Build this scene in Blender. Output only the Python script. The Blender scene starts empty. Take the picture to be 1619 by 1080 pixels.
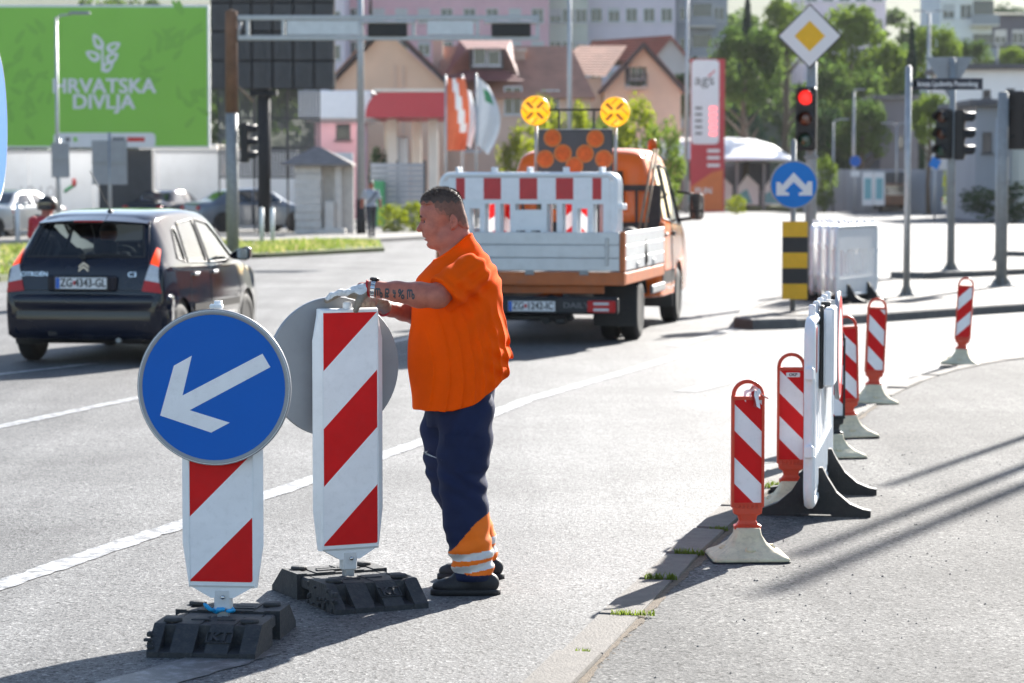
import bpy, bmesh, math, random
import numpy as np
from mathutils import Vector, Matrix
from mathutils.bvhtree import BVHTree

R = math.radians
scene = bpy.context.scene
col = scene.collection

# ------------------------------------------------------------------ camera
FPX, CAM_H, PITCH = 4100.0, 1.80, math.atan(254 / 4100.0)
cam = bpy.data.cameras.new("camera")
cam.sensor_width = 36.0
cam.lens = 36.0 * FPX / 1619.0
cam.clip_start, cam.clip_end = 0.2, 4000
cam.dof.use_dof = True
cam.dof.focus_distance = 11.0
cam.dof.aperture_fstop = 4.2
cam.dof.aperture_blades = 9
cam_ob = bpy.data.objects.new("camera", cam)
cam_ob.location = (0, 0, CAM_H)
cam_ob.rotation_euler = (math.pi / 2 - PITCH, 0, 0)
col.objects.link(cam_ob)
scene.camera = cam_ob

# ------------------------------------------------------------------ sky, sun, exposure
SUN_AZ, SUN_EL = R(25.5), R(26.5)          # azimuth clockwise from +Y, elevation
world = bpy.data.worlds.new("World")
scene.world = world
world.use_nodes = True
wn = world.node_tree.nodes
sky = wn.new("ShaderNodeTexSky")
sky.sky_type = 'NISHITA'
sky.sun_disc = False
sky.sun_elevation = SUN_EL
sky.sun_rotation = SUN_AZ
sky.altitude = 120
sky.air_density = 1.0
sky.dust_density = 0.8
sky.ozone_density = 1.2
wn["Background"].inputs["Strength"].default_value = 0.075
world.node_tree.links.new(sky.outputs[0], wn["Background"].inputs[0])

sun = bpy.data.lights.new("sun", 'SUN')
sun.energy = 5.0
sun.angle = R(0.53)
sun.color = (1.0, 0.955, 0.885)
sun_ob = bpy.data.objects.new("sun", sun)
sv = Vector((math.sin(SUN_AZ) * math.cos(SUN_EL), math.cos(SUN_AZ) * math.cos(SUN_EL), math.sin(SUN_EL)))
sun_ob.rotation_euler = sv.to_track_quat('Z', 'Y').to_euler()
sun_ob.location = sv * 60
col.objects.link(sun_ob)

scene.view_settings.view_transform = 'Standard'
scene.view_settings.look = 'None'
scene.view_settings.gamma = 1.0
scene.view_settings.use_curve_mapping = False
scene.view_settings.exposure = 1.74
scene.render.engine = 'CYCLES'
scene.cycles.use_denoising = True
scene.cycles.max_bounces = 8
scene.cycles.transparent_max_bounces = 12
scene.cycles.caustics_reflective = False
scene.cycles.caustics_refractive = False
scene.cycles.sample_clamp_indirect = 8.0

# ------------------------------------------------------------------ helpers
CP, SP = math.cos(PITCH), math.sin(PITCH)

def ray(px, py):
    xc, yc = (px - 809.5) / FPX, -(py - 540.0) / FPX
    return Vector((xc, CP + yc * SP, -SP + yc * CP))

def W(px, py, d):
    """survey point: the place seen at that spot of the photo, d metres down the road"""
    r = ray(px, py)
    return Vector((0, 0, CAM_H)) + r * (d / r.y)

def G(px, py, z=0.0):
    r = ray(px, py)
    return Vector((0, 0, CAM_H)) + r * ((z - CAM_H) / r.z)

def tag(o, label=None, cat=None, group=None, kind=None):
    if label: o["label"] = label
    if cat: o["category"] = cat
    if group: o["group"] = group
    if kind: o["kind"] = kind
    return o

def thing(name, label, cat, loc=(0, 0, 0), rz=0.0, group=None):
    o = bpy.data.objects.new(name, None)
    o.empty_display_size = 0.2
    col.objects.link(o)
    o.location = loc
    o.rotation_euler = (0, 0, rz)
    return tag(o, label, cat, group)

def copy_tree(o, parent=None):
    c = o.copy()
    col.objects.link(c)
    c.parent = parent
    for ch in list(o.children):
        copy_tree(ch, c)
    return c

# ------------------------------------------------------------------ materials
MATS = {}

def mat(name, c, rough=0.6, metal=0.0, spec=0.5, var=0.08, vs=4.0, bump=0.0, bs=60.0, coat=0.0, emit=None, es=0.0, sss=0.0, tint2=None, dirt=0.0):
    """procedural principled material with colour variation, fine relief and soft dirt"""
    m = bpy.data.materials.new(name)
    m.use_nodes = True
    nt = m.node_tree
    N, L = nt.nodes, nt.links
    b = N["Principled BSDF"]
    b.inputs["Roughness"].default_value = rough
    b.inputs["Metallic"].default_value = metal
    b.inputs["Specular IOR Level"].default_value = spec
    b.inputs["Coat Weight"].default_value = coat
    b.inputs["Coat Roughness"].default_value = 0.06
    if sss:
        b.inputs["Subsurface Weight"].default_value = sss
        b.inputs["Subsurface Radius"].default_value = (0.012, 0.005, 0.003)
        b.inputs["Subsurface Scale"].default_value = 1.0
    tc = N.new("ShaderNodeTexCoord")
    nz = N.new("ShaderNodeTexNoise")
    nz.inputs["Scale"].default_value = vs
    nz.inputs["Detail"].default_value = 5
    nz.inputs["Roughness"].default_value = 0.6
    L.new(tc.outputs["Object"], nz.inputs["Vector"])
    rp = N.new("ShaderNodeValToRGB")
    c = tuple(c)
    c2 = tint2 if tint2 else c
    rp.color_ramp.elements[0].position = 0.3
    rp.color_ramp.elements[1].position = 0.7
    rp.color_ramp.elements[0].color = tuple(max(0, x * (1 - var)) for x in c2) + (1,)
    rp.color_ramp.elements[1].color = tuple(min(1, x * (1 + var)) for x in c) + (1,)
    L.new(nz.outputs["Fac"], rp.inputs["Fac"])
    out = rp.outputs["Color"]
    if dirt:
        n2 = N.new("ShaderNodeTexNoise")
        n2.inputs["Scale"].default_value = vs * 2.7
        n2.inputs["Detail"].default_value = 8
        n2.inputs["Roughness"].default_value = 0.7
        L.new(tc.outputs["Object"], n2.inputs["Vector"])
        r2 = N.new("ShaderNodeValToRGB")
        r2.color_ramp.elements[0].position = 0.5
        r2.color_ramp.elements[1].position = 0.75
        r2.color_ramp.elements[0].color = (0, 0, 0, 1)
        r2.color_ramp.elements[1].color = (dirt, dirt, dirt, 1)
        L.new(n2.outputs["Fac"], r2.inputs["Fac"])
        mx = N.new("ShaderNodeMix")
        mx.data_type = 'RGBA'
        L.new(r2.outputs["Color"], mx.inputs["Factor"])
        L.new(out, mx.inputs[6])
        mx.inputs[7].default_value = (0.16, 0.14, 0.12, 1)
        out = mx.outputs[2]
    L.new(out, b.inputs["Base Color"])
    if bump:
        nb = N.new("ShaderNodeTexNoise")
        nb.inputs["Scale"].default_value = bs
        nb.inputs["Detail"].default_value = 4
        L.new(tc.outputs["Object"], nb.inputs["Vector"])
        bp = N.new("ShaderNodeBump")
        bp.inputs["Strength"].default_value = bump
        bp.inputs["Distance"].default_value = 0.01
        L.new(nb.outputs["Fac"], bp.inputs["Height"])
        L.new(bp.outputs["Normal"], b.inputs["Normal"])
    if emit:
        b.inputs["Emission Color"].default_value = tuple(emit) + (1,)
        b.inputs["Emission Strength"].default_value = es
    MATS[name] = m
    return m

def glass_mat(name, tint, refl=1.0, rough=0.02):
    """window glass: tinted see-through with Fresnel reflection"""
    m = bpy.data.materials.new(name)
    m.use_nodes = True
    nt = m.node_tree
    N, L = nt.nodes, nt.links
    N.remove(N["Principled BSDF"])
    tr = N.new("ShaderNodeBsdfTransparent")
    tr.inputs["Color"].default_value = tuple(tint) + (1,)
    gl = N.new("ShaderNodeBsdfGlossy")
    gl.inputs["Roughness"].default_value = rough
    gl.inputs["Color"].default_value = (refl, refl, refl, 1)
    fr = N.new("ShaderNodeFresnel")
    fr.inputs["IOR"].default_value = 1.6
    mx = N.new("ShaderNodeMixShader")
    L.new(fr.outputs[0], mx.inputs[0])
    L.new(tr.outputs[0], mx.inputs[1])
    L.new(gl.outputs[0], mx.inputs[2])
    L.new(mx.outputs[0], N["Material Output"].inputs["Surface"])
    MATS[name] = m
    return m

def leaf_mat(name, c, c2, trans=0.5):
    m = bpy.data.materials.new(name)
    m.use_nodes = True
    nt = m.node_tree
    N, L = nt.nodes, nt.links
    N.remove(N["Principled BSDF"])
    tc = N.new("ShaderNodeTexCoord")
    nz = N.new("ShaderNodeTexNoise")
    nz.inputs["Scale"].default_value = 1.3
    nz.inputs["Detail"].default_value = 6
    L.new(tc.outputs["Object"], nz.inputs["Vector"])
    rp = N.new("ShaderNodeValToRGB")
    rp.color_ramp.elements[0].position = 0.35
    rp.color_ramp.elements[1].position = 0.65
    rp.color_ramp.elements[0].color = tuple(c) + (1,)
    rp.color_ramp.elements[1].color = tuple(c2) + (1,)
    L.new(nz.outputs["Fac"], rp.inputs["Fac"])
    d = N.new("ShaderNodeBsdfDiffuse")
    t = N.new("ShaderNodeBsdfTranslucent")
    L.new(rp.outputs["Color"], d.inputs["Color"])
    hs = N.new("ShaderNodeHueSaturation")
    hs.inputs["Value"].default_value = 1.5
    hs.inputs["Saturation"].default_value = 1.15
    L.new(rp.outputs["Color"], hs.inputs["Color"])
    L.new(hs.outputs["Color"], t.inputs["Color"])
    mx = N.new("ShaderNodeMixShader")
    mx.inputs[0].default_value = trans
    L.new(d.outputs[0], mx.inputs[1])
    L.new(t.outputs[0], mx.inputs[2])
    L.new(mx.outputs[0], N["Material Output"].inputs["Surface"])
    MATS[name] = m
    return m

# ------------------------------------------------------------------ mesh builder
class MB:
    def __init__(self):
        self.v, self.f, self.m, self.s = [], [], [], []

    def add(self, verts, faces, mi=0, smooth=False, M=None):
        o = len(self.v)
        if M is not None:
            verts = [M @ Vector(p) for p in verts]
        self.v += [tuple(p) for p in verts]
        self.f += [tuple(i + o for i in f) for f in faces]
        self.m += [mi] * len(faces)
        self.s += [smooth] * len(faces)
        return self

    def box(self, c, size, mi=0, ch=0.0, M=None):
        """box with centre c, full size, optional chamfer ch"""
        hx, hy, hz = (s / 2 for s in size)
        ch = min(ch, hx * .9, hy * .9, hz * .9)
        if ch <= 0:
            vs = [(c[0] + x * hx, c[1] + y * hy, c[2] + z * hz) for z in (-1, 1) for y in (-1, 1) for x in (-1, 1)]
            return self.add(vs, [(0, 2, 3, 1), (4, 5, 7, 6), (0, 1, 5, 4), (2, 6, 7, 3), (0, 4, 6, 2), (1, 3, 7, 5)], mi, False, M)
        vs, idx = [], {}
        for x in (-1, 1):
            for y in (-1, 1):
                for z in (-1, 1):
                    for a in range(3):
                        p = [x * (hx - ch), y * (hy - ch), z * (hz - ch)]
                        p[a] = (x * hx, y * hy, z * hz)[a]
                        idx[(x, y, z, a)] = len(vs)
                        vs.append((c[0] + p[0], c[1] + p[1], c[2] + p[2]))
        fs = []
        for a in range(3):
            b, d = (a + 1) % 3, (a + 2) % 3
            for s in (-1, 1):
                q = []
                for (u, w) in ((-1, -1), (1, -1), (1, 1), (-1, 1)):
                    k = [0, 0, 0]
                    k[a], k[b], k[d] = s, u, w
                    q.append(idx[(*k, a)])
                fs.append(tuple(q if s > 0 else q[::-1]))
            for u in (-1, 1):
                for w in (-1, 1):
                    q = []
                    for s in (-1, 1):
                        k = [0, 0, 0]
                        k[a], k[b], k[d] = s, u, w
                        q += [idx[(*k, b)], idx[(*k, d)]]
                    fs.append((q[0], q[1], q[3], q[2]))
        for x in (-1, 1):
            for y in (-1, 1):
                for z in (-1, 1):
                    fs.append(tuple(idx[(x, y, z, a)] for a in range(3)))
        return self.add(vs, fs, mi, False, M)

    def tube(self, p0, p1, r0, r1=None, seg=12, mi=0, caps=True, smooth=True, M=None):
        r1 = r0 if r1 is None else r1
        p0, p1 = Vector(p0), Vector(p1)
        d = (p1 - p0).normalized()
        a = d.orthogonal().normalized()
        b = d.cross(a)
        vs = []
        for p, r in ((p0, r0), (p1, r1)):
            for i in range(seg):
                t = 2 * math.pi * i / seg
                vs.append(p + a * (r * math.cos(t)) + b * (r * math.sin(t)))
        fs = [(i, (i + 1) % seg, seg + (i + 1) % seg, seg + i) for i in range(seg)]
        self.add(vs, fs, mi, smooth, M)
        if caps:
            self.add(vs[:seg], [tuple(range(seg))[::-1]], mi, False, M)
            self.add(vs[seg:], [tuple(range(seg))], mi, False, M)
        return self

    def path(self, pts, r, seg=8, mi=0, M=None, closed=False):
        """tube swept along points; r a number or a list"""
        pts = [Vector(p) for p in pts]
        n = len(pts)
        rs = r if isinstance(r, (list, tuple)) else [r] * n
        vs = []
        ref = None
        for i, p in enumerate(pts):
            if closed:
                d = pts[(i + 1) % n] - pts[i - 1]
            else:
                d = pts[min(i + 1, n - 1)] - pts[max(i - 1, 0)]
            d = d.normalized()
            if ref is None:
                ref = d.orthogonal().normalized()
            ref = (ref - d * ref.dot(d)).normalized()
            b = d.cross(ref)
            for k in range(seg):
                t = 2 * math.pi * k / seg
                vs.append(p + ref * (rs[i] * math.cos(t)) + b * (rs[i] * math.sin(t)))
        fs = []
        for i in range(n if closed else n - 1):
            j = (i + 1) % n
            for k in range(seg):
                l = (k + 1) % seg
                fs.append((i * seg + k, i * seg + l, j * seg + l, j * seg + k))
        if not closed:
            fs.append(tuple(range(seg))[::-1])
            fs.append(tuple((n - 1) * seg + k for k in range(seg)))
        return self.add(vs, fs, mi, True, M)

    def prism(self, poly, t0, t1, plane='xz', mi=0, M=None, back=True):
        """polygon extruded: plane 'xz' -> depth along y, 'xy' -> z, 'yz' -> x"""
        def P(a, b, t):
            return {'xz': (a, t, b), 'xy': (a, b, t), 'yz': (t, a, b)}[plane]
        n = len(poly)
        vs = [P(a, b, t0) for a, b in poly] + [P(a, b, t1) for a, b in poly]
        fs = [tuple(range(n))[::-1]] + ([tuple(range(n, 2 * n))] if back else [])
        fs += [(i, (i + 1) % n, n + (i + 1) % n, n + i) for i in range(n)]
        return self.add(vs, fs, mi, False, M)

    def sheet(self, poly, t, plane='xz', mi=0, M=None):
        def P(a, b):
            return {'xz': (a, t, b), 'xy': (a, b, t), 'yz': (t, a, b)}[plane]
        return self.add([P(a, b) for a, b in poly], [tuple(range(len(poly)))], mi, False, M)

    def lathe(self, prof, seg=24, c=(0, 0, 0), axis='z', mi=0, M=None, smooth=True):
        """profile [(r, h)] turned about an axis through c"""
        vs = []
        for r, h in prof:
            for i in range(seg):
                t = 2 * math.pi * i / seg
                a, b = r * math.cos(t), r * math.sin(t)
                p = {'z': (a, b, h), 'y': (a, h, b), 'x': (h, a, b)}[axis]
                vs.append((c[0] + p[0], c[1] + p[1], c[2] + p[2]))
        fs = []
        for k in range(len(prof) - 1):
            for i in range(seg):
                j = (i + 1) % seg
                fs.append((k * seg + i, k * seg + j, (k + 1) * seg + j, (k + 1) * seg + i))
        self.add(vs, fs, mi, smooth, M)
        if prof[0][0] > 1e-6:
            self.add(vs[:seg], [tuple(range(seg))], mi, False, M)
        if prof[-1][0] > 1e-6:
            self.add(vs[-seg:], [tuple(range(seg))], mi, False, M)
        return self

    def loft(self, secs, mi=0, closed=True, caps=True, smooth=True, M=None):
        """sections: lists of equally many points"""
        n = len(secs[0])
        vs = [p for s in secs for p in s]
        fs = []
        for k in range(len(secs) - 1):
            for i in range(n if closed else n - 1):
                j = (i + 1) % n
                fs.append((k * n + i, k * n + j, (k + 1) * n + j, (k + 1) * n + i))
        self.add(vs, fs, mi, smooth, M)
        if caps:
            self.add(list(secs[0]), [tuple(range(n))[::-1]], mi, False, M)
            self.add(list(secs[-1]), [tuple(range(n))], mi, False, M)
        return self

    def mesh(self, name, mats):
        me = bpy.data.meshes.new(name)
        me.from_pydata(self.v, [], self.f)
        for m in (mats if isinstance(mats, (list, tuple)) else [mats]):
            me.materials.append(MATS[m] if isinstance(m, str) else m)
        me.polygons.foreach_set("material_index", self.m)
        me.polygons.foreach_set("use_smooth", self.s)
        me.validate()
        me.update()
        return me

    def build(self, name, mats, parent=None, loc=(0, 0, 0), rot=(0, 0, 0), fix=True):
        me = self.mesh(name, mats)
        if fix:
            bm = bmesh.new()
            bm.from_mesh(me)
            bmesh.ops.remove_doubles(bm, verts=bm.verts, dist=1e-5)
            bmesh.ops.recalc_face_normals(bm, faces=bm.faces)
            bm.to_mesh(me)
            bm.free()
        return link(name, me, parent, loc, rot)

def link(name, me, parent=None, loc=(0, 0, 0), rot=(0, 0, 0)):
    o = bpy.data.objects.new(name, me)
    col.objects.link(o)
    o.parent = parent
    o.location = loc
    o.rotation_euler = rot
    return o

def struct(o):
    o["kind"] = "structure"
    return o

def clip_band(poly, a, b, c):
    """keep the part of poly where a*x+b*y<=c"""
    out = []
    n = len(poly)
    for i in range(n):
        p, q = poly[i], poly[(i + 1) % n]
        dp, dq = a * p[0] + b * p[1] - c, a * q[0] + b * q[1] - c
        if dp <= 0: out.append(p)
        if dp * dq < 0:
            t = dp / (dp - dq)
            out.append((p[0] + t * (q[0] - p[0]), p[1] + t * (q[1] - p[1])))
    return out

def stripes(mb, rect, t, band, off, sign, plane='xz', mi=(0, 1)):
    """diagonal two-colour sheeting cut from one rectangle: no face overlaps"""
    x0, z0, x1, z1 = rect
    base = [(x0, z0), (x1, z0), (x1, z1), (x0, z1)]
    s2 = math.sqrt(.5)
    a, b = sign * s2, s2
    lo = min(a * x + b * z for x, z in base) - off
    k = math.floor(lo / band) - 1
    for i in range(60):
        c0 = (k + i) * band + off
        p = clip_band(base, -a, -b, -c0)
        if len(p) > 2: p = clip_band(p, a, b, c0 + band)
        if len(p) > 2: mb.sheet(p, t, plane, mi[(k + i) % 2])

TEXT_N = [0]
def text_mesh(body, size, mname, depth=0.0, bold=0.0, align='CENTER', sx=1.0):
    """lettering as a flat mesh in the local XZ plane, facing -Y"""
    cu = bpy.data.curves.new("lettering", 'FONT')
    cu.body = body
    cu.size = size
    cu.extrude = depth
    cu.align_x = align
    cu.align_y = 'CENTER'
    cu.resolution_u = 3
    ob = bpy.data.objects.new("lettering", cu)
    col.objects.link(ob)
    dg = bpy.context.evaluated_depsgraph_get()
    me = bpy.data.meshes.new_from_object(ob.evaluated_get(dg))
    bpy.data.objects.remove(ob)
    bpy.data.curves.remove(cu)
    me.transform(Matrix.Diagonal((sx, 1, 1, 1)))
    if bold > 0:                                   # heavier strokes: the same letters laid a hair apart
        vs = [v.co.copy() for v in me.vertices]
        fs = [tuple(p.vertices) for p in me.polygons]
        V, F = [], []
        for k, (a, b) in enumerate(((0, 0), (1, .6), (-1, .6), (1, -.6), (-1, -.6))):
            o = len(V)
            V += [(v.x + a * bold, v.y + b * bold, v.z + k * size * .004) for v in vs]
            F += [tuple(i + o for i in f) for f in fs]
        m2 = bpy.data.meshes.new("lettering")
        m2.from_pydata(V, [], F)
        m2.update()
        bpy.data.meshes.remove(me)
        me = m2
    me.transform(Matrix.Rotation(math.pi / 2, 4, 'X'))
    me.materials.clear()
    me.materials.append(MATS[mname])
    return me

def catmull(pts, n):
    """smooth curve through points (any dimension), n samples per span"""
    P = np.array(pts, float)
    P = np.vstack([2 * P[0] - P[1], P, 2 * P[-1] - P[-2]])
    out = []
    for i in range(1, len(P) - 2):
        for k in range(n):
            t = k / n
            a, b, c, d = P[i - 1], P[i], P[i + 1], P[i + 2]
            out.append(.5 * (2 * b + (c - a) * t + (2 * a - 5 * b + 4 * c - d) * t * t + (3 * b - a - 3 * c + d) * t ** 3))
    out.append(P[-2])
    return np.array(out)

def interp(x, xs, ys):
    """smooth (monotone-ish) interpolation of a table"""
    xs, ys = np.array(xs, float), np.array(ys, float)
    h = np.diff(xs)
    dl = np.diff(ys) / h
    m = np.zeros_like(ys)
    m[0], m[-1] = dl[0], dl[-1]
    for i in range(1, len(xs) - 1):
        m[i] = 0 if dl[i - 1] * dl[i] <= 0 else 2 * dl[i - 1] * dl[i] / (dl[i - 1] + dl[i])
    x = np.clip(np.asarray(x, float), xs[0], xs[-1])
    i = np.clip(np.searchsorted(xs, x) - 1, 0, len(xs) - 2)
    t = (x - xs[i]) / h[i]
    return (ys[i] * (2 * t ** 3 - 3 * t ** 2 + 1) + h[i] * m[i] * (t ** 3 - 2 * t ** 2 + t)
            + ys[i + 1] * (-2 * t ** 3 + 3 * t ** 2) + h[i] * m[i + 1] * (t ** 3 - t ** 2))

def circle(cx, cy, r, n=32, sy=1.0):
    return [(cx + r * math.cos(2 * math.pi * i / n), cy + r * sy * math.sin(2 * math.pi * i / n)) for i in range(n)]

def rrect(x0, y0, x1, y1, r, n=5):
    out = []
    for cx, cy, a in ((x1 - r, y1 - r, 0), (x0 + r, y1 - r, 90), (x0 + r, y0 + r, 180), (x1 - r, y0 + r, 270)):
        for i in range(n + 1):
            t = R(a + 90 * i / n)
            out.append((cx + r * math.cos(t), cy + r * math.sin(t)))
    return out

# surface nets: a closed mesh from a signed distance function on a grid
def nets(D, lo, h):
    lo, n = np.array(lo, float), np.array(D.shape)
    D[0], D[-1] = 1, 1
    D[:, 0], D[:, -1] = 1, 1
    D[:, :, 0], D[:, :, -1] = 1, 1
    neg = D < 0
    cells = np.zeros(tuple(n - 1), int)
    for dx in (0, 1):
        for dy in (0, 1):
            for dz in (0, 1):
                cells += neg[dx:n[0] - 1 + dx, dy:n[1] - 1 + dy, dz:n[2] - 1 + dz]
    act = (cells > 0) & (cells < 8)
    idx = -np.ones(act.shape, int)
    I = np.argwhere(act)
    idx[act] = np.arange(len(I))
    pos = np.zeros((len(I), 3))
    cnt = np.zeros(len(I))
    cor = [(a, b, c) for a in (0, 1) for b in (0, 1) for c in (0, 1)]
    for p in cor:
        for a in range(3):
            if p[a] == 0:
                q = list(p); q[a] = 1
                d0 = D[I[:, 0] + p[0], I[:, 1] + p[1], I[:, 2] + p[2]]
                d1 = D[I[:, 0] + q[0], I[:, 1] + q[1], I[:, 2] + q[2]]
                cr = (d0 < 0) != (d1 < 0)
                t = np.where(cr, d0 / np.where(cr, d0 - d1, 1), 0)
                e = np.array(p, float)[None, :].repeat(len(I), 0)
                e[:, a] += t
                pos += e * cr[:, None]
                cnt += cr
    V = lo + h * (I + pos / cnt[:, None])
    F = []
    for a in range(3):
        b, c = (a + 1) % 3, (a + 2) % 3
        sl0 = [slice(None)] * 3; sl1 = [slice(None)] * 3
        sl0[a] = slice(0, n[a] - 1); sl1[a] = slice(1, n[a])
        s = neg[tuple(sl0)] != neg[tuple(sl1)]
        E = np.argwhere(s)
        ok = (E[:, b] > 0) & (E[:, c] > 0) & (E[:, b] < n[b] - 1) & (E[:, c] < n[c] - 1)
        E = E[ok]
        flip = neg[E[:, 0], E[:, 1], E[:, 2]]
        q = []
        for (u, w) in ((1, 1), (0, 1), (0, 0), (1, 0)):
            e = E.copy()
            e[:, b] -= u; e[:, c] -= w
            q.append(idx[e[:, 0], e[:, 1], e[:, 2]])
        q = np.stack(q, 1)
        q[~flip] = q[~flip][:, ::-1]
        F.append(q)
    return V, np.vstack(F)

def np_mesh(name, V, F, mats, smooth=True, mi=None):
    me = bpy.data.meshes.new(name)
    me.from_pydata([tuple(p) for p in V], [], [tuple(int(i) for i in f) for f in F])
    for m in (mats if isinstance(mats, (list, tuple)) else [mats]):
        me.materials.append(MATS[m])
    if smooth: me.polygons.foreach_set("use_smooth", [True] * len(me.polygons))
    if mi is not None: me.polygons.foreach_set("material_index", [int(i) for i in mi])
    me.update()
    return me

def smin(a, b, k):
    h = np.clip(.5 + .5 * (b - a) / k, 0, 1)
    return b + (a - b) * h - k * h * (1 - h)

def sd_ell(X, Y, Z, c, r, rot=None):
    x, y, z = X - c[0], Y - c[1], Z - c[2]
    if rot is not None:
        M = np.array(rot.transposed()) if not isinstance(rot, np.ndarray) else rot.T
        x, y, z = (M[0, 0] * x + M[0, 1] * y + M[0, 2] * z, M[1, 0] * x + M[1, 1] * y + M[1, 2] * z, M[2, 0] * x + M[2, 1] * y + M[2, 2] * z)
    k0 = np.sqrt((x / r[0]) ** 2 + (y / r[1]) ** 2 + (z / r[2]) ** 2)
    k1 = np.sqrt((x / r[0] ** 2) ** 2 + (y / r[1] ** 2) ** 2 + (z / r[2] ** 2) ** 2) + 1e-9
    return k0 * (k0 - 1) / k1

def sd_cap(X, Y, Z, a, b, ra, rb):
    a, b = np.array(a, float), np.array(b, float)
    d = b - a
    L = (d * d).sum()
    t = np.clip(((X - a[0]) * d[0] + (Y - a[1]) * d[1] + (Z - a[2]) * d[2]) / L, 0, 1)
    return np.sqrt((X - a[0] - t * d[0]) ** 2 + (Y - a[1] - t * d[1]) ** 2 + (Z - a[2] - t * d[2]) ** 2) - (ra + (rb - ra) * t)

def sd_sec(X, Y, Z, zs, cx, cy, ax, ay):
    """body of elliptical sections stacked in z (tables)"""
    zc = np.clip(Z, zs[0], zs[-1])
    u = Z[0, 0, :]
    f = lambda tab: interp(np.clip(u, zs[0], zs[-1]), zs, tab)[None, None, :]
    a, b = f(ax), f(ay)
    k = np.sqrt(((X - f(cx)) / a) ** 2 + ((Y - f(cy)) / b) ** 2)
    d = (k - 1) * np.minimum(a, b)
    return np.maximum(d, np.maximum(zs[0] - Z, Z - zs[-1]))
def holed(mb, rect, holes, t0, t1, plane='xz', mi=0, M=None):
    """slab with rectangular openings, no overlapping faces"""
    x0, z0, x1, z1 = rect
    xs = sorted({x0, x1} | {h[0] for h in holes} | {h[2] for h in holes})
    zs = sorted({z0, z1} | {h[1] for h in holes} | {h[3] for h in holes})
    xs = [x for x in xs if x0 - 1e-9 <= x <= x1 + 1e-9]
    zs = [z for z in zs if z0 - 1e-9 <= z <= z1 + 1e-9]
    nx, nz = len(xs) - 1, len(zs) - 1
    def solid(i, k):
        if not (0 <= i < nx and 0 <= k < nz): return False
        cx, cz = (xs[i] + xs[i + 1]) / 2, (zs[k] + zs[k + 1]) / 2
        return not any(h[0] < cx < h[2] and h[1] < cz < h[3] for h in holes)
    def P(a, b, t):
        return {'xz': (a, t, b), 'xy': (a, b, t), 'yz': (t, a, b)}[plane]
    for i in range(nx):
        for k in range(nz):
            if not solid(i, k): continue
            a, b, c, d = xs[i], xs[i + 1], zs[k], zs[k + 1]
            mb.add([P(a, c, t0), P(b, c, t0), P(b, d, t0), P(a, d, t0)], [(0, 1, 2, 3)], mi, False, M)
            mb.add([P(a, c, t1), P(b, c, t1), P(b, d, t1), P(a, d, t1)], [(3, 2, 1, 0)], mi, False, M)
            for (di, dk, e, f) in ((-1, 0, (a, c), (a, d)), (1, 0, (b, d), (b, c)), (0, -1, (b, c), (a, c)), (0, 1, (a, d), (b, d))):
                if not solid(i + di, k + dk):
                    mb.add([P(*e, t0), P(*f, t0), P(*f, t1), P(*e, t1)], [(0, 1, 2, 3)], mi, False, M)
    return mb
class Field:
    """signed distance grid; each shape touches only its own neighbourhood"""
    def __init__(self, lo, hi, h):
        self.lo, self.hi, self.h = np.array(lo, float), np.array(hi, float), h
        self.n = np.ceil((self.hi - self.lo) / h).astype(int) + 1
        self.ax = [self.lo[i] + h * np.arange(self.n[i]) for i in range(3)]
        self.D = np.full(tuple(self.n), .2, np.float32)
    def sub(self, lo, hi):
        a = np.clip(np.floor((np.array(lo) - self.lo) / self.h).astype(int), 0, self.n - 1)
        b = np.clip(np.ceil((np.array(hi) - self.lo) / self.h).astype(int) + 1, 1, self.n)
        sl = tuple(slice(a[i], max(b[i], a[i] + 1)) for i in range(3))
        g = np.meshgrid(*(self.ax[i][sl[i]] for i in range(3)), indexing='ij')
        return sl, g
    def put(self, lo, hi, fn, k, op='u'):
        pad = k + 3 * self.h + .004
        sl, g = self.sub(np.array(lo) - pad, np.array(hi) + pad)
        d = fn(*g)
        if op == 'u': self.D[sl] = smin(self.D[sl], d, k)
        elif op == 's': self.D[sl] = -smin(-self.D[sl], d, k)
    def ell(self, c, r, k=.01, rot=None, op='u'):
        m = max(r)
        lo, hi = [c[i] - (r[i] if rot is None else m) for i in range(3)], [c[i] + (r[i] if rot is None else m) for i in range(3)]
        self.put(lo, hi, lambda X, Y, Z: sd_ell(X, Y, Z, c, r, rot), k, op)
    def cap(self, a, b, ra, rb, k=.01, op='u'):
        m = max(ra, rb)
        self.put(np.minimum(a, b) - m, np.maximum(a, b) + m, lambda X, Y, Z: sd_cap(X, Y, Z, a, b, ra, rb), k, op)
    def chain(self, pts, rs, k=.01):
        for i in range(len(pts) - 1):
            self.cap(pts[i], pts[i + 1], rs[i], rs[i + 1], k)
    def mesh(self, name, mats, mi=None):
        V, F = nets(self.D, self.lo, self.h)
        m = None
        if mi is not None:
            m = mi(V[F].mean(1))
        return np_mesh(name, V, F, mats, True, m)

def smooth_mesh(me, it=2, f=.5):
    bm = bmesh.new()
    bm.from_mesh(me)
    for _ in range(it):
        bmesh.ops.smooth_vert(bm, verts=bm.verts, factor=f, use_axis_x=True, use_axis_y=True, use_axis_z=True)
    bm.to_mesh(me)
    bm.free()
    return me

def bvh_of(me):
    return BVHTree.FromPolygons([v.co for v in me.vertices], [tuple(p.vertices) for p in me.polygons])

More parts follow.
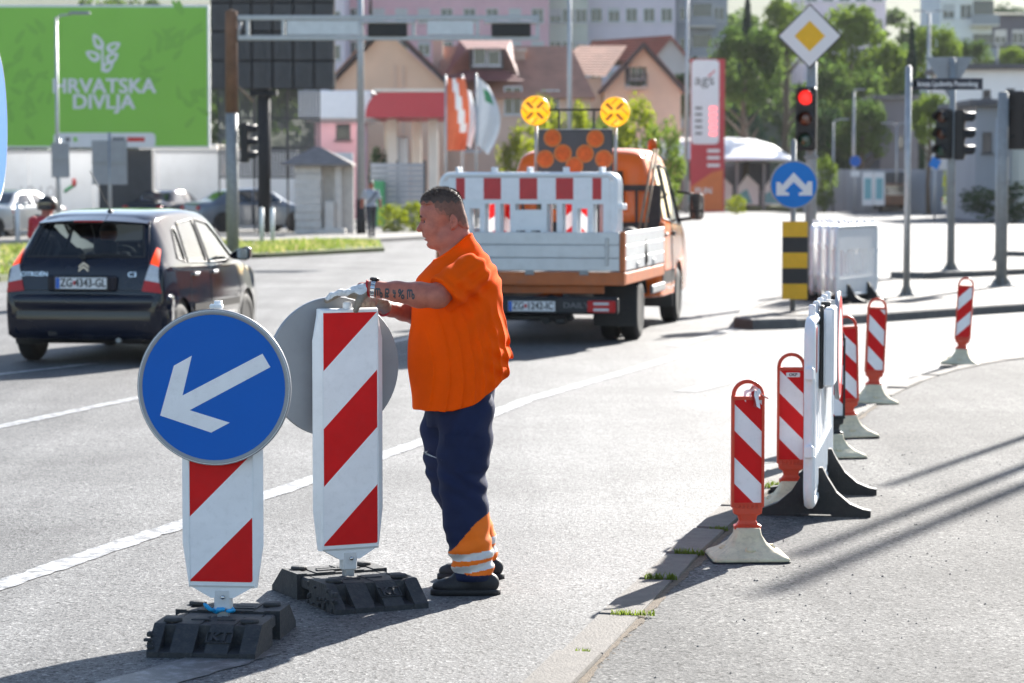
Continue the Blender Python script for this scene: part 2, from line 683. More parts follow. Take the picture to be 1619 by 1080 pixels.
def project(bvh, poly, axis, far, toward, off, cell=.04, lift=True):
    """patch cut to a 2-D outline and laid on a surface: axis 'x','y','z' is the looking
    direction, far the start coordinate, toward the sign of travel; returns verts, faces"""
    ai = 'xyz'.index(axis)
    u, v = [i for i in range(3) if i != ai]
    bm = bmesh.new()
    vs = []
    for a, b in poly:
        p = [0, 0, 0]
        p[u], p[v] = a, b
        vs.append(bm.verts.new(p))
    bm.faces.new(vs)
    for k, i in ((0, u), (1, v)):
        lo, hi = min(p[k] for p in poly), max(p[k] for p in poly)
        n = int((hi - lo) / cell)
        for j in range(1, n + 1):
            co = [0, 0, 0]; no = [0, 0, 0]
            co[i] = lo + (hi - lo) * j / (n + 1); no[i] = 1
            bmesh.ops.bisect_plane(bm, geom=bm.verts[:] + bm.edges[:] + bm.faces[:], plane_co=co, plane_no=no)
    d = [0, 0, 0]; d[ai] = toward
    d = Vector(d)
    last = None
    for vt in bm.verts:
        o = vt.co.copy()
        o[ai] = far
        h, nn, _, _ = bvh.ray_cast(o, d)
        if h is None:
            h, nn, _, _ = bvh.find_nearest(o + d * abs(far) * .5)
        if nn.dot(d) > 0: nn = -nn
        vt.co = h + nn * off
    bm.verts.index_update()
    V = [tuple(x.co) for x in bm.verts]
    F = [tuple(x.index for x in f.verts) for f in bm.faces]
    bm.free()
    return V, F
# ------------------------------------------------------------------ materials of the place
def asphalt(name, dark, light, patch, gloss=0.5):
    m = bpy.data.materials.new(name)
    m.use_nodes = True
    nt = m.node_tree
    N, L = nt.nodes, nt.links
    b = N["Principled BSDF"]
    b.inputs["Roughness"].default_value = gloss
    b.inputs["Specular IOR Level"].default_value = 0.32
    tc = N.new("ShaderNodeTexCoord")
    def noise(scale, detail=4, rough=.6):
        n = N.new("ShaderNodeTexNoise")
        n.inputs["Scale"].default_value = scale
        n.inputs["Detail"].default_value = detail
        n.inputs["Roughness"].default_value = rough
        L.new(tc.outputs["Object"], n.inputs["Vector"])
        return n
    vo = N.new("ShaderNodeTexVoronoi")
    vo.inputs["Scale"].default_value = 72
    L.new(tc.outputs["Object"], vo.inputs["Vector"])
    n1, n2, n3 = noise(120, 4, .75), noise(.55, 6, .62), noise(7, 5)
    rp = N.new("ShaderNodeValToRGB")
    rp.color_ramp.elements[0].position, rp.color_ramp.elements[1].position = .36, .62
    rp.color_ramp.elements[0].color, rp.color_ramp.elements[1].color = dark + (1,), light + (1,)
    L.new(n1.outputs["Fac"], rp.inputs["Fac"])
    # single chips, light and dark
    sp = N.new("ShaderNodeSeparateColor")
    L.new(vo.outputs["Color"], sp.inputs["Color"])
    rc = N.new("ShaderNodeValToRGB")
    e = rc.color_ramp.elements
    e[0].position, e[0].color = 0.0, (.12, .12, .13, 1)
    e[1].position, e[1].color = 1.0, (1.9, 1.88, 1.84, 1)
    k = e.new(.22); k.color = (.85, .85, .85, 1)
    k = e.new(.84); k.color = (1.04, 1.03, 1.02, 1)
    L.new(sp.outputs["Red"], rc.inputs["Fac"])
    mu = N.new("ShaderNodeMix"); mu.data_type = 'RGBA'; mu.blend_type = 'MULTIPLY'; mu.inputs["Factor"].default_value = 1
    L.new(rp.outputs["Color"], mu.inputs[6]); L.new(rc.outputs["Color"], mu.inputs[7])
    r2 = N.new("ShaderNodeValToRGB")
    r2.color_ramp.elements[0].position, r2.color_ramp.elements[1].position = .3, .7
    r2.color_ramp.elements[0].color = (1 - patch, 1 - patch, 1 - patch, 1)
    r2.color_ramp.elements[1].color = (1 + patch * .6, 1 + patch * .6, 1 + patch * .55, 1)
    L.new(n2.outputs["Fac"], r2.inputs["Fac"])
    m2 = N.new("ShaderNodeMix"); m2.data_type = 'RGBA'; m2.blend_type = 'MULTIPLY'; m2.inputs["Factor"].default_value = 1
    L.new(mu.outputs[2], m2.inputs[6]); L.new(r2.outputs["Color"], m2.inputs[7])
    # wheel tracks and wear drawn out along the road
    mp = N.new("ShaderNodeMapping")
    mp.inputs["Rotation"].default_value = (0, 0, R(13))
    mp.inputs["Scale"].default_value = (1.15, .045, 1)
    L.new(tc.outputs["Object"], mp.inputs["Vector"])
    n4 = N.new("ShaderNodeTexNoise")
    n4.inputs["Scale"].default_value = 1.0
    n4.inputs["Detail"].default_value = 6
    n4.inputs["Roughness"].default_value = .65
    L.new(mp.outputs["Vector"], n4.inputs["Vector"])
    r4 = N.new("ShaderNodeValToRGB")
    r4.color_ramp.elements[0].position, r4.color_ramp.elements[1].position = .35, .65
    r4.color_ramp.elements[0].color = (.72, .72, .73, 1)
    r4.color_ramp.elements[1].color = (1.12, 1.12, 1.11, 1)
    L.new(n4.outputs["Fac"], r4.inputs["Fac"])
    m4 = N.new("ShaderNodeMix"); m4.data_type = 'RGBA'; m4.blend_type = 'MULTIPLY'; m4.inputs["Factor"].default_value = 1
    L.new(m2.outputs[2], m4.inputs[6]); L.new(r4.outputs["Color"], m4.inputs[7])
    L.new(m4.outputs[2], b.inputs["Base Color"])
    bp = N.new("ShaderNodeBump")
    bp.inputs["Strength"].default_value = .4
    bp.inputs["Distance"].default_value = .006
    ad = N.new("ShaderNodeMath"); ad.operation = 'ADD'
    L.new(n1.outputs["Fac"], ad.inputs[0]); L.new(vo.outputs["Distance"], ad.inputs[1])
    L.new(ad.outputs[0], bp.inputs["Height"])
    L.new(bp.outputs["Normal"], b.inputs["Normal"])
    MATS[name] = m

def worn_paint(name, c, wear=.45):
    """road paint, worn through to the stone in spots"""
    m = mat(name, c, .55, var=.06, vs=9, bump=.3, bs=120)
    nt = m.node_tree
    N, L = nt.nodes, nt.links
    b = N["Principled BSDF"]
    tc = N.new("ShaderNodeTexCoord")
    n = N.new("ShaderNodeTexNoise"); n.inputs["Scale"].default_value = 11; n.inputs["Detail"].default_value = 8; n.inputs["Roughness"].default_value = .75
    L.new(tc.outputs["Object"], n.inputs["Vector"])
    r = N.new("ShaderNodeValToRGB")
    r.color_ramp.elements[0].position, r.color_ramp.elements[1].position = wear - .06, wear + .06
    L.new(n.outputs["Fac"], r.inputs["Fac"])
    old = b.inputs["Base Color"].links[0].from_socket
    mx = N.new("ShaderNodeMix"); mx.data_type = 'RGBA'
    L.new(r.outputs["Color"], mx.inputs["Factor"])
    mx.inputs[6].default_value = (.11, .11, .11, 1)
    L.new(old, mx.inputs[7])
    L.new(mx.outputs[2], b.inputs["Base Color"])

asphalt("asphalt_road", (.050, .051, .054), (.215, .215, .217), .36, .74)
asphalt("asphalt_lot", (.048, .048, .048), (.195, .192, .188), .34, .92)
asphalt("asphalt_island", (.07, .065, .06), (.14, .13, .12), .35, .7)
worn_paint("road_paint", (.36, .36, .36), .47)
worn_paint("road_paint_faint", (.23, .23, .235), .55)
mat("kerb_stone", (.125, .113, .10), .85, var=.2, vs=14, bump=.6, bs=90, dirt=.35)
mat("kerb_dark", (.13, .125, .12), .8, var=.2, vs=9, bump=.5, bs=60, dirt=.4)
mat("soil", (.13, .10, .07), .95, var=.35, vs=30, bump=.8, bs=120)
mat("grass_ground", (.075, .10, .03), .95, var=.35, vs=2.5, bump=.4, bs=30, tint2=(.12, .12, .05))
leaf_mat("grass_blade", (.09, .135, .03), (.16, .20, .055), .5)
leaf_mat("dry_grass", (.26, .24, .12), (.38, .34, .18), .5)
mat("footway", (.20, .19, .175), .85, var=.12, vs=1.5, bump=.2, bs=40)
mat("hill_green", (.05, .075, .03), .95, var=.4, vs=.08, tint2=(.08, .09, .045))
mat("white_plastic", (.82, .83, .84), .45, spec=.35, var=.04, vs=6, dirt=.10)
mat("white_plastic_dull", (.66, .66, .66), .55, var=.07, vs=8, dirt=.3)
mat("white_sheet", (.87, .855, .865), .5, spec=.3, var=.04, vs=12, dirt=.13)
mat("red_sheet", (.66, .006, .008), .5, spec=.2, var=.07, vs=10, dirt=.05)
mat("red_sheet_faded", (.55, .03, .035), .45, var=.1, vs=10, dirt=.12)
mat("red_plastic", (.62, .055, .018), .45, var=.12, vs=9, dirt=.18)
mat("blue_sign", (.0, .115, .50), .5, spec=.25, var=.03, vs=3)
mat("blue_light_sign", (.01, .20, .62), .5, spec=.25, var=.04, vs=3)
mat("sign_grey", (.30, .31, .33), .5, metal=.2, var=.08, vs=5, dirt=.12)
mat("zinc", (.42, .43, .44), .48, metal=.6, var=.15, vs=14, bump=.05, bs=40)
mat("zinc_dull", (.30, .31, .31), .62, metal=.35, var=.15, vs=8)
mat("steel_bright", (.6, .6, .6), .25, metal=1, var=.05)
mat("rubber", (.028, .030, .034), .75, var=.25, vs=18, bump=.45, bs=90, dirt=.28)
mat("rubber_foot", (.016, .017, .019), .7, var=.2, vs=12, bump=.2, bs=60, dirt=.12)
mat("tyre", (.012, .012, .013), .8, var=.2, vs=12, bump=.2, bs=60)
mat("cream_rubber", (.66, .58, .40), .8, var=.14, vs=14, bump=.3, bs=50, dirt=.4)
mat("black_plastic", (.012, .012, .013), .45, var=.1)
mat("black_matt", (.012, .013, .016), .8, var=.15)
mat("dark_grey", (.05, .052, .058), .6, var=.15, vs=3)
mat("yellow_sign", (.82, .46, .0), .45, var=.06, vs=8, dirt=.08)
mat("black_sign", (.014, .014, .016), .5, var=.1)
mat("print_black", (.01, .01, .01), .6, var=.02)
mat("print_grey", (.16, .16, .17), .6, var=.02)
mat("print_white", (.78, .78, .78), .5, var=.02)
mat("print_red", (.6, .02, .02), .5, var=.02)

# ------------------------------------------------------------------ the ground and the roads
g = MB().sheet([(-900, -60), (900, -60), (900, 1600), (-900, 1600)], -.06, 'xy')
struct(g.build("ground", "grass_ground"))
rd = MB().sheet([(-70, -60), (70, -60), (95, 152), (-80, 152)], 0, 'xy')
road = struct(rd.build("road", "asphalt_road"))

KERB = catmull([(-.72, 5.4), (.1156, 9.39), (.359, 10.56), (1.034, 13.57), (1.86, 17.0), (2.86, 21.0), (4.2, 24.7), (5.9, 26.9), (9, 28.4), (14, 29.5), (22, 30.5)], 40)
lot_poly = [(float(x) + .165, float(y) - .015) for x, y in KERB] + [(22, -30), (-6.6, -30), (-1.3, 2)]
lot = struct(MB().sheet(lot_poly, .022, 'xy').build("parking_lot", "asphalt_lot"))

# kerb: single stones laid end to end along the curve
random.seed(5)
kerb_root = struct(thing("kerb", None, None))
seglen = np.concatenate([[0], np.cumsum(np.hypot(*np.diff(KERB, axis=0).T))])
def on_kerb(s):
    return np.array([np.interp(s, seglen, KERB[:, 0]), np.interp(s, seglen, KERB[:, 1])])
joints = []
jd = [6.1, 7.0, 7.9, 8.78, 9.66, 10.54, 11.48, 12.24, 13.1, 14.0, 14.9, 15.8, 16.7]
cuts = [float(np.interp(d_, KERB[:, 1], seglen)) for d_ in jd]
while cuts[-1] < seglen[-1] - 1.2: cuts.append(cuts[-1] + .8)
for s, s_next in zip(cuts[:-1], cuts[1:]):
    L_ = s_next - s
    a, b = on_kerb(s + .012), on_kerb(s + L_ - .012)
    d = (b - a) / np.linalg.norm(b - a)
    nrm = np.array([d[1], -d[0]])
    w = .165
    up = .038 + random.uniform(-.008, .006)
    j = lambda: random.uniform(-.008, .008)
    bt = [a + nrm * j(), b + nrm * j(), b + nrm * (w + j()), a + nrm * (w + j())]
    ch = .012
    cen = sum(bt) / 4
    tp = [p + (cen - p) / np.linalg.norm(cen - p) * ch * 1.4 for p in bt]
    mb = MB()
    vs = [(p[0], p[1], -.05) for p in bt] + [(p[0], p[1], up - ch) for p in bt] + [(p[0], p[1], up + random.uniform(-.003, .003)) for p in tp]
    fs = [(i, (i + 1) % 4, 4 + (i + 1) % 4, 4 + i) for i in range(4)] + [(4 + i, 4 + (i + 1) % 4, 8 + (i + 1) % 4, 8 + i) for i in range(4)] + [(8, 9, 10, 11)]
    mb.add(vs, fs)
    mb.build("kerb_stone", "kerb_stone", kerb_root)
    joints.append((on_kerb(s), nrm))

# soil and crumbs in the gap between the stones and the lot
mb = MB()
for s in np.arange(.3, 16, .05):
    p, q = on_kerb(s), on_kerb(s + .01)
    d = (q - p) / np.linalg.norm(q - p)
    nrm = np.array([d[1], -d[0]])
    for k in range(2):
        c = p + nrm * (.172 + random.uniform(-.012, .03 + .02 * math.sin(s * 3))) + d * random.uniform(-.03, .03)
        r = random.uniform(.004, .014)
        vs = [(c[0] + r * random.uniform(.7, 1.3) * math.cos(t), c[1] + r * random.uniform(.7, 1.6) * math.sin(t), .021) for t in np.linspace(0, 2 * math.pi, 6)[:-1]] + [(c[0], c[1], .022 + r * .25)]
        mb.add(vs, [(i, (i + 1) % 5, 5) for i in range(5)])
tag(mb.build("soil_crumbs", "soil", fix=False), "dry soil crumbs in the joint along the kerb stones", "soil", kind="stuff")
gap = MB()
lf, rt = [], []
for s in np.arange(.3, 15.5, .03):
    p, q = on_kerb(s), on_kerb(s + .01)
    d = (q - p) / np.linalg.norm(q - p)
    nrm = np.array([d[1], -d[0]])
    wob = .012 + .022 * abs(math.sin(s * 2.1) * math.sin(s * 5.3)) + random.uniform(0, .010)
    a, b = p + nrm * .160, p + nrm * (.170 + wob)
    lf.append((a[0], a[1], .0245)); rt.append((b[0], b[1], .0245))
n = len(lf)
gap.add(lf + rt, [(i, i + 1, n + i + 1, n + i) for i in range(n - 1)])
struct(gap.build("soil_joint", "soil"))
# loose grit on the lot
mb = MB()
for i in range(420):
    y = random.uniform(8.6, 17)
    x = np.interp(y, KERB[:, 1], KERB[:, 0]) + .35 + random.random() ** 1.3 * 3.2
    r = random.uniform(.002, .007)
    vs = [(x + r * random.uniform(.6, 1.3) * math.cos(t), y + r * random.uniform(.6, 1.3) * math.sin(t), .0225) for t in np.linspace(0, 2 * math.pi, 6)[:-1]] + [(x, y, .0225 + r)]
    mb.add(vs, [(k, (k + 1) % 5, 5) for k in range(5)])
tag(mb.build("grit", "kerb_dark", fix=False), "small dark grit strewn over the parking lot", "grit", kind="stuff")

# weed tufts in the joints of the kerb: each one a thing
def tuft(name, x, y, z, n, h, spread, m="grass_blade", along=None):
    mb = MB()
    for i in range(n):
        a = random.uniform(0, 2 * math.pi)
        t = random.uniform(-1, 1)
        bx, by = (x + along[0] * t * spread, y + along[1] * t * spread) if along is not None else (x + random.gauss(0, spread * .4), y + random.gauss(0, spread * .4))
        hh = h * random.uniform(.45, 1.1)
        ln = hh * random.uniform(.2, .9)
        w = .0022 + hh * .03
        ca, sa = math.cos(a), math.sin(a)
        vs = [(bx - sa * w, by + ca * w, z), (bx + sa * w, by - ca * w, z), (bx + ca * ln * .4 + sa * w * .7, by + sa * ln * .4 - ca * w * .7, z + hh * .65),
              (bx + ca * ln * .4 - sa * w * .7, by + sa * ln * .4 + ca * w * .7, z + hh * .65), (bx + ca * ln, by + sa * ln, z + hh)]
        mb.add(vs, [(0, 1, 2, 3), (3, 2, 4)])
    return mb.build(name, m, fix=False)

tuft_px = [((1083, 884), 70, .05, .10, "low green weed tuft in the kerb joint nearest the front striped beacon"),
           ((1128, 846), 40, .04, .07, "small green weed tuft beside the foot of the front striped beacon"),
           ((1022, 926), 45, .045, .06, "green weed tuft on the road side of the third visible kerb stone"),
           ((1056, 930), 22, .05, .04, "sparse weed tuft on the lot side of the third visible kerb stone"),
           ((985, 987), 60, .04, .13, "long thin line of weeds across a kerb joint near the bottom edge"),
           ((906, 1049), 26, .035, .04, "tiny weed tuft on the kerb stone at the bottom edge"),
           ((1212, 775), 40, .07, .06, "green weed tuft between the kerb and the second striped beacon"),
           ((1222, 768), 30, .05, .05, "little weed tuft right beside the second striped beacon's foot")]
for (px, py), n, h, sp, lab in tuft_px:
    p = G(px, py, .03)
    k = int(np.argmin([np.hypot(j[0][0] - p.x, j[0][1] - p.y) for j in joints]))
    if k < 9 and abs(joints[k][0][1] - p.y) < .4:            # weeds root in the joint
        q = joints[k][0]
        u = min(.15, max(.02, (p.x - q[0]) * joints[k][1][0] + (p.y - q[1]) * joints[k][1][1]))
        p.x, p.y = q[0] + joints[k][1][0] * u, q[1] + joints[k][1][1] * u
    tag(tuft("weed_tuft", p.x, p.y, .028, int(n * 1.5), h * .7, sp * .7, along=joints[k][1]), lab, "weed", "weeds in the kerb joints")

# painted lines
def line(pts, w, m="road_paint", z=.004, name="lane_marking"):
    mb = MB()
    C_ = [Vector((p[0], p[1])) for p in pts]
    P = []
    for a, b in zip(C_[:-1], C_[1:]):                 # fine steps, so that the edges can be ragged
        k = max(1, min(160, int((b - a).length / .07)))
        P += [a + (b - a) * (i / k) for i in range(k)]
    P.append(C_[-1])
    rl = random.Random(len(P))
    L_, Rr = [], []
    for i, p in enumerate(P):
        d = (P[min(i + 1, len(P) - 1)] - P[max(i - 1, 0)]).normalized()
        nrm = Vector((-d.y, d.x))
        L_.append(p + nrm * (w / 2 + rl.gauss(0, .007))); Rr.append(p - nrm * (w / 2 + rl.gauss(0, .007)))
    n = len(P)
    mb.add([(p.x, p.y, z) for p in L_] + [(p.x, p.y, z) for p in Rr], [(n + i, n + i + 1, i + 1, i) for i in range(n - 1)])
    return struct(mb.build(name, m))

def gl(*pp):
    return [G(px, py) for px, py in pp]
line(gl((-420, 1065), (0, 926), (330, 815), (660, 702), (830, 634), (1010, 582), (1120, 548)), .15)
line(gl((-300, 745), (0, 675), (225, 628), (460, 578), (625, 540), (760, 508)), .13)
line(gl((-200, 615), (0, 592), (150, 575)), .12)
line(gl((1083, 620), (1190, 594)), .22, "road_paint_faint")
line(gl((1065, 548), (1160, 520)), .16, "road_paint_faint")
# worn stop-line patch at the lower left, under the nearest beacon
line(gl((165, 1095), (300, 1058), (400, 1030)), .26, "road_paint_faint")
line(gl((600, 470), (700, 452)), .2, "road_paint_faint")

# refuges and far kerbs: raised slabs with a stone rim
def island(name, pts, h=.12, rim=.16, top="asphalt_island", rimm="kerb_dark"):
    P = [Vector((p[0], p[1])) for p in pts]
    c = sum(P, Vector((0, 0))) / len(P)
    mb = MB()
    n = len(P)
    # outer wall, chamfer, rim, inner surface 6 mm lower
    def ring(off, z):
        out = []
        for i in range(n):
            a, b = (P[i] - P[i - 1]).normalized(), (P[(i + 1) % n] - P[i]).normalized()
            nr = Vector((-(a.y + b.y), a.x + b.x)).normalized()
            if nr.dot(c - P[i]) < 0: nr = -nr
            q = P[i] + nr * off
            out.append((q.x, q.y, z))
        return out
    rs = [ring(0, -.03), ring(0, h - .02), ring(.02, h), ring(rim, h)]
    mb.loft(rs, 0, True, False, False)
    mb.add(ring(rim, h - .006), [tuple(range(n))], 1)
    return struct(mb.build(name, [rimm, top]))

isl = [G(*p) for p in ((1160, 517), (1190, 521), (1260, 519), (1340, 513), (1450, 505), (1560, 497), (1700, 488), (1900, 476), (1900, 450), (1700, 455), (1500, 452), (1380, 452), (1290, 462), (1215, 480), (1172, 500))]
island("traffic_island", isl)
island("far_traffic_island", [G(*p) for p in ((1408, 440), (1460, 441), (1540, 438), (1640, 433), (1800, 426), (1800, 416), (1640, 419), (1500, 425), (1425, 431))])
island("far_refuge", [G(*p) for p in ((1590, 405), (1640, 406), (1800, 402), (1800, 393), (1640, 396))])
# left verge with grass and footway beyond the crossroads
def slab(name, pp, z, m):
    return struct(MB().prism([(p.x, p.y) for p in [G(*q) for q in pp]], -.05, z, 'xy').build(name, m))
slab("verge", ((-200, 452), (0, 446), (60, 437), (300, 412), (420, 408), (608, 398), (600, 384), (300, 388), (-200, 398)), .10, "grass_ground")
slab("footway", ((-200, 397), (300, 387), (600, 383), (690, 378), (760, 366), (700, 358), (300, 362), (-200, 366)), .11, "footway")
slab("far_verge", ((1170, 332), (1400, 331), (1900, 327), (1900, 318), (1400, 319.5), (1170, 321)), .08, "grass_ground")
line([G(-150, 414), G(45, 404)], .35, z=.115, name="edge_stone")

# rough grass on the verges: uncountable
random.seed(11)
mb = MB()
def blades(poly_px, n, hmin, hmax, z):
    P = [G(*p) for p in poly_px]
    (x0, y0), (x1, y1) = (min(p.x for p in P), min(p.y for p in P)), (max(p.x for p in P), max(p.y for p in P))
    k = 0
    while k < n:
        x, y = random.uniform(x0, x1), random.uniform(y0, y1)
        ins = False
        for i in range(len(P)):
            a, b = P[i], P[i - 1]
            if (a.y > y) != (b.y > y) and x < (b.x - a.x) * (y - a.y) / (b.y - a.y) + a.x: ins = not ins
        if not ins: continue
        k += 1
        h = random.uniform(hmin, hmax) * (0.5 + .8 * abs(math.sin(x * .9) * math.cos(y * .4)))
        a = random.uniform(0, 6.28)
        w = random.uniform(.012, .03)
        ln = random.uniform(.0, .6) * h
        mb.add([(x - w * math.cos(a), y - w * math.sin(a), z), (x + w * math.cos(a), y + w * math.sin(a), z), (x + ln * math.sin(a), y + ln * math.cos(a), z + h)], [(0, 1, 2)], 0 if random.random() < .72 else 1)
blades(((0, 444), (60, 436), (300, 411), (420, 407), (605, 397), (598, 385), (300, 389), (0, 394)), 11000, .05, .17, .09)
blades(((1175, 331), (1400, 330), (1700, 327), (1700, 320), (1400, 321), (1175, 322)), 3500, .15, .4, .07)
tag(mb.build("verge_grass", ["grass_blade", "dry_grass"], fix=False), "rough backlit grass growing on the verges across the junction", "grass", kind="stuff")

# the hill behind the houses
hv, hf = [], []
nx, ny = 60, 30
for j in range(ny):
    y = 190 + j * 22
    for i in range(nx):
        x = -260 + i * 10
        t = max(0, (y - 190) / 260)
        ridge = 1 / (1 + math.exp((x - 84 - (y - 190) * .12) / 10))
        z = (3 + 38 * min(1, t) ** 1.15) * (.18 + .82 * ridge) + 1.5 * math.sin(x * .06) * min(1, t) - 3.2
        hv.append((x, y, z if j else -1))
for j in range(ny - 1):
    for i in range(nx - 1):
        hf.append((j * nx + i, j * nx + i + 1, (j + 1) * nx + i + 1, (j + 1) * nx + i))
struct(MB().add(hv, hf, 0, True).build("hill", "hill_green"))
# ------------------------------------------------------------------ tall guide beacons on rubber bases
def outline8(hw_end, hw_mid, z0, z1, z2, z3, y):
    return [(-hw_end, y, z0), (hw_end, y, z0), (hw_mid, y, z1), (hw_mid, y, z2), (hw_end, y, z3), (-hw_end, y, z3), (-hw_mid, y, z2), (-hw_mid, y, z1)]

def rubber_base(parent, seed):
    rnd = random.Random(seed)
    mb = MB()
    X, Yb = .21, .375
    slots = [(-.165, -.122), (-.032, .012), (.102, .147)]
    def end(sgn):
        def pr(prof, xa, xb):
            poly = [(sgn * y, z) for y, z in prof]
            mb.prism(poly, xa, xb, 'yz')
        edges = [-X] + [e for s_ in slots for e in s_] + [X]
        full = [(.07, 0), (Yb, 0), (Yb, .022), (Yb - .012, .03), (.262, .105), (.25, .112), (.07, .112)]
        cut = [(.07, 0), (Yb - .004, 0), (Yb - .004, .02), (.285, .028), (.268, .036), (.262, .108), (.07, .108)]
        for i in range(len(edges) - 1):
            pr(full if i % 2 == 0 else cut, edges[i], edges[i + 1])
    end(-1); end(1)
    mb.box((0, 0, .05), (.30, .1399, .1), 0)                      # bridge between the two end blocks
    for sx in (-1, 1):
        mb.box((sx * .172, 0, .075), (.044, .139, .05), 0, .008)    # carrying grips in the side notches
        for sy in (-1, 1):
            mb.lathe([(.036, .111), (.036, .122), (.030, .126), (0, .126)], 14, (sx * .15, sy * .2, 0))
            mb.box((sx * .05, sy * .16, .113), (.075, .02, .008), 0, .003)
    mb.box((0, .12, .114), (.20, .03, .006), 0, .002)
    # scuffed, torn rubber along one end
    for i in range(26):
        a = rnd.uniform(-.36, -.05)
        mb.box((-X + .004 + rnd.uniform(-.006, .004), a, rnd.uniform(.012, .09)), (rnd.uniform(.01, .03), rnd.uniform(.01, .03), rnd.uniform(.006, .02)), 0, .003,
               M=Matrix.Rotation(rnd.uniform(-.02, .02), 4, 'Z'))
    base = mb.build("rubber_base", "rubber", parent)
    base["label"] = "black moulded rubber base plate"
    tm = text_mesh("K1", .062, "rubber", .004, .002)
    sl = math.atan2(.075, .101)
    link("moulded_mark", tm, base, (.057, -.314, .0715), (-(math.pi / 2 - sl), 0, 0))
    fr = MB()
    for a, b, c, d in ((-.05, -.028, .05, -.024), (-.05, .024, .05, .028), (-.05, -.0238, -.046, .0238), (.046, -.0238, .05, .0238)):
        fr.box(((a + c) / 2, 0, (b + d) / 2), (c - a, .006, d - b))
    fr.build("mark_frame", "rubber", base, (.057, -.313, .0715), (-(math.pi / 2 - sl), 0, 0))
    return base

def round_sign(parent, name, c, r, facing, face, ring, back="sign_grey", rim="zinc"):
    """traffic sign disc; facing -1 = shows its face towards -y"""
    mb = MB()
    y0 = c[1]
    f = facing
    mb.lathe([(r, -.011 * f), (r + .003, -.004 * f), (r + .003, .010 * f), (r - .004, .014 * f), (r - .018, .014 * f), (r - .02, .001 * f), (0, .0012 * f)][::-1], 64, (c[0], y0, c[2]), 'y', 0)
    sgn = mb.build(name, [back], parent)
    fc = MB()
    n = 64
    ci, co = circle(c[0], c[2], r - .014, n), circle(c[0], c[2], r - .001, n)
    yy = y0 + .0125 * f
    yb = y0 - .012 * f if False else yy
    fc.add([(x, y0 + f * .0135, z) for x, z in ci], [tuple(range(n))], 0)
    fc.add([(x, y0 + f * .0135, z) for x, z in ci] + [(x, y0 + f * .0135, z) for x, z in co], [(i, (i + 1) % n, n + (i + 1) % n, n + i) for i in range(n)], 1)
    fc.build("sign_face", [face, ring], sgn)
    return sgn

def guide_beacon(label, loc, yaw, disc, seed):
    t = thing("guide_beacon", label, "guide beacon", loc, yaw, "tall striped guide beacons at the work site")
    rubber_base(t, seed)
    z0, z3 = .205, 1.252
    mb = MB()
    o = [outline8(.128, .13, z0 + .02, .40, 1.10, z3 - .004, -.028), outline8(.132, .137, z0 + .012, .395, 1.105, z3, -.022),
         outline8(.136, .161, z0 + .01, .385, 1.12, z3 + .004, .0), outline8(.136, .161, z0 + .01, .385, 1.12, z3 + .004, .006),
         outline8(.132, .137, z0 + .012, .395, 1.105, z3, .028), outline8(.128, .13, z0 + .02, .40, 1.10, z3 - .004, .034)]
    mb.loft(o, 0, True, True, False)
    mb.prism([(-.12, z0 + .012), (.12, z0 + .012), (.045, z0 - .03), (-.045, z0 - .03)], -.02, .026, 'xz')
    panel = mb.build("panel", "white_plastic", t)
    sh = MB()
    rect = (-.124, .240, .124, 1.238)
    stripes(sh, rect, -.0295, .248 * math.sqrt(.5), (.124 + 1.238) * math.sqrt(.5), -1, 'xz', (0, 1))
    sheet = sh.build("reflective_sheet", ["white_sheet", "red_sheet"], panel)
    lip = MB()
    for x in (-.1265, .1265):
        lip.box((x, -.0295, .739), (.004, .004, 1.006), 0)
    lip.build("sheet_edging", "white_plastic", panel)
    MB().lathe([(.02, 1.25), (.02, 1.275), (.016, 1.282), (0, 1.282)], 16, (0, .002, 0)).build("top_cap", "white_plastic", t)
    MB().box((0, .003, .168), (.066, .05, .082), 0, .006).build("socket", "white_plastic_dull", t)
    MB().lathe([(.0, -.030), (.007, -.0295), (.0085, -.026), (.0085, -.021)], 12, (0.004, 0, .178), 'y').build("bolt", "steel_bright", t)
    MB().box((0, .003, .115), (.042, .042, .06), 0, .003).build("post", "zinc", t)
    if disc == 'front':
        for z in (1.20, .82): MB().box((0, -.037, z), (.05, .024, .03)).build("sign_bracket", "zinc", t)
        sg = round_sign(t, "direction_sign", (-.015, -.062, 1.003), .30, -1, "blue_sign", "print_white")
        pts = [(256, 657), (278, 578), (306, 562), (291, 625), (415, 558), (427, 579), (302, 648), (364, 667), (335, 683)]
        ar = [(-.015 + (x - 339) / 235 * .6, 1.003 - (y - 612) / 244 * .6) for x, y in pts]
        ar = [ar[0], ar[1], ar[2], ar[3], ar[4], ar[5], ar[6], ar[7], ar[8]]
        MB().sheet(ar[::-1], -.0767, 'xz').build("arrow", "white_sheet", sg)
        MB().tube((-.012, .0, 1.29), (-.012, .0, 1.335), .018, .016, 12).box((-.012, -.03, 1.315), (.05, .03, .018), 0, .004).build("clamp", "white_plastic", t)
    else:
        for z in (1.18, .84): MB().box((-.02, .043, z), (.05, .03, .03)).build("sign_bracket", "zinc", t)
        sg = round_sign(t, "direction_sign", (-.035, .075, 1.0), .30, 1, "blue_sign", "print_white")
        st = MB().sheet([(-.035 - .195 + a * .8 - b * .5, 1.0 - .135 + a * .45 + b * .85) for a, b in ((0, 0), (.055, 0), (.055, .075), (0, .075))], .0728, 'xz')
        stk = st.build("sticker", "white_plastic_dull", sg)
        for i in range(5):
            b0 = .008 + i * .012
            MB().sheet([(-.035 - .195 + a * .8 - b * .5, 1.0 - .135 + a * .45 + b * .85) for a, b in ((.006, b0), (.048, b0), (.048, b0 + .006), (.006, b0 + .006))], .0722, 'xz').build("print_line", "print_grey", stk)
    return t

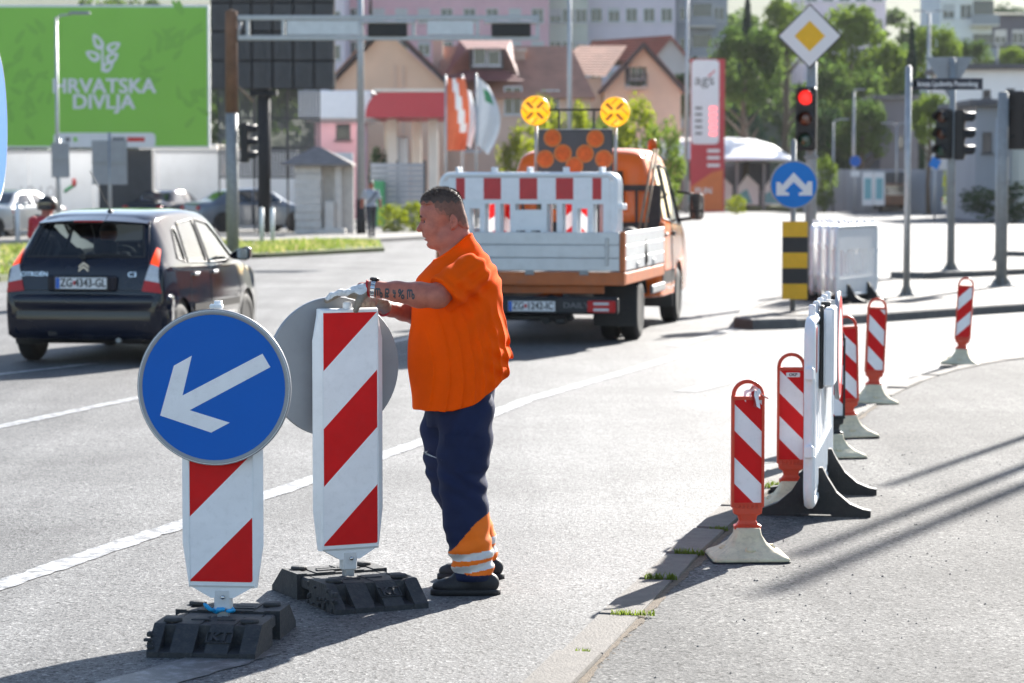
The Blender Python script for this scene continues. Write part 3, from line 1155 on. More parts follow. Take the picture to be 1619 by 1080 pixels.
gb1 = guide_beacon("guide beacon in front with a blue round arrow sign, nearest the camera", (-1.129, 10.06, 0), R(-7), 'front', 3)
gb2 = guide_beacon("guide beacon the worker holds, with the grey back of a round sign behind it", (-.705, 11.10, 0), R(26), 'back', 8)
# a crumpled scrap of blue tape round the foot of the first post
mat("blue_tape", (.02, .36, .72), .4, var=.15, vs=40)
mb = MB()
random.seed(2)
pr = []
for i in range(16):
    a = i / 15 * 5.2
    pr.append((.034 * math.cos(a) + random.uniform(-.006, .006), .034 * math.sin(a) + random.uniform(-.006, .006), .125 + random.uniform(-.006, .008)))
mb.path(pr, [.008 + .004 * random.random() for _ in pr], 6)
mb.path([(-.03, -.03, .125), (-.045, -.045, .135), (-.058, -.05, .15), (-.066, -.052, .158)], [.006, .009, .009, .004], 6)
mb.path([(.02, -.03, .125), (.036, -.04, .128), (.05, -.045, .132)], [.006, .009, .005], 6)
mb.build("tape", "blue_tape", gb1)

# ------------------------------------------------------------------ short red beacons with a carrying loop
def hand_beacon(label, loc, yaw, sign, tilt=0.0, off=.0, dark=False, sticker=False):
    t = thing("warning_beacon", label, "warning beacon", loc, yaw, "short striped warning beacons along the kerb")
    t.rotation_euler = (0, tilt, yaw)
    def rsq(hw, z, r):
        return [(x, y, z) for x, y in rrect(-hw, -hw, hw, hw, r, 3)]
    b = MB().loft([rsq(.178, .006, .03), rsq(.182, .014, .03), rsq(.172, .026, .03), rsq(.124, .050, .025), rsq(.086, .080, .02), rsq(.062, .118, .015), rsq(.056, .15, .012)], 0, True, True, True)
    for a in range(4):
        M = Matrix.Rotation(a * math.pi / 2, 4, 'Z')
        b.box((0, -.108, .054), (.05, .05, .03), 0, .012, M=M @ Matrix.Translation((0, 0, 0)))
    base = b.build("base", "cream_rubber", t)
    MB().loft([rsq(.184, 0, .03), rsq(.184, .008, .03)]).build("base_rim", "rubber_foot", base)
    body = "black_plastic" if dark else "red_plastic"
    nk = MB()
    nk.loft([[(x, y, z) for x, y in rrect(-hx, -hy, hx, hy, .01, 2)] for hx, hy, z in ((.062, .032, .142), (.064, .034, .158), (.05, .024, .166), (.04, .022, .182), (.046, .024, .205), (.066, .026, .215), (.07, .026, .245))], 0, True, True, False)
    for i in range(6):
        nk.box((-.05 + i * .02, -.027, .25), (.009, .008, .022), 0, .002)
    nk.build("neck", body, t)
    fr = MB()
    z0, z1 = .245, .768
    holed(fr, (-.077, z0, .077, z1), [(-.065, z0 + .02, .065, z1 - .016)], -.020, .020)
    fr.box((0, 0, (z0 + z1) / 2), (.1299, .022, z1 - z0 - .0362), 0)
    hp = [(-.068, 0, z1 - .005)] + [(-.068 * math.cos(a), 0, z1 + .004 + .066 * math.sin(a)) for a in np.linspace(0, math.pi, 13)] + [(.068, 0, z1 - .005)]
    board = fr.build("board", body, t)
    MB().path(hp, .0095, 8).build("handle", body, t)
    for f in (-1, 1):
        sh = MB()
        stripes(sh, (-.0645, z0 + .021, .0645, z1 - .017), f * .0125, .125 * math.sqrt(.5) * 1.0, off, sign * (1 if f < 0 else 1), 'xz', (0, 1))
        sh.build("reflective_sheet", ["white_sheet", "red_sheet"], board)
    if sticker:
        s_ = MB().sheet(rrect(-.03, .715, .045, .74, .004, 2), -.0135, 'xz').build("sticker", "print_white", board)
        link("lettering", text_mesh("OKP", .022, "print_black", 0, .0008), s_, (.008, -.0142, .7275))
    return t

def on_lot(px, py, z=.022):
    p = G(px, py, z)
    return (p.x, p.y, z)
S2 = math.sqrt(.5)
b1 = hand_beacon("frontmost striped beacon of the kerb row, ribbon knotted on its loop", on_lot(1181, 883), R(3), 1, off=.03)
b2 = hand_beacon("red and white beacon with a small lettered sticker, beside the white barrier's near end", on_lot(1250, 803), R(-2), 1, off=.045, sticker=True)
b3 = hand_beacon("black framed striped beacon half hidden behind the white barrier", on_lot(1316, 722), R(12), 1, dark=True, off=.02)
b4 = hand_beacon("red and white beacon just past the far end of the white barrier", on_lot(1341, 690), R(8), 1, R(-1.5), off=.05)
b5 = hand_beacon("red and white beacon standing alone at the bend of the kerb", on_lot(1380, 637), R(4), 1, R(2.2), off=.015)
b6 = hand_beacon("farthest striped beacon, leaning right, with stripes rising to the right", on_lot(1519, 576), R(-14), -1, R(3.2), off=.06)

# knotted barrier ribbon on the first loop
random.seed(9)
mb = MB()
for i in range(9):
    a0 = random.uniform(0, 6.28)
    p = Vector((.035 + random.uniform(-.02, .02), random.uniform(-.015, .015), .80 + random.uniform(-.02, .02)))
    d = Vector((math.cos(a0), random.uniform(-.6, .4), math.sin(a0) * .9)).normalized()
    sd = d.cross(Vector((random.uniform(-1, 1), 1, random.uniform(-1, 1)))).normalized()
    L_ = random.uniform(.035, .085)
    w = random.uniform(.008, .018)
    prev = None
    n = 5
    vs = []
    for k in range(n + 1):
        u = k / n
        q = p + d * (L_ * u) + Vector((0, 0, -.03 * u * u)) + sd * (.012 * math.sin(u * 6 + i))
        ww = w * (1 - .5 * abs(u - .5))
        vs += [q + sd * ww, q - sd * ww]
    mb.add(vs, [(2 * k, 2 * k + 1, 2 * k + 3, 2 * k + 2) for k in range(n)], i % 3 == 0 and 1 or 0, True)
mb.build("ribbon", ["white_sheet", "red_sheet_faded"], b1)

# ------------------------------------------------------------------ white plastic site barriers
def slot_holes():
    hs = []
    for s in (-1, 1):
        for c, a, b in ((.26, .30, .65), (.43, .30, .65), (.60, .34, .60), (.775, .30, .65)):
            hs.append((s * c - .055, a, s * c + .055, b))
    hs += [(-.145, .585, .145, .65), (-.135, .30, -.035, .36), (.035, .30, .135, .36)]
    return hs

def barrier_foot(mb, x):
    prof = [(-.30, 0), (-.30, .035), (-.26, .042), (-.19, .07), (-.12, .13), (-.07, .21), (-.045, .26), (.045, .26), (.07, .21), (.12, .13), (.19, .07), (.26, .042), (.30, .035), (.30, 0), (.10, 0), (.09, .012), (-.09, .012), (-.10, 0)]
    mb.prism(prof, x - .035, x + .035, 'yz')
    for k in (-.16, -.08, .0, .08, .16):
        mb.box((x, k, .03 + .08 * (1 - abs(k) / .2)), (.078, .012, .05 + .12 * (1 - abs(k) / .2)), 0)

def barrier(label, group=None, feet=True, band=True):
    t = thing("site_barrier", label, "barrier", group=group)
    mb = MB()
    zb = .085
    prof = rrect(-1.0, 0, 1.0, .995, .10, 5)
    holed(mb, (-.90, .06, .90, .94), slot_holes(), -.022, .022)
    panel = None
    # rounded outer rim as a swept flat tube
    rim = rrect(-.975, .028, .975, .97, .10, 6)
    mb.path([(x, 0, z) for x, z in rim], .030, 8, closed=True)
    # flat edge pieces between rim and slatted field
    mb.box((-.935, 0, .5), (.069, .036, .80), 0, .004)
    mb.box((.935, 0, .5), (.069, .036, .80), 0, .004)
    for i in range(15):                                   # moulded vertical ribs on the lower skirt
        mb.box((-.84 + i * .12, 0, .18), (.03, .056, .18), 0, .006)
    # hinge lugs
    for z in (.22, .62):
        mb.box((1.02, 0, z), (.06, .05, .07), 0, .01)
        mb.box((-1.02, 0, z + .09), (.06, .05, .07), 0, .01)
    panel = mb.build("panel", "white_plastic", t, (0, 0, zb))
    for x in (-.80, -.40, 0, .40, .80):
        MB().box((x, 0, 1.02), (.036, .034, .07), 0, .007).build("stub", "white_plastic", panel)
    for f in (-1, 1) if band else ():
        st = MB()
        xs = [-.81, -.71, -.5, -.305, -.1, .1, .305, .5, .71, .81]
        for i in range(9):
            st.sheet([(xs[i], .70), (xs[i + 1], .70), (xs[i + 1], .935), (xs[i], .935)], f * .0245, 'xz', i % 2)
        st.build("striped_band", ["red_sheet_faded", "white_sheet"], panel)
    if feet:
        for x in (-.49, .49):
            ft = MB()
            barrier_foot(ft, x)
            ft.build("foot", "rubber_foot", t)
    return t

bar1 = barrier("white plastic barrier seen end on beside the kerb, a round sign hung on it", "white site barriers")
bar1.location = (1.69, 14.2, .022)
bar1.rotation_euler = (0, 0, math.pi / 2 - R(9.8))
# the round sign and the flat boxes hung on the barrier, on the side away from the road
sg = thing("round_sign", "round sign with a red rim hung edge on against the near white barrier", "sign", (1.69, 14.2, .022), math.pi / 2 - R(9.8))
rs = round_sign(sg, "sign_disc", (.28, -.085, .86), .30, -1, "print_white", "red_sheet")
MB().add(*(lambda n=48: ([(.28 + r * math.cos(2 * math.pi * i / n), -.0995, .86 + r * math.sin(2 * math.pi * i / n)) for r in (.215, .28) for i in range(n)], [(i, (i + 1) % n, n + (i + 1) % n, n + i) for i in range(n)]))()).build("red_ring", "red_sheet", rs)
MB().box((.28, -.045, 1.10), (.05, .05, .03)).build("hook", "zinc", sg)
lb = thing("warning_lamp_box", "flat white box hung on the near white barrier below its stubs", "lamp box", (1.69, 14.2, .022), math.pi / 2 - R(9.8))
MB().box((-.38, -.075, .90), (.34, .055, .42), 0, .012).build("case", "white_plastic", lb)
MB().box((-.38, -.035, .90), (.30, .02, .44), 0, .004).build("back_plate", "black_plastic", lb)
MB().box((-.38, -.05, 1.12), (.06, .05, .03), 0, .004).build("hook", "black_plastic", lb)
# ------------------------------------------------------------------ the road worker
mat("skin", (.43, .138, .088), .5, var=.12, vs=26, bump=.15, bs=260, sss=.10, tint2=(.38, .115, .08))
mat("lip", (.36, .10, .085), .45, var=.06)
mat("eye_white", (.11, .08, .07), .25, var=.03)
mat("eye_dark", (.02, .018, .02), .25, var=.03)
mat("hair_fade", (.33, .122, .082), .7, var=.2, vs=90)
mat("hair", (.082, .053, .040), .6, var=.25, vs=60)
mat("hair_short", (.19, .088, .062), .75, var=.2, vs=60)
mat("shirt", (.90, .092, .001), .95, spec=.08, var=.05, vs=9, bump=.12, bs=420)
mat("trouser", (.008, .015, .055), .8, spec=.3, var=.14, vs=16, bump=.25, bs=320)
mat("trouser_orange", (.88, .17, .008), .75, spec=.3, var=.05, vs=12, bump=.2, bs=320)
mat("reflective", (.58, .57, .56), .38, metal=.15, var=.06, vs=60)
mat("shoe", (.012, .013, .017), .6, var=.2, vs=30, bump=.2, bs=160)
mat("shoe_sole", (.016, .016, .019), .7, var=.2, vs=30)
mat("glove", (.72, .72, .72), .9, spec=.2, var=.10, vs=22, bump=.5, bs=330, dirt=.55)
mat("glove_palm", (.30, .25, .20), .92, spec=.2, var=.2, vs=28, bump=.5, bs=330, dirt=.6)
mat("glove_cuff", (.50, .02, .025), .8, var=.1, vs=30)
mat("tattoo_ink", (.045, .05, .06), .55, var=.15, vs=80)

HY = -.015                                   # the head's centre line
f = Field((-.50, -.42, 1.10), (.26, .34, 1.785), .0038)
H = lambda x, y, z: (x, HY + y, z)
f.ell(H(-.097, 0, 1.668), (.093, .075, .094), .01)
f.ell(H(-.130, 0, 1.612), (.060, .060, .088), .03)
f.ell(H(-.112, 0, 1.552), (.058, .056, .046), .03)
f.ell(H(-.149, 0, 1.522), (.018, .026, .018), .014)
f.ell(H(-.088, 0, 1.528), (.055, .058, .034), .03)                # under the jaw
for s in (-1, 1):
    f.ell(H(-.140, s * .036, 1.588), (.034, .026, .034), .02)       # cheeks
    f.ell(H(-.078, s * .058, 1.552), (.03, .012, .03), .02)         # jaw corner
    f.ell(H(-.174, s * .027, 1.6405), (.0195, .027, .0085), .010)    # brow
f.ell(H(-.166, 0, 1.668), (.027, .05, .034), .02)                   # forehead
for s in (-1, 1):
    f.ell(H(-.186, s * .031, 1.6235), (.017, .019, .0095), .008, op='s')
    f.ell(H(-.163, s * .032, 1.621), (.0125, .016, .0105), .003)
    f.ell(H(-.1785, s * .0115, 1.5775), (.0095, .0075, .0075), .006)
f.chain([H(-.179, 0, 1.632), H(-.190, 0, 1.608), H(-.2000, 0, 1.589)], [.0078, .0095, .0118], .007)
f.ell(H(-.2000, 0, 1.5860), (.0115, .0135, .0100), .006)
f.ell(H(-.172, 0, 1.566), (.013, .022, .010), .012)                 # upper lip skin
f.ell(H(-.1735, 0, 1.5565), (.0095, .022, .0058), .005)
f.ell(H(-.1685, 0, 1.5425), (.0095, .020, .0068), .006)
f.ell(H(-.182, 0, 1.5492), (.024, .027, .0034), .002, op='s')
f.ell(H(-.165, 0, 1.5325), (.010, .02, .005), .008, op='s')
for s in (-1, 1):                                                   # ears
    rot = Matrix.Rotation(R(-12), 3, 'Y') @ Matrix.Rotation(R(s * 22), 3, 'Z')
    f.ell(H(-.046, s * .079, 1.624), (.0185, .0075, .033), .006, rot)
    f.ell(H(-.050, s * .088, 1.627), (.0115, .010, .022), .003, rot, op='s')
    f.ell(H(-.0475, s * .083, 1.626), (.004, .005, .016), .003, rot)
    f.ell(H(-.058, s * .078, 1.612), (.005, .006, .008), .004)
    f.ell(H(-.053, s * .077, 1.598), (.008, .006, .009), .004)
f.cap(H(-.060, 0, 1.585), H(-.028, 0, 1.44), .064, .079, .022)      # neck
f.cap(H(-.026, 0, 1.60), H(.0, 0, 1.46), .032, .05, .03)
# chest and shoulders, inside the shirt
f.put((-.2, -.2, 1.1), (.16, .2, 1.5), lambda X, Y, Z: sd_sec(X, Y, Z, [1.1, 1.22, 1.36, 1.42, 1.46, 1.50], [-.025, -.03, -.028, -.02, -.018, -.02], [0] * 6, [.18, .17, .15, .12, .09, .07], [.185, .18, .175, .165, .13, .085]), .02)
SHL, ELL_, WRL = (.055, -.185, 1.43), (-.112, -.325, 1.308), (-.393, -.300, 1.337)
SHR, ELR, WRR = (.06, .19, 1.42), (-.16, .235, 1.20), (-.345, .0, 1.238)
lerp = lambda a, b, t: tuple(a[i] + (b[i] - a[i]) * t for i in range(3))
for S_, E_, W_ in ((SHL, ELL_, WRL), (SHR, ELR, WRR)):
    f.cap(lerp(S_, E_, .25), E_, .050, .050, .02)
    m1 = lerp(E_, W_, .28)
    m1 = (m1[0], m1[1], m1[2] - .004)
    f.chain([E_, m1, lerp(E_, W_, .62), lerp(E_, W_, .9), W_], [.0515, .0535, .0430, .0325, .0315], .018)
    f.ell(W_, (.034, .030, .030), .012)
    hd = lerp(W_, E_, -.16)
    f.cap(W_, hd, .026, .024, .01)
f.ell((-.098, -.322, 1.285), (.022, .02, .018), .02)                # point of the elbow
def skin_mi(c):
    y = c[:, 1] - HY
    lip = (c[:, 0] < -.160) & (np.abs(y) < .0215) & (c[:, 2] > 1.5375) & (c[:, 2] < 1.5605)
    return lip.astype(int)
body = smooth_mesh(f.mesh("person", ["skin", "lip"], skin_mi), 1, .4)
BX, BY = -.2075, 11.42
person = link("person", body, None, (BX, BY, 0))
tag(person, "road worker in an orange t-shirt and navy work trousers holding a striped beacon", "person")
body_bvh = bvh_of(body)
for s in (-1, 1):
    e = MB().lathe([(.0001, -.0118)] + [(.0118 * math.sin(a), -.0118 * math.cos(a)) for a in np.linspace(.15, 3.0, 9)] + [(.0001, .0118)], 14, (0, 0, 0), 'x')
    ev = e.build("eye", "eye_white", person, H(-.1655, s * .032, 1.6205))
    MB().lathe([(.0052, -.0001), (.004, -.0012), (.0001, -.0016)], 12, (-.0111, 0, -.0015), 'x').build("iris", "eye_dark", ev)

    lash = [Vector(H(-.205, s * y, 1.6225 - .35 * abs(y - .032) ** 1.2)) for y in np.linspace(.018, .048, 9)]
    lp = []
    for q in lash:
        h, nn, _, _ = body_bvh.ray_cast(q, Vector((1, 0, 0)))
        if h: lp.append(h - Vector((.0008, 0, 0)))
    if len(lp) > 3: MB().path(lp, .0017, 5).build("eyelid_line", "hair", person)
# eyebrows and hair -------------------------------------------------
random.seed(21)
def spikes(mb, pts, nrm, length, width, mi, lean):
    for p, nn in zip(pts, nrm):
        L_ = length * random.uniform(.6, 1.25)
        d = (nn + Vector(lean) + Vector((random.uniform(-.35, .35), random.uniform(-.35, .35), random.uniform(-.3, .3)))).normalized()
        sd = d.orthogonal().normalized()
        sd.rotate(Matrix.Rotation(random.uniform(0, 6.28), 3, d))
        b = p - nn * .0015
        mb.add([b - sd * width, b + sd * width, b + d * L_], [(0, 1, 2)], mi)
HL = ([-.25, -.185, -.137, -.128, -.112, -.085, -.066, -.03, .0, .05], [1.695, 1.697, 1.698, 1.672, 1.654, 1.648, 1.622, 1.606, 1.592, 1.588])
hf_ = Field((-.22, -.13, 1.56), (.03, .1, 1.80), .004)
hf_.ell(H(-.097, 0, 1.669), (.0955, .0775, .0965), .01)
hf_.ell(H(-.150, 0, 1.700), (.040, .055, .030), .03)
hf_.cap(H(-.05, 0, 1.62), H(-.035, 0, 1.58), .064, .058, .02)
g = np.meshgrid(*hf_.ax, indexing='ij')
top = np.clip((g[2] - 1.70) / .05, 0, 1)
hf_.D -= (.006 * top - .0008 * (1 - top)).astype(np.float32)
cutz = np.interp(g[0], HL[0], HL[1]) + .002 * np.sin(g[0] * 150 + g[1] * 110)
hf_.D = np.maximum(hf_.D, (cutz - g[2]).astype(np.float32))
hair_me = hf_.mesh("hair", ["hair", "hair_short", "hair_fade"], lambda c: np.where(c[:, 2] > 1.708 + .006 * np.sin(c[:, 0] * 200), 0, np.where(c[:, 2] > np.interp(c[:, 0], HL[0], HL[1]) + .018 + .006 * np.sin(c[:, 0] * 260), 1, 2)))
hair_me = smooth_mesh(hair_me, 1, .3)
hair = link("hair", hair_me, person)
hair["label"] = "short dark brown hair clipped close at the sides"
mb = MB()
polys = [p for p in hair_me.polygons]
for i in range(9000):
    p = random.choice(polys)
    c, nn = Vector(p.center), Vector(p.normal)
    if nn.z < -.4: continue
    t = min(1, max(0, (c.z - 1.69) / .05))
    spikes(mb, [c + Vector((random.uniform(-.002, .002), random.uniform(-.002, .002), random.uniform(-.002, .002)))], [nn], .0035 + .0085 * t, .0006 + .0003 * t, 0 if t > .2 else 1, (-.35 * t, 0, .25))
st = mb.build("hair_strands", ["hair", "hair_short"], hair, fix=False)
st["kind"] = "stuff"
for s in (-1, 1):
    mb = MB()
    for i in range(170):
        u = random.random()
        o = Vector(H(-.21, s * (.014 + .034 * u), 1.6395 + .006 * math.sin(u * 3) + random.uniform(-.003, .003)))
        h, nn, _, _ = body_bvh.ray_cast(o, Vector((1, 0, 0)))
        if h: spikes(mb, [h], [nn], .006, .0007, 0, (0, s * .8, -.1))
    eb = mb.build("eyebrow", "hair", person, fix=False)
    eb["kind"] = "stuff"

# t-shirt -------------------------------------------------------------
sf = Field((-.32, -.44, .76), (.26, .36, 1.60), .0046)
zs = [.76, .80, .87, .934, 1.017, 1.12, 1.223, 1.30, 1.363, 1.41, 1.45, 1.48, 1.515, 1.56]
fr = [-.222, -.228, -.236, -.244, -.253, -.241, -.230, -.222, -.208, -.172, -.135, -.112, -.098, -.09]
bk = [.165, .170, .180, .192, .203, .190, .168, .160, .152, .132, .108, .086, .058, .03]
ay = [.246, .246, .244, .240, .234, .226, .215, .212, .208, .192, .150, .115, .09, .075]
cx = [(a + b) / 2 for a, b in zip(fr, bk)]
ax = [(b - a) / 2 for a, b in zip(fr, bk)]
sf.put((-.3, -.24, .77), (.24, .24, 1.56), lambda X, Y, Z: sd_sec(X, Y, Z, zs, cx, [0] * len(zs), ax, ay), .01)
for s, S_, E_ in ((-1, SHL, ELL_), (1, SHR, ELR)):
    a, b = np.array(S_), np.array(E_)
    d = (b - a) / np.linalg.norm(b - a)
    end = a + d * (.205 if s < 0 else .20)
    sl, g = sf.sub(np.minimum(a, end) - .16, np.maximum(a, end) + .16)
    slv = sd_cap(*g, tuple(a + d * .03 + np.array((-.010, -s * .014, -.016))), tuple(end + d * .06 + np.array((.002, 0, -.012))), .078, .082)
    cn = d + np.array((-.10, 0, -.22)) if s < 0 else d
    cn = cn / np.linalg.norm(cn)
    cut = (g[0] - end[0]) * cn[0] + (g[1] - end[1]) * cn[1] + (g[2] - end[2]) * cn[2]
    slv = -smin(-slv, -cut, .006)
    # the sleeve is open: hollow it towards its mouth
    inner = sd_cap(*g, tuple(a + d * .14), tuple(end + d * .08 + np.array((.002, 0, -.012))), .030, .062)
    sf.D[sl] = smin(sf.D[sl], slv, .035)
    sf.D[sl] = np.maximum(sf.D[sl], -inner)
X, Y, Z = np.meshgrid(*sf.ax, indexing='ij')
# folds: drag lines from the shoulders, soft drapes over the belly, gathers at the back of the waist
wv = .010 * np.sin(9 * X + 5 * Z) + .012 * np.sin(7 * Z - 6 * Y)
drape = np.sin((X * .9 + Y * .35 + wv) * 62 + 4.0 * np.sin(Z * 5)) * np.clip((1.30 - Z) / .25, 0, 1) * np.clip((X + .30) / .2, .15, 1)
shoul = np.sin((Z * .85 - X * .75 + wv) * 95) * np.exp(-((X - .06) ** 2 + (Z - 1.40) ** 2) / .012)
arm = np.sin(((X + .02) * .7 + Z * .9 + wv * 1.5) * 75) * np.exp(-((X + .02) ** 2 + (Z - 1.33) ** 2) / .012)
waist = np.sin((Z * 1.0 + X * .55 + wv) * 80) * np.exp(-((X - .17) ** 2 / .006 + (Z - 1.0) ** 2 / .02))
mid = np.sin((Z * .55 - X * .85 + wv * 1.2) * 58) * np.exp(-((X - .07) ** 2 / .012 + (Z - 1.16) ** 2 / .02))
rdg = lambda q: (1 - np.abs(q)) ** 1.5 * 2 - 1
sf.D += (-.0065 * rdg(drape) + .0080 * shoul + .0085 * arm + .0075 * waist + .0110 * mid + .0015 * np.sin(40 * Z + 30 * X + 25 * Y)).astype(np.float32)
hem = np.interp(X, [-.26, -.22, -.05, .07, .16, .21], [.805, .798, .80, .845, .92, .955]) + .004 * np.sin(Y * 40 + X * 30)
sf.D = np.maximum(sf.D, (hem - Z).astype(np.float32))
neck = sd_cap(X, Y, Z, H(-.075, 0, 1.60), H(-.040, 0, 1.455), .0745, .079)
sf.D = np.maximum(sf.D, -neck.astype(np.float32))
sf.D = np.maximum(sf.D, (Z - np.interp(X, [-.2, -.12, -.06, -.0, .03, .1], [1.43, 1.455, 1.498, 1.55, 1.573, 1.58])).astype(np.float32))
shirt_me = smooth_mesh(sf.mesh("t_shirt", "shirt"), 1, .5)
# the neckband follows the opening
shirt = link("t_shirt", shirt_me, person)
sb = bvh_of(shirt_me)
ring = []
for a in np.linspace(0, 2 * math.pi, 40)[:-1]:
    x, y = -.053 + .083 * math.cos(a), HY + .083 * math.sin(a)
    z = np.interp(x, [-.2, -.12, -.06, -.0, .03, .1], [1.43, 1.455, 1.498, 1.55, 1.573, 1.58])
    h, nn, _, _ = sb.find_nearest(Vector((x, y, z)))
    ring.append(h)
MB().path(ring, .0055, 6, closed=True).build("neckband", "shirt", shirt)

# trousers ------------------------------------------------------------
tf = Field((-.27, -.36, .045), (.24, .40, .985), .0052)
tf.put((-.25, -.2, .74), (.22, .2, .98), lambda X, Y, Z: sd_sec(X, Y, Z, [.72, .80, .88, .98], [-.03, -.025, -.015, -.012], [.0, .0, 0, 0], [.135, .150, .150, .150], [.165, .17, .165, .16]), .03)
near = [((.004, -.095, .80), .128), ((.004, -.115, .70), .122), ((-.006, -.135, .60), .112), ((-.008, -.155, .475), .105), ((.010, -.178, .31), .099), ((.026, -.19, .20), .095), ((.040, -.198, .105), .088)]
farl = [((-.045, .10, .80), .130), ((-.075, .13, .69), .120), ((-.082, .16, .56), .108), ((-.050, .19, .43), .102), ((.008, .22, .30), .096), ((.038, .238, .20), .092), ((.052, .248, .105), .086)]
for lg in (near, farl):
    tf.chain([p for p, _ in lg], [r for _, r in lg], .012)
X, Y, Z = np.meshgrid(*tf.ax, indexing='ij')
wv = .014 * np.sin(8 * Z + 9 * Y) + .008 * np.sin(23 * X)
tw = .0055 * np.sin((Z + .55 * X + wv) * 78) * np.exp(-((Z - .50) / .10) ** 2)
tw += .0060 * np.sin((Z - .45 * X + wv) * 88) * np.exp(-((Z - .16) / .10) ** 2)
tw += .0060 * np.sin((X * .9 - Z * .5 + wv) * 64) * np.exp(-((Z - .72) / .10) ** 2)
tw += .0030 * np.sin((Z * .6 + X + wv) * 50)
tf.D += tw.astype(np.float32)
tf.D = np.maximum(tf.D, (.062 + .02 * (X + .05) - Z).astype(np.float32))
def tr_mi(c):
    x, z = c[:, 0], c[:, 2]
    m = np.zeros(len(c), int)
    o = (z < .262 + .90 * x + .012 * np.sin(30 * x)) & (z > .098 - .06 * x)
    m[o] = 1
    b1 = o & (np.abs(z - (.172 + .10 * x)) < .016)
    b2 = o & (np.abs(z - (.118 + .16 * x)) < .016)
    m[b1 | b2] = 2
    return m
tr_me = smooth_mesh(tf.mesh("trousers", ["trouser", "trouser_orange", "reflective"], tr_mi), 1, .5)
trousers = link("trousers", tr_me, person)
trousers["label"] = "navy work trousers with orange lower legs and silver reflective bands"
tb = bvh_of(tr_me)
V, F = project(tb, [(-.075, .545), (.072, .535), (.078, .672), (-.07, .685)], 'y', -.6, 1, .006, .02)
pk = MB().add(V, F, 0, True).build("cargo_pocket", "trouser", trousers)
V, F = project(tb, [(-.078, .655), (.082, .645), (.082, .690), (-.076, .702)], 'y', -.6, 1, .0105, .02)
MB().add(V, F, 0, True).build("pocket_flap", "trouser", pk)
V, F = project(tb, [(-.20, .585), (-.188, .580), (-.17, .592), (-.158, .612), (-.166, .598), (-.188, .588)], 'y', -.6, 1, .003, .02)
MB().add(V, F, 0, True).build("tick_mark", "reflective", trousers)

# shoes -----------------------------------------------------------------
def shoe(cx_, cy_):
    s_ = Field((cx_ - .20, cy_ - .075, -.01), (cx_ + .19, cy_ + .075, .17), .0045)
    c = lambda x, y, z: (cx_ + x, cy_ + y, z)
    s_.ell(c(.085, 0, .052), (.062, .040, .050), .02)
    s_.ell(c(.01, 0, .050), (.09, .040, .045), .03)
    s_.ell(c(-.075, 0, .036), (.072, .046, .036), .03)
    s_.cap(c(.055, 0, .07), c(.055, 0, .13), .047, .046, .02)
    s_.cap(c(-.02, 0, .085), c(.04, 0, .12), .030, .036, .02)
    g_ = np.meshgrid(*s_.ax, indexing='ij')
    s_.D += (.0014 * np.sin(g_[0] * 170) * np.clip((g_[2] - .05) / .02, 0, 1) * (g_[0] < cx_ + .02)).astype(np.float32)
    s_.D = np.maximum(s_.D, (.016 - g_[2]).astype(np.float32))
    o = link("shoe", smooth_mesh(s_.mesh("shoe", "shoe"), 1, .5), person)
    ol = catmull([(.152, 0), (.13, .036), (.05, .040), (-.05, .046), (-.115, .044), (-.150, .018), (-.150, -.018), (-.115, -.044), (-.05, -.046), (.05, -.040), (.13, -.036)], 4)
    q = [(cx_ + a, cy_ + b) for a, b in ol]
    sm = MB().loft([[(a, b, 0.0) for a, b in q], [(a, b, .020) for a, b in q], [(cx_ + (a - cx_) * .97, cy_ + (b - cy_) * .95, .026) for a, b in q]])
    sm.build("sole", "shoe_sole", o)
shoe(.006, -.205)
shoe(.022, .245)

# gloves ----------------------------------------------------------------
def glove(name, wrist, palm, knuck, fingers, thumb, elbow, up, flat):
    lo = np.min([wrist, palm, knuck] + [p for fg in fingers for p in fg] + thumb, axis=0) - .06
    hi = np.max([wrist, palm, knuck] + [p for fg in fingers for p in fg] + thumb, axis=0) + .06
    gf = Field(lo, hi, .0028)
    w, p, k = np.array(wrist), np.array(palm), np.array(knuck)
    ax_ = (k - w) / np.linalg.norm(k - w)
    el = np.array(elbow)
    bk_ = (el - w) / np.linalg.norm(el - w)
    u = np.array(up) - ax_ * np.dot(up, ax_); u /= np.linalg.norm(u)
    sd = np.cross(ax_, u)
    rot = np.stack([ax_, sd, u], 1)
    gf.ell(tuple(p), (.058, .044, flat), .012, rot)
    gf.cap(tuple(w + bk_ * .012), tuple(p), .0345, .030, .018)
    for o in (-.03, -.01, .011, .031):
        gf.cap(tuple(p + sd * o * .7), tuple(k + sd * o), .0145, .0135, .010)
    for fg in fingers:
        gf.chain(fg, [.0152, .0142, .0132, .0122][:len(fg)], .006)
    gf.chain(thumb, [.018, .0145, .0125], .012)
    g_ = np.meshgrid(*gf.ax, indexing='ij')
    gf.D += (.0016 * np.sin(150 * (g_[0] * ax_[0] + g_[1] * ax_[1] + g_[2] * ax_[2]) + 60 * g_[2])).astype(np.float32) * .8
    cut = (g_[0] - w[0]) * bk_[0] + (g_[1] - w[1]) * bk_[1] + (g_[2] - w[2]) * bk_[2] + .016
    gf.D = np.maximum(gf.D, cut.astype(np.float32))
    me = smooth_mesh(gf.mesh(name, ["glove", "glove_palm"], lambda c: (((c - p) @ u) < -.004 + .006 * np.sin(c[:, 0] * 90)).astype(int)), 1, .4)
    o = link(name, me, person)
    rg = []
    a_, b_ = u, np.cross(bk_, u)
    for t in np.linspace(0, 2 * math.pi, 25)[:-1]:
        q = w - bk_ * .016 + a_ * .0345 * math.cos(t) + b_ * .0345 * math.sin(t)
        rg.append(tuple(q))
    MB().path(rg, .0042, 6, closed=True).build("cuff", "glove_cuff", o)
    return o
fl = []
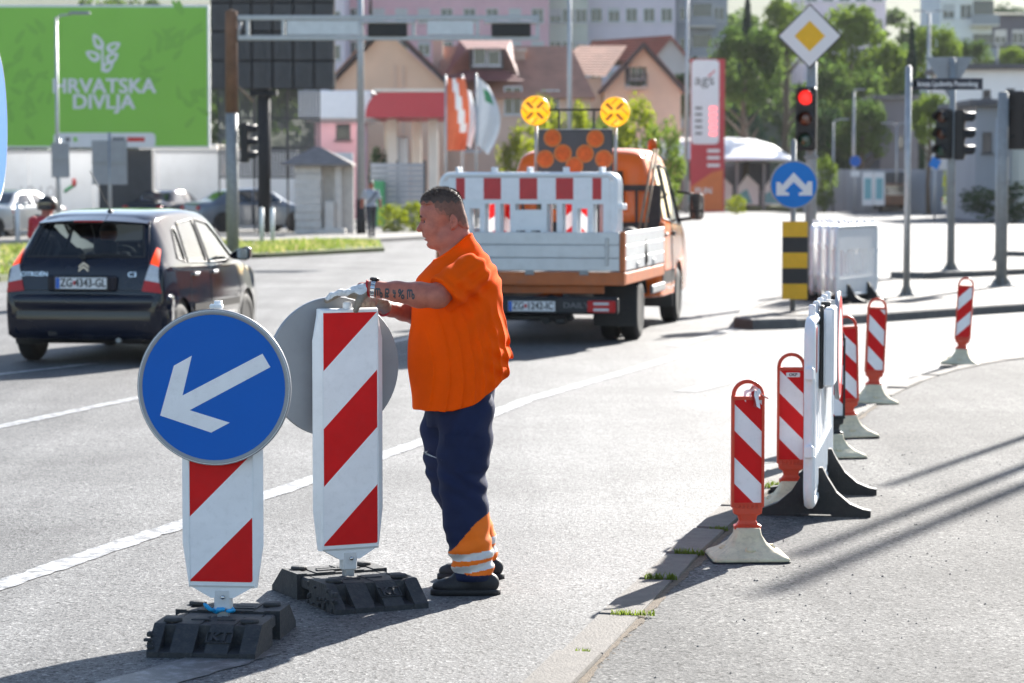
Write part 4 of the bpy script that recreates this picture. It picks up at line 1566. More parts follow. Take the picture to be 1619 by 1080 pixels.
for i, (oy, ln) in enumerate(((-.036, .9), (-.012, 1.0), (.012, .97), (.035, .82))):
    r0 = np.array((-.492, -.306 + oy, 1.322))
    fl.append([tuple(r0), tuple(r0 + np.array((-.038, -.006 + oy * .08, -.001)) * ln), tuple(r0 + np.array((-.071, -.013 + oy * .15, -.012)) * ln), tuple(r0 + np.array((-.093, -.018 + oy * .2, -.032)) * ln)])
glove("glove", WRL, (-.450, -.304, 1.324), (-.495, -.307, 1.321), fl, [(-.43, -.335, 1.312), (-.447, -.362, 1.283), (-.458, -.372, 1.250)], ELL_, (.1, 0, 1), .028)
dd = np.array((.899, .438, 0))
fr_ = []
for o, ln in ((-.034, .9), (-.011, 1.0), (.011, .97), (.032, .85)):
    r0 = np.array((-.402, -.150, 1.285)) + dd * o + np.array((0, 0, -abs(o) * .1))
    nrm = np.array((.438, -.899, 0)) * -1
    fr_.append([tuple(r0), tuple(r0 + np.array((-.018, -.040, .004)) * ln), tuple(r0 + np.array((-.026, -.066, -.016)) * ln), tuple(r0 + np.array((-.026, -.072, -.042)) * ln)])
glove("glove", WRR, (-.375, -.085, 1.272), (-.398, -.145, 1.285), fr_, [(-.40, -.06, 1.262), (-.43, -.10, 1.262), (-.455, -.13, 1.258)], ELR, (0, .15, 1), .023)

# wrist watch on the near arm -------------------------------------------
w, e_ = np.array(WRL), np.array(ELL_)
bk_ = (e_ - w) / np.linalg.norm(e_ - w)
c0 = w + bk_ * .006
u = np.array((0, .2, 1.0)); u -= bk_ * np.dot(u, bk_); u /= np.linalg.norm(u)
v = np.cross(bk_, u)
mb = MB()
for t in np.linspace(.55, 2 * math.pi - .55, 17):
    M = Matrix(((bk_[0], -math.sin(t) * u[0] + math.cos(t) * v[0], math.cos(t) * u[0] + math.sin(t) * v[0], c0[0] + .0365 * (math.cos(t) * u[0] + math.sin(t) * v[0])),
                (bk_[1], -math.sin(t) * u[1] + math.cos(t) * v[1], math.cos(t) * u[1] + math.sin(t) * v[1], c0[1] + .0365 * (math.cos(t) * u[1] + math.sin(t) * v[1])),
                (bk_[2], -math.sin(t) * u[2] + math.cos(t) * v[2], math.cos(t) * u[2] + math.sin(t) * v[2], c0[2] + .0365 * (math.cos(t) * u[2] + math.sin(t) * v[2])), (0, 0, 0, 1)))
    mb.box((0, 0, 0), (.019, .0115, .004), 0, .001, M)
watch = mb.build("watch", "steel_bright", person)
M = Matrix(((bk_[0], v[0], u[0], c0[0] + .0385 * u[0]), (bk_[1], v[1], u[1], c0[1] + .0385 * u[1]), (bk_[2], v[2], u[2], c0[2] + .0385 * u[2]), (0, 0, 0, 1)))
MB().lathe([(0, -.002), (.019, -.002), (.021, .002), (.021, .007), (.018, .010), (0, .010)], 20, (0, 0, 0), 'z', M=M).box((0, .022, .004), (.006, .008, .006), 0, .001, M).box((.008, -.022, .004), (.006, .006, .005), 0, .001, M).box((-.008, -.022, .004), (.006, .006, .005), 0, .001, M).build("watch_case", "black_plastic", watch)

# inked letters along the forearm -----------------------------------------
glyphs = [[[(0, 0), (0, 1), (.8, 1), (.8, .2)], [(.4, 1), (.4, .2)], [(.8, .55), (1.15, .55), (1.15, .1), (.8, .1)]],
          [[(.1, 0), (.1, 1), (.7, 1), (.7, .55), (.1, .55)], [(.4, .55), (.4, 0)], [(.1, .2), (.7, .2)]],
          [[(.2, 1), (.2, .6), (.7, .6)], [(.5, .95), (.5, 0)], [(.2, .2), (.5, .3)]],
          [[(0, .2), (.8, 1)], [(0, 1), (.35, 1), (.35, .65), (0, .65), (0, 1)], [(.5, .4), (.9, .4), (.9, .05), (.5, .05), (.5, .4)]],
          [[(0, 0), (0, 1), (.8, 1), (.8, .2)], [(.4, 1), (.4, .2)], [(.8, .55), (1.15, .55), (1.15, .1), (.8, .1)]]]
mb = MB()
gx = [594, 609, 620.5, 631, 645]
for gi, gs in enumerate(glyphs):
    for stroke in gs:
        pts = []
        for (a0, b0), (a1, b1) in zip(stroke[:-1], stroke[1:]):
            for t in np.linspace(0, 1, 5):
                pts.append((a0 + (a1 - a0) * t, b0 + (b1 - b0) * t))
        for (a0, b0), (a1, b1) in zip(pts[:-1], pts[1:]):
            if abs(a0 - a1) + abs(b0 - b1) < 1e-6: continue
            q = []
            dx, dz = a1 - a0, b1 - b0
            L_ = math.hypot(dx, dz)
            nx_, nz_ = -dz / L_ * .11, dx / L_ * .11
            for a, b in ((a0 + nx_, b0 + nz_), (a0 - nx_, b0 - nz_), (a1 - nx_, b1 - nz_), (a1 + nx_, b1 + nz_)):
                x = (gx[gi] + a * 9.0 - 809.5) / 369 - BX
                z = 1.8 - (470 - b * 14 + (gx[gi] + a * 9 - 594) * .035 - 286) / 369
                h, nn, _, _ = body_bvh.ray_cast(Vector((x, -.6, z)), Vector((0, 1, 0)))
                q.append(h - Vector((0, 1, 0)) * .0022 if h else Vector((x, -.34, z)))
            mb.add(q, [(0, 1, 2, 3)], 0, True)
mb.build("tattoo", "tattoo_ink", person, fix=False)
# ------------------------------------------------------------------ motor vehicles
mat("car_navy", (.006, .009, .020), .07, spec=.4, var=.1, vs=2, coat=.0)
mat("car_silver", (.36, .38, .40), .3, metal=.6, var=.05, vs=2, coat=.6)
mat("car_bluegrey", (.13, .16, .20), .3, metal=.5, var=.06, vs=2, coat=.6)
mat("car_white", (.72, .73, .74), .3, var=.04, vs=2, coat=.6)
mat("trim_black", (.010, .010, .011), .5, var=.1)
mat("interior", (.020, .021, .025), .85, var=.2, vs=4)
mat("lamp_red", (.45, .006, .010), .3, spec=.3, var=.08, vs=20, coat=.1)
mat("lamp_lit", (.65, .03, .008), .3, spec=.3, var=.2, vs=30, emit=(1.0, .07, .012), es=.4)
mat("lamp_clear", (.55, .56, .58), .2, var=.12, vs=30, coat=.7)
mat("plate_white", (.72, .73, .74), .45, var=.04, vs=20, dirt=.12)
mat("plate_blue", (.02, .12, .5), .45, var=.04)
mat("chrome", (.55, .56, .58), .15, metal=1, var=.05)
mat("rim_silver", (.42, .43, .45), .35, metal=.7, var=.1, vs=10)
glass_mat("car_glass", (.60, .68, .70))
glass_mat("car_glass_clear", (.62, .68, .68))
mat("dark_glass", (.015, .02, .024), .06, spec=.8, var=.1, coat=.5)

def car_sections(tab, step=.035):
    """tab columns: y, z bottom, z top, belt z, max half width, belt half width, roof half width"""
    T = np.array(tab, float)
    ys = [T[0, 0]]
    while ys[-1] < T[-1, 0] - 1e-6:
        sl = abs(np.interp(ys[-1] + .01, T[:, 0], T[:, 2]) - np.interp(ys[-1], T[:, 0], T[:, 2])) / .01
        ys.append(min(T[-1, 0], ys[-1] + step / (1 + .6 * min(sl, 6))))
    C = [interp(np.array(ys), T[:, 0], T[:, k]) for k in range(7)]
    secs = []
    for i, y in enumerate(ys):
        zb, zt, zl, wm, wb, wr = (float(C[k][i]) for k in range(1, 7))
        zl = min(zl, zt - .035)
        zm = min(zb + .33, zl - .05)
        h = zt - zl
        low = [(0, zb), (wm * .55, zb), (wm - .05, zb + .015), (wm - .012, zb + .09), (wm, zm), (wb + (wm - wb) * .45, zl - (zl - zm) * .22), (wb, zl)]
        up = [(wb, zl), (wb + (wr - wb) * .42, zl + .42 * h), (wr + (wb - wr) * .10, zl + .82 * h), (wr * .93, zl + .945 * h), (wr * .72, zl + .99 * h), (wr * .35, zt), (0, zt + .004)]
        a = catmull(low, 4)
        b = catmull(up, 5)
        half = [tuple(p) for p in a] + [tuple(p) for p in b[1:]]
        full = [(x, y, z) for x, z in half] + [(-x, y, z) for x, z in half[-2:0:-1]]
        secs.append(full)
    return secs

class Shell:
    """thin car skin; windows and arches are cut out of it along straight edges"""
    def __init__(self, secs):
        self.bm = bmesh.new()
        rows = [[self.bm.verts.new(p) for p in s] for s in secs]
        n = len(secs[0])
        for k in range(len(rows) - 1):
            for i in range(n):
                self.bm.faces.new((rows[k][i], rows[k][(i + 1) % n], rows[k + 1][(i + 1) % n], rows[k + 1][i]))
        self.bm.faces.new(rows[0][::-1])
        self.bm.faces.new(rows[-1])
        bmesh.ops.recalc_face_normals(self.bm, faces=self.bm.faces)
        self.bvh = BVHTree.FromBMesh(self.bm)
    def cut(self, poly, axis, lo, hi):
        """remove the convex outline seen along axis, only where axis coordinate is in lo..hi; returns patch"""
        ai = 'xyz'.index(axis)
        u, v = [i for i in range(3) if i != ai]
        n = len(poly)
        c = (sum(p[0] for p in poly) / n, sum(p[1] for p in poly) / n)
        bb = (min(p[0] for p in poly) - .2, max(p[0] for p in poly) + .2, min(p[1] for p in poly) - .2, max(p[1] for p in poly) + .2)
        def sel():
            out = []
            for f in self.bm.faces:
                m = f.calc_center_median()
                if lo < m[ai] < hi and bb[0] < m[u] < bb[1] and bb[2] < m[v] < bb[3]: out.append(f)
            return out
        planes = []
        for i in range(n):
            a, b = poly[i], poly[(i + 1) % n]
            d = (b[0] - a[0], b[1] - a[1])
            nn = (d[1], -d[0])
            if (c[0] - a[0]) * nn[0] + (c[1] - a[1]) * nn[1] > 0: nn = (-nn[0], -nn[1])
            co = [0, 0, 0]; no = [0, 0, 0]
            co[u], co[v] = a; no[u], no[v] = nn
            planes.append((Vector(co), Vector(no).normalized()))
            fs = sel()
            es = {e for f in fs for e in f.edges}
            vs = {w for f in fs for w in f.verts}
            bmesh.ops.bisect_plane(self.bm, geom=list(fs) + list(es) + list(vs), dist=1e-5, plane_co=co, plane_no=no)
        rem = [f for f in sel() if all((f.calc_center_median() - co).dot(no) < 1e-6 for co, no in planes)]
        idx, V, F = {}, [], []
        for f in rem:
            q = []
            for w in f.verts:
                if w not in idx:
                    idx[w] = len(V)
                    V.append(tuple(w.co))
                q.append(idx[w])
            F.append(tuple(q))
        bmesh.ops.delete(self.bm, geom=rem, context='FACES')
        return V, F
    def build(self, name, m, parent):
        me = bpy.data.meshes.new(name)
        for f in self.bm.faces: f.smooth = True
        self.bm.to_mesh(me)
        self.bm.free()
        me.materials.append(MATS[m])
        return link(name, me, parent)

def patch(VF, name, m, parent, inward=.006):
    V, F = VF
    mb = MB().add(V, F, 0, True)
    o = mb.build(name, m, parent)
    me = o.data
    c = Vector((0, sum(v[1] for v in V) / len(V), sum(v[2] for v in V) / len(V) - .3))
    for vt in me.vertices:
        n = vt.normal if vt.normal.dot(vt.co - c) > 0 else -vt.normal
        vt.co -= n * inward
    return o

def seal(bvh, poly, axis, far, toward, r, name, m, parent, off=.0):
    """rubber or metal strip following an outline on the skin"""
    ai = 'xyz'.index(axis)
    u, v = [i for i in range(3) if i != ai]
    pts = []
    n = len(poly)
    for i in range(n):
        a, b = poly[i], poly[(i + 1) % n]
        k = max(2, int(math.hypot(b[0] - a[0], b[1] - a[1]) / .06))
        for j in range(k):
            o = [0, 0, 0]
            o[u], o[v] = a[0] + (b[0] - a[0]) * j / k, a[1] + (b[1] - a[1]) * j / k
            o[ai] = far
            d = [0, 0, 0]; d[ai] = toward
            h, nn, _, _ = bvh.ray_cast(Vector(o), Vector(d))
            if h: pts.append(h + (nn if nn.dot(Vector(d)) < 0 else -nn) * off)
    return MB().path(pts, r, 5, closed=True).build(name, m, parent)

def wheel(parent, x, y, r, w, side, rim="rim_silver", spokes=7, dual=False):
    """tyre and rim, turned about the x axis"""
    t = MB().lathe([(r * .60, -w / 2 + .01), (r * .70, -w / 2), (r * .90, -w / 2 + .005), (r * .985, -w / 2 + .03), (r, -w / 4), (r, w / 4), (r * .985, w / 2 - .03), (r * .90, w / 2 - .005), (r * .70, w / 2), (r * .60, w / 2 - .01)], 36, (0, 0, 0), 'x')
    wh = thing("wheel", None, None)
    wh.parent = parent
    wh.location = (x, y, r)
    t.build("tyre", "tyre", wh)
    rm = MB()
    s = side
    rm.lathe([(r * .66, s * w * .40), (r * .62, s * w * .44), (r * .58, s * w * .36), (r * .56, s * .0)], 30, (0, 0, 0), 'x')
    rm.lathe([(r * .56, s * w * .05), (.0001, s * w * .05)], 30, (0, 0, 0), 'x')
    for k in range(spokes):
        a = 2 * math.pi * k / spokes
        M = Matrix.Rotation(a, 4, 'X')
        rm.prism([(-r * .09, r * .10), (r * .09, r * .10), (r * .055, r * .60), (-r * .055, r * .60)], s * w * .18, s * w * .36, 'yz', M=M)
    rm.lathe([(r * .17, s * w * .1), (r * .16, s * w * .42), (.0001, s * w * .44)], 16, (0, 0, 0), 'x')
    rm.build("rim", rim, wh)
    return wh

def arch_poly(y, z, r, n=16):
    return [(y + r * math.cos(2 * math.pi * i / n), z + r * math.sin(2 * math.pi * i / n)) for i in range(n)]

def arch_liner(parent, x0, x1, y, z, r):
    mb = MB()
    secs = [[(x, y + r * math.cos(a), z + r * math.sin(a)) for a in np.linspace(-.35, math.pi + .35, 14)] for x in (x0, x1)]
    mb.loft(secs, 0, False, False, True)
    mb.add([(x0, y + r * math.cos(a), z + r * math.sin(a)) for a in np.linspace(-.35, math.pi + .35, 14)], [tuple(range(14))])
    return mb.build("wheel_arch", "trim_black", parent)

def number_plate(parent, txt, c, w=.52, h=.11, f=-1):
    pl = MB().box(c, (w + .03, .012, h + .03), 0, .004).build("plate_holder", "trim_black", parent)
    MB().box((c[0], c[1] - .008, c[2]), (w, .006, h), 0, .002).build("plate", "plate_white", pl)
    MB().sheet([(c[0] - w / 2 + .003, c[2] - h / 2 + .003), (c[0] - w / 2 + .043, c[2] - h / 2 + .003), (c[0] - w / 2 + .043, c[2] + h / 2 - .003), (c[0] - w / 2 + .003, c[2] + h / 2 - .003)], c[1] - .0122, 'xz').build("country_band", "plate_blue", pl)
    a_, b_ = txt.split(" ")
    link("plate_lettering", text_mesh(a_, .112, "print_black", 0, .0022, sx=.82), pl, (c[0] - .148, c[1] - .0125, c[2]))
    link("plate_lettering", text_mesh(b_, .112, "print_black", 0, .0022, sx=.80), pl, (c[0] + .095, c[1] - .0125, c[2]))
    MB().sheet([(c[0] - .082, c[2] + .022), (c[0] - .082, c[2] - .008), (c[0] - .066, c[2] - .024), (c[0] - .050, c[2] - .008), (c[0] - .050, c[2] + .022)], c[1] - .0124, 'xz').build("plate_crest", "red_sheet_faded", pl)
    return pl

# ---- the dark blue hatchback
C3 = [(0.00, .30, .66, .60, .735, .70, .60), (.02, .27, .80, .72, .775, .735, .62), (.05, .26, .96, .86, .80, .765, .625), (.10, .25, 1.05, .93, .815, .785, .62), (.22, .24, 1.22, .955, .825, .795, .60),
      (.36, .23, 1.385, .96, .83, .80, .585), (.44, .22, 1.435, .96, .833, .80, .585), (.60, .21, 1.475, .955, .834, .80, .59), (1.0, .20, 1.51, .945, .834, .80, .60), (1.5, .20, 1.52, .935, .834, .80, .605),
      (2.0, .20, 1.50, .93, .834, .80, .60), (2.3, .20, 1.44, .925, .834, .80, .60), (2.6, .20, 1.30, .925, .834, .80, .61), (2.9, .20, 1.10, .92, .832, .795, .64), (3.08, .20, 1.0, .90, .828, .785, .66),
      (3.35, .21, .93, .86, .815, .77, .66), (3.62, .22, .84, .78, .78, .73, .62), (3.76, .24, .74, .68, .72, .67, .56), (3.84, .28, .60, .54, .62, .58, .48)]
car = thing("hatchback_car", "dark navy hatchback driving away with its brake lights on", "car", (-4.20, 25.35, 0), R(-9.5))
sh = Shell(car_sections(C3))
BV = sh.bvh
side_w = {"quarter": [(.62, 1.03), (.86, .985), (.90, 1.34), (.80, 1.31)], "rear": [(.935, .985), (1.60, .965), (1.585, 1.405), (1.02, 1.375)],
          "front": [(1.69, .962), (2.66, .965), (2.36, 1.22), (2.12, 1.355), (1.665, 1.405)]}
glass = []
rearw = [(-.60, 1.055), (.60, 1.055), (.515, 1.375), (.0, 1.392), (-.515, 1.375)]
glass.append(("rear_window", sh.cut(rearw, 'y', -.1, .7)))
wind = [(-.66, 1.03), (.66, 1.03), (.56, 1.41), (-.56, 1.41)]
glass.append(("windscreen", sh.cut(wind, 'y', 2.0, 3.3)))
for s in (1, -1):
    for k, p in side_w.items():
        glass.append((k + "_side_window", sh.cut(p, 'x', *((.4, 1.0) if s > 0 else (-1.0, -.4)))))
for y in (.62, 3.065):
    for s in (1, -1):
        sh.cut(arch_poly(y, .30, .345), 'x', *((.55, 1.0) if s > 0 else (-1.0, -.55)))
body = sh.build("body", "car_navy", car)
for nm, vf in glass:
    patch(vf, nm, "car_glass" if "rear" in nm or "quarter" in nm else "car_glass_clear", car)
for s in (1, -1):
    for k, p in side_w.items():
        seal(BV, p, 'x', s * 1.2, -s, .010, "window_seal", "trim_black", body)
seal(BV, rearw, 'y', -.5, 1, .012, "window_seal", "trim_black", body)
for s in (1, -1):
    for y in (.62, 3.065):
        arch_liner(body, s * .80, s * .52, y, .30, .345)
        wheel(car, s * .735, y, .292, .175, s, "rim_silver", 7)
# door shut lines and side rubbing strip
for s in (1, -1):
    for poly in ([(.90, .42), (.96, .94), (1.63, .93), (1.64, .36), (1.05, .36)], [(1.665, .36), (1.665, .93), (2.70, .93), (2.76, .60), (2.66, .36)]):
        seal(BV, poly, 'x', s * 1.2, -s, .0035, "door_gap", "trim_black", body)
    V, F = project(BV, [(1.00, .49), (2.70, .49), (2.70, .56), (1.00, .56)], 'x', s * 1.2, -s, .012, .08)
    MB().add(V, F, 0, True).build("rubbing_strip", "trim_black", body)
    for y in (1.12, 1.80):
        hb = BV.ray_cast(Vector((s * 1.2, y, .86)), Vector((-s, 0, 0)))[0]
        MB().box((hb.x + s * .014, y, .86), (.03, .17, .035), 0, .01).build("door_handle", "chrome", body)
    mr = MB().loft([[(s * (.80 + .07 * 0), 2.52 + a, 1.0 + b) for a, b in rrect(-.03, -.03, .03, .03, .012, 2)], [(s * .88, 2.50 + a, 1.02 + b) for a, b in rrect(-.05, -.06, .05, .06, .03, 2)],
                    [(s * .98, 2.46 + a, 1.03 + b) for a, b in rrect(-.07, -.075, .06, .075, .03, 2)], [(s * 1.03, 2.46 + a, 1.03 + b) for a, b in rrect(-.04, -.05, .04, .05, .03, 2)]])
    m_ = mr.build("door_mirror", "car_navy", car)
    MB().sheet([(s * .955 + a, 1.03 + b) for a, b in rrect(-.055, -.055, .055, .055, .02, 3)], 2.387, 'xz').build("mirror_glass", "chrome", m_)
# rear bumper
def bumper(parent, y0, hw, z0, z1, m, depth=.34, bulge=.05):
    plan = catmull([(hw - .008, depth), (hw + .006, depth * .6), (hw - .02, .12), (hw - .11, .012), (hw * .5, -.03), (0, -.042), (-hw * .5, -.03), (-hw + .11, .012), (-hw + .02, .12), (-hw - .006, depth * .6), (-hw + .008, depth)], 5)
    prof = [(-.05, z0), (-.012, z0 + .03), (.0, z0 + .10), (.0, z0 + (z1 - z0) * .60), (-.006, z0 + (z1 - z0) * .66), (.004, z0 + (z1 - z0) * .72), (.006, z1 - .045), (-.012, z1 - .008), (-.05, z1)]
    secs = []
    for i, (x, y) in enumerate(plan):
        d = plan[min(i + 1, len(plan) - 1)] - plan[max(i - 1, 0)]
        d = d / np.linalg.norm(d)
        nr = np.array((-d[1], d[0]))
        if nr[1] > 0 and abs(x) < hw * .7: nr = -nr
        if nr[0] * x < 0: nr = -nr
        secs.append([(x + nr[0] * o, y0 + y + nr[1] * o, z) for o, z in prof])
    mb = MB().loft(secs, 0, False, False, True)
    return mb.build("bumper", m, parent)
bp_ = bumper(car, .0, .835, .25, .695, "car_navy")
MB().box((-.30, -.008, .31), (.10, .05, .05), 0, .01).build("tow_cover", "trim_black", bp_)
MB().tube((.36, -.01, .245), (.36, .2, .25), .025, .025, 12).build("exhaust_pipe", "zinc_dull", car)
MB().box((0, .12, .27), (1.2, .2, .08), 0, .02).build("underbody", "trim_black", car)
MB().box((0, 1.9, .22), (1.3, 3.2, .06), 0, .02).build("floor_pan", "trim_black", car)
# tail lamps: red, clear and red sections
for s in (1, -1):
    lamp = None
    for nm, m, poly in (("tail_lamp", "lamp_lit", [(.665, .985), (.745, .955), (.70, 1.12), (.672, 1.14)]),
                        ("reversing_lens", "lamp_clear", [(.625, .832), (.765, .805), (.745, .9535), (.665, .9835)]),
                        ("lower_lens", "lamp_red", [(.60, .725), (.785, .705), (.765, .8035), (.625, .8305)])):
        V, F = project(BV, [(s * a, b) for a, b in poly], 'y', -.6, 1, .012, .025)
        lo = MB().add(V, F, 0, True).build(nm, m, lamp if lamp else car)
        lamp = lamp or lo
# tailgate: gap line, badge, lettering, plate, wiper, spoiler with high brake lamp, aerial
seal(BV, [(-.63, .73), (.63, .73), (.655, .98), (.56, 1.40), (-.56, 1.40), (-.655, .98)], 'y', -.6, 1, .004, "tailgate_gap", "trim_black", body)
def rear_y(x, z):
    return BV.ray_cast(Vector((x, -.6, z)), Vector((0, 1, 0)))[0].y
for dz in (0, -.036):
    yy = rear_y(0, .97 + dz)
    MB().prism([(-.052, .945 + dz), (0, .985 + dz), (.052, .945 + dz), (.052, .965 + dz), (0, 1.007 + dz), (-.052, .965 + dz)], yy - .012, yy + .006, 'xz').build("badge_chevron", "chrome", body)
for tx, x, sz in (("CITROËN", -.50, .06), ("C3", .50, .07)):
    link("badge_lettering", text_mesh(tx, sz, "chrome", .002, .0008, sx=1.1), body, (x, rear_y(x, .885) - .016, .885), (R(-8), 0, 0))
MB().box((0, -.005, .80), (.70, .05, .16), 0, .02).build("plate_recess", "car_navy", car)
number_plate(car, "ZG 4343-GL", (0, -.038, .802))
wp = MB().path([(-.02, rear_y(-.02, 1.06) - .03, 1.065), (.2, rear_y(.2, 1.085) - .028, 1.085), (.44, rear_y(.44, 1.075) - .025, 1.075)], [.012, .008, .006], 6)
wp.lathe([(.03, -.03), (.026, .02), (0, .025)], 12, (-.02, rear_y(-.02, 1.06) - .01, 1.06), 'y').build("rear_wiper", "trim_black", car)
spx = np.linspace(-.56, .56, 15)
sp_ = MB().loft([[(x, .30 - .10 + .12 * (x / .56) ** 2, 1.412 - .03 * (x / .56) ** 2), (x, .42 + .08 * (x / .56) ** 2, 1.455 - .035 * (x / .56) ** 2), (x, .46 + .08 * (x / .56) ** 2, 1.42 - .035 * (x / .56) ** 2), (x, .215 + .12 * (x / .56) ** 2, 1.392 - .03 * (x / .56) ** 2)] for x in spx], 0, True, True, False)
spo = sp_.build("spoiler", "car_navy", car)
MB().box((0, .196, 1.401), (.30, .012, .014), 0, .003).build("high_brake_lamp", "lamp_red", spo)
an = MB().lathe([(.035, 0), (.03, .012), (.014, .03), (.006, .035)], 12, (.05, .72, 1.485), 'z')
an.path([(.05, .72, 1.51), (-.02, .60, 1.72), (-.085, .50, 1.90)], .004, 5)
an.build("aerial", "trim_black", car)
# cabin: seats, headrests, dashboard, steering wheel
for nm, x, y, w in (("front_seat", .36, 1.72, .48), ("front_seat", -.36, 1.72, .48), ("rear_seat", 0, .78, 1.25)):
    st = MB().loft([[(x + a * w, y - .02, z) for a, z in ((-.48, .45), (.48, .45), (.5, .75), (.42, 1.02 if w < .6 else .98), (-.42, 1.02 if w < .6 else .98), (-.5, .75))], [(x + a * w, y + .13, z) for a, z in ((-.48, .45), (.48, .45), (.5, .75), (.40, 1.0), (-.40, 1.0), (-.5, .75))]])
    st.box((x, y + .32, .48), (w, .5, .16), 0, .04)
    so = st.build(nm, "interior", car)
    for hx in ((x,) if w < .6 else (-.4, .4)):
        MB().box((hx, y + .07, 1.10 if w < .6 else 1.04), (.25, .10, .17), 0, .04).tube((hx, y + .07, .95), (hx, y + .07, 1.06), .03).build("headrest", "interior", so)
MB().box((0, 2.68, .86), (1.36, .5, .22), 0, .06).build("dashboard", "interior", car)
MB().path([(-.36 + .18 * math.cos(a), 2.32 + .07 * math.sin(a), .93 + .17 * math.sin(a)) for a in np.linspace(0, 6.28, 20)[:-1]], .014, 6, closed=True).build("steering_wheel", "interior", car)
MB().box((0, .4, .62), (1.3, .7, .06), 0, .02).build("parcel_shelf", "interior", car)
# the driver, a dark figure in the left front seat
df = Field((-.62, 1.5, .5), (-.08, 2.25, 1.42), .012)
df.ell((-.36, 1.90, 1.26), (.09, .10, .125), .02)
df.cap((-.36, 1.88, 1.18), (-.36, 1.87, 1.05), .055, .06, .03)
df.ell((-.36, 1.86, .84), (.20, .13, .26), .05)
for s in (-1, 1):
    df.chain([(-.36 + s * .19, 1.87, 1.0), (-.36 + s * .23, 2.0, .78), (-.36 + s * .15, 2.2, .92)], [.06, .05, .04], .03)
mat("dark_clothes", (.05, .05, .06), .9, var=.2)
dm = df.mesh("person", ["skin", "dark_clothes", "hair"], lambda c: np.where(c[:, 2] > 1.27, 2, np.where((c[:, 2] < 1.10), 1, 0)))
drv = link("person", dm, None, car.location, car.rotation_euler)
tag(drv, "driver seen as a dark shape through the navy hatchback's rear window", "person")
# ------------------------------------------------------------------ the orange works truck
mat("truck_orange", (.74, .135, .006), .22, spec=.35, var=.05, vs=2, coat=.05, dirt=.08)
mat("truck_orange_dull", (.45, .12, .03), .6, var=.15, vs=4, dirt=.35)
mat("alu_board", (.56, .58, .60), .42, metal=.35, var=.07, vs=5, bump=.05, bs=30, dirt=.16)
mat("truck_black", (.012, .013, .016), .55, var=.15, vs=6, dirt=.1)
mat("amber_lens", (.80, .30, .0), .3, var=.12, vs=18, coat=.4, emit=(1.0, .45, .0), es=.35)  # weak emission imitates sunlight glowing in the lens
mat("amber_dark", (.42, .12, .01), .35, var=.2, vs=30)
mat("orange_lens", (.50, .085, .006), .45, spec=.3, var=.25, vs=20, bump=.3, bs=60)
mat("wood_pole", (.24, .17, .11), .8, var=.25, vs=12)

tk = thing("works_truck", "orange crew cab truck with an aluminium drop-side bed and arrow board", "truck", (.20, 28.35, 0), R(-10.9))
# cab
CAB = [(3.36, .42, 2.02, 1.30, .93, .92, .74), (3.40, .40, 2.10, 1.30, .96, .945, .76), (3.48, .38, 2.16, 1.30, .985, .96, .77), (3.8, .36, 2.20, 1.28, .99, .965, .77), (4.6, .36, 2.21, 1.24, .99, .965, .77), (5.1, .36, 2.17, 1.22, .99, .965, .77),
       (5.35, .36, 2.05, 1.20, .99, .96, .78), (5.75, .36, 1.70, 1.18, .98, .95, .80), (6.0, .38, 1.42, 1.16, .97, .93, .82), (6.25, .40, 1.28, 1.10, .95, .90, .80), (6.5, .42, 1.10, 1.0, .88, .84, .74), (6.6, .46, .90, .84, .78, .74, .66)]
sh = Shell(car_sections(CAB, .06))
BV = sh.bvh
sw = {"rear_door_window": [(3.78, 1.34), (4.40, 1.30), (4.40, 2.00), (3.84, 2.00)], "front_door_window": [(4.52, 1.28), (5.60, 1.24), (5.48, 1.56), (5.12, 1.96), (4.52, 2.00)]}
gl_ = []
for s in (1, -1):
    for k, p in sw.items():
        gl_.append((k, sh.cut(p, 'x', *((.4, 1.1) if s > 0 else (-1.1, -.4)))))
rw = [(-.55, 1.45), (.55, 1.45), (.52, 1.92), (-.52, 1.92)]
gl_.append(("cab_rear_window", sh.cut(rw, 'y', 3.2, 3.7)))
gl_.append(("windscreen", sh.cut([(-.78, 1.36), (.78, 1.36), (.68, 2.0), (-.68, 2.0)], 'y', 5.0, 6.3)))
for s in (1, -1):
    sh.cut(arch_poly(5.10, .36, .43), 'x', *((.6, 1.1) if s > 0 else (-1.1, -.6)))
cab = sh.build("cab", "truck_orange", tk)
for nm, vf in gl_: patch(vf, nm, "car_glass_clear", cab)
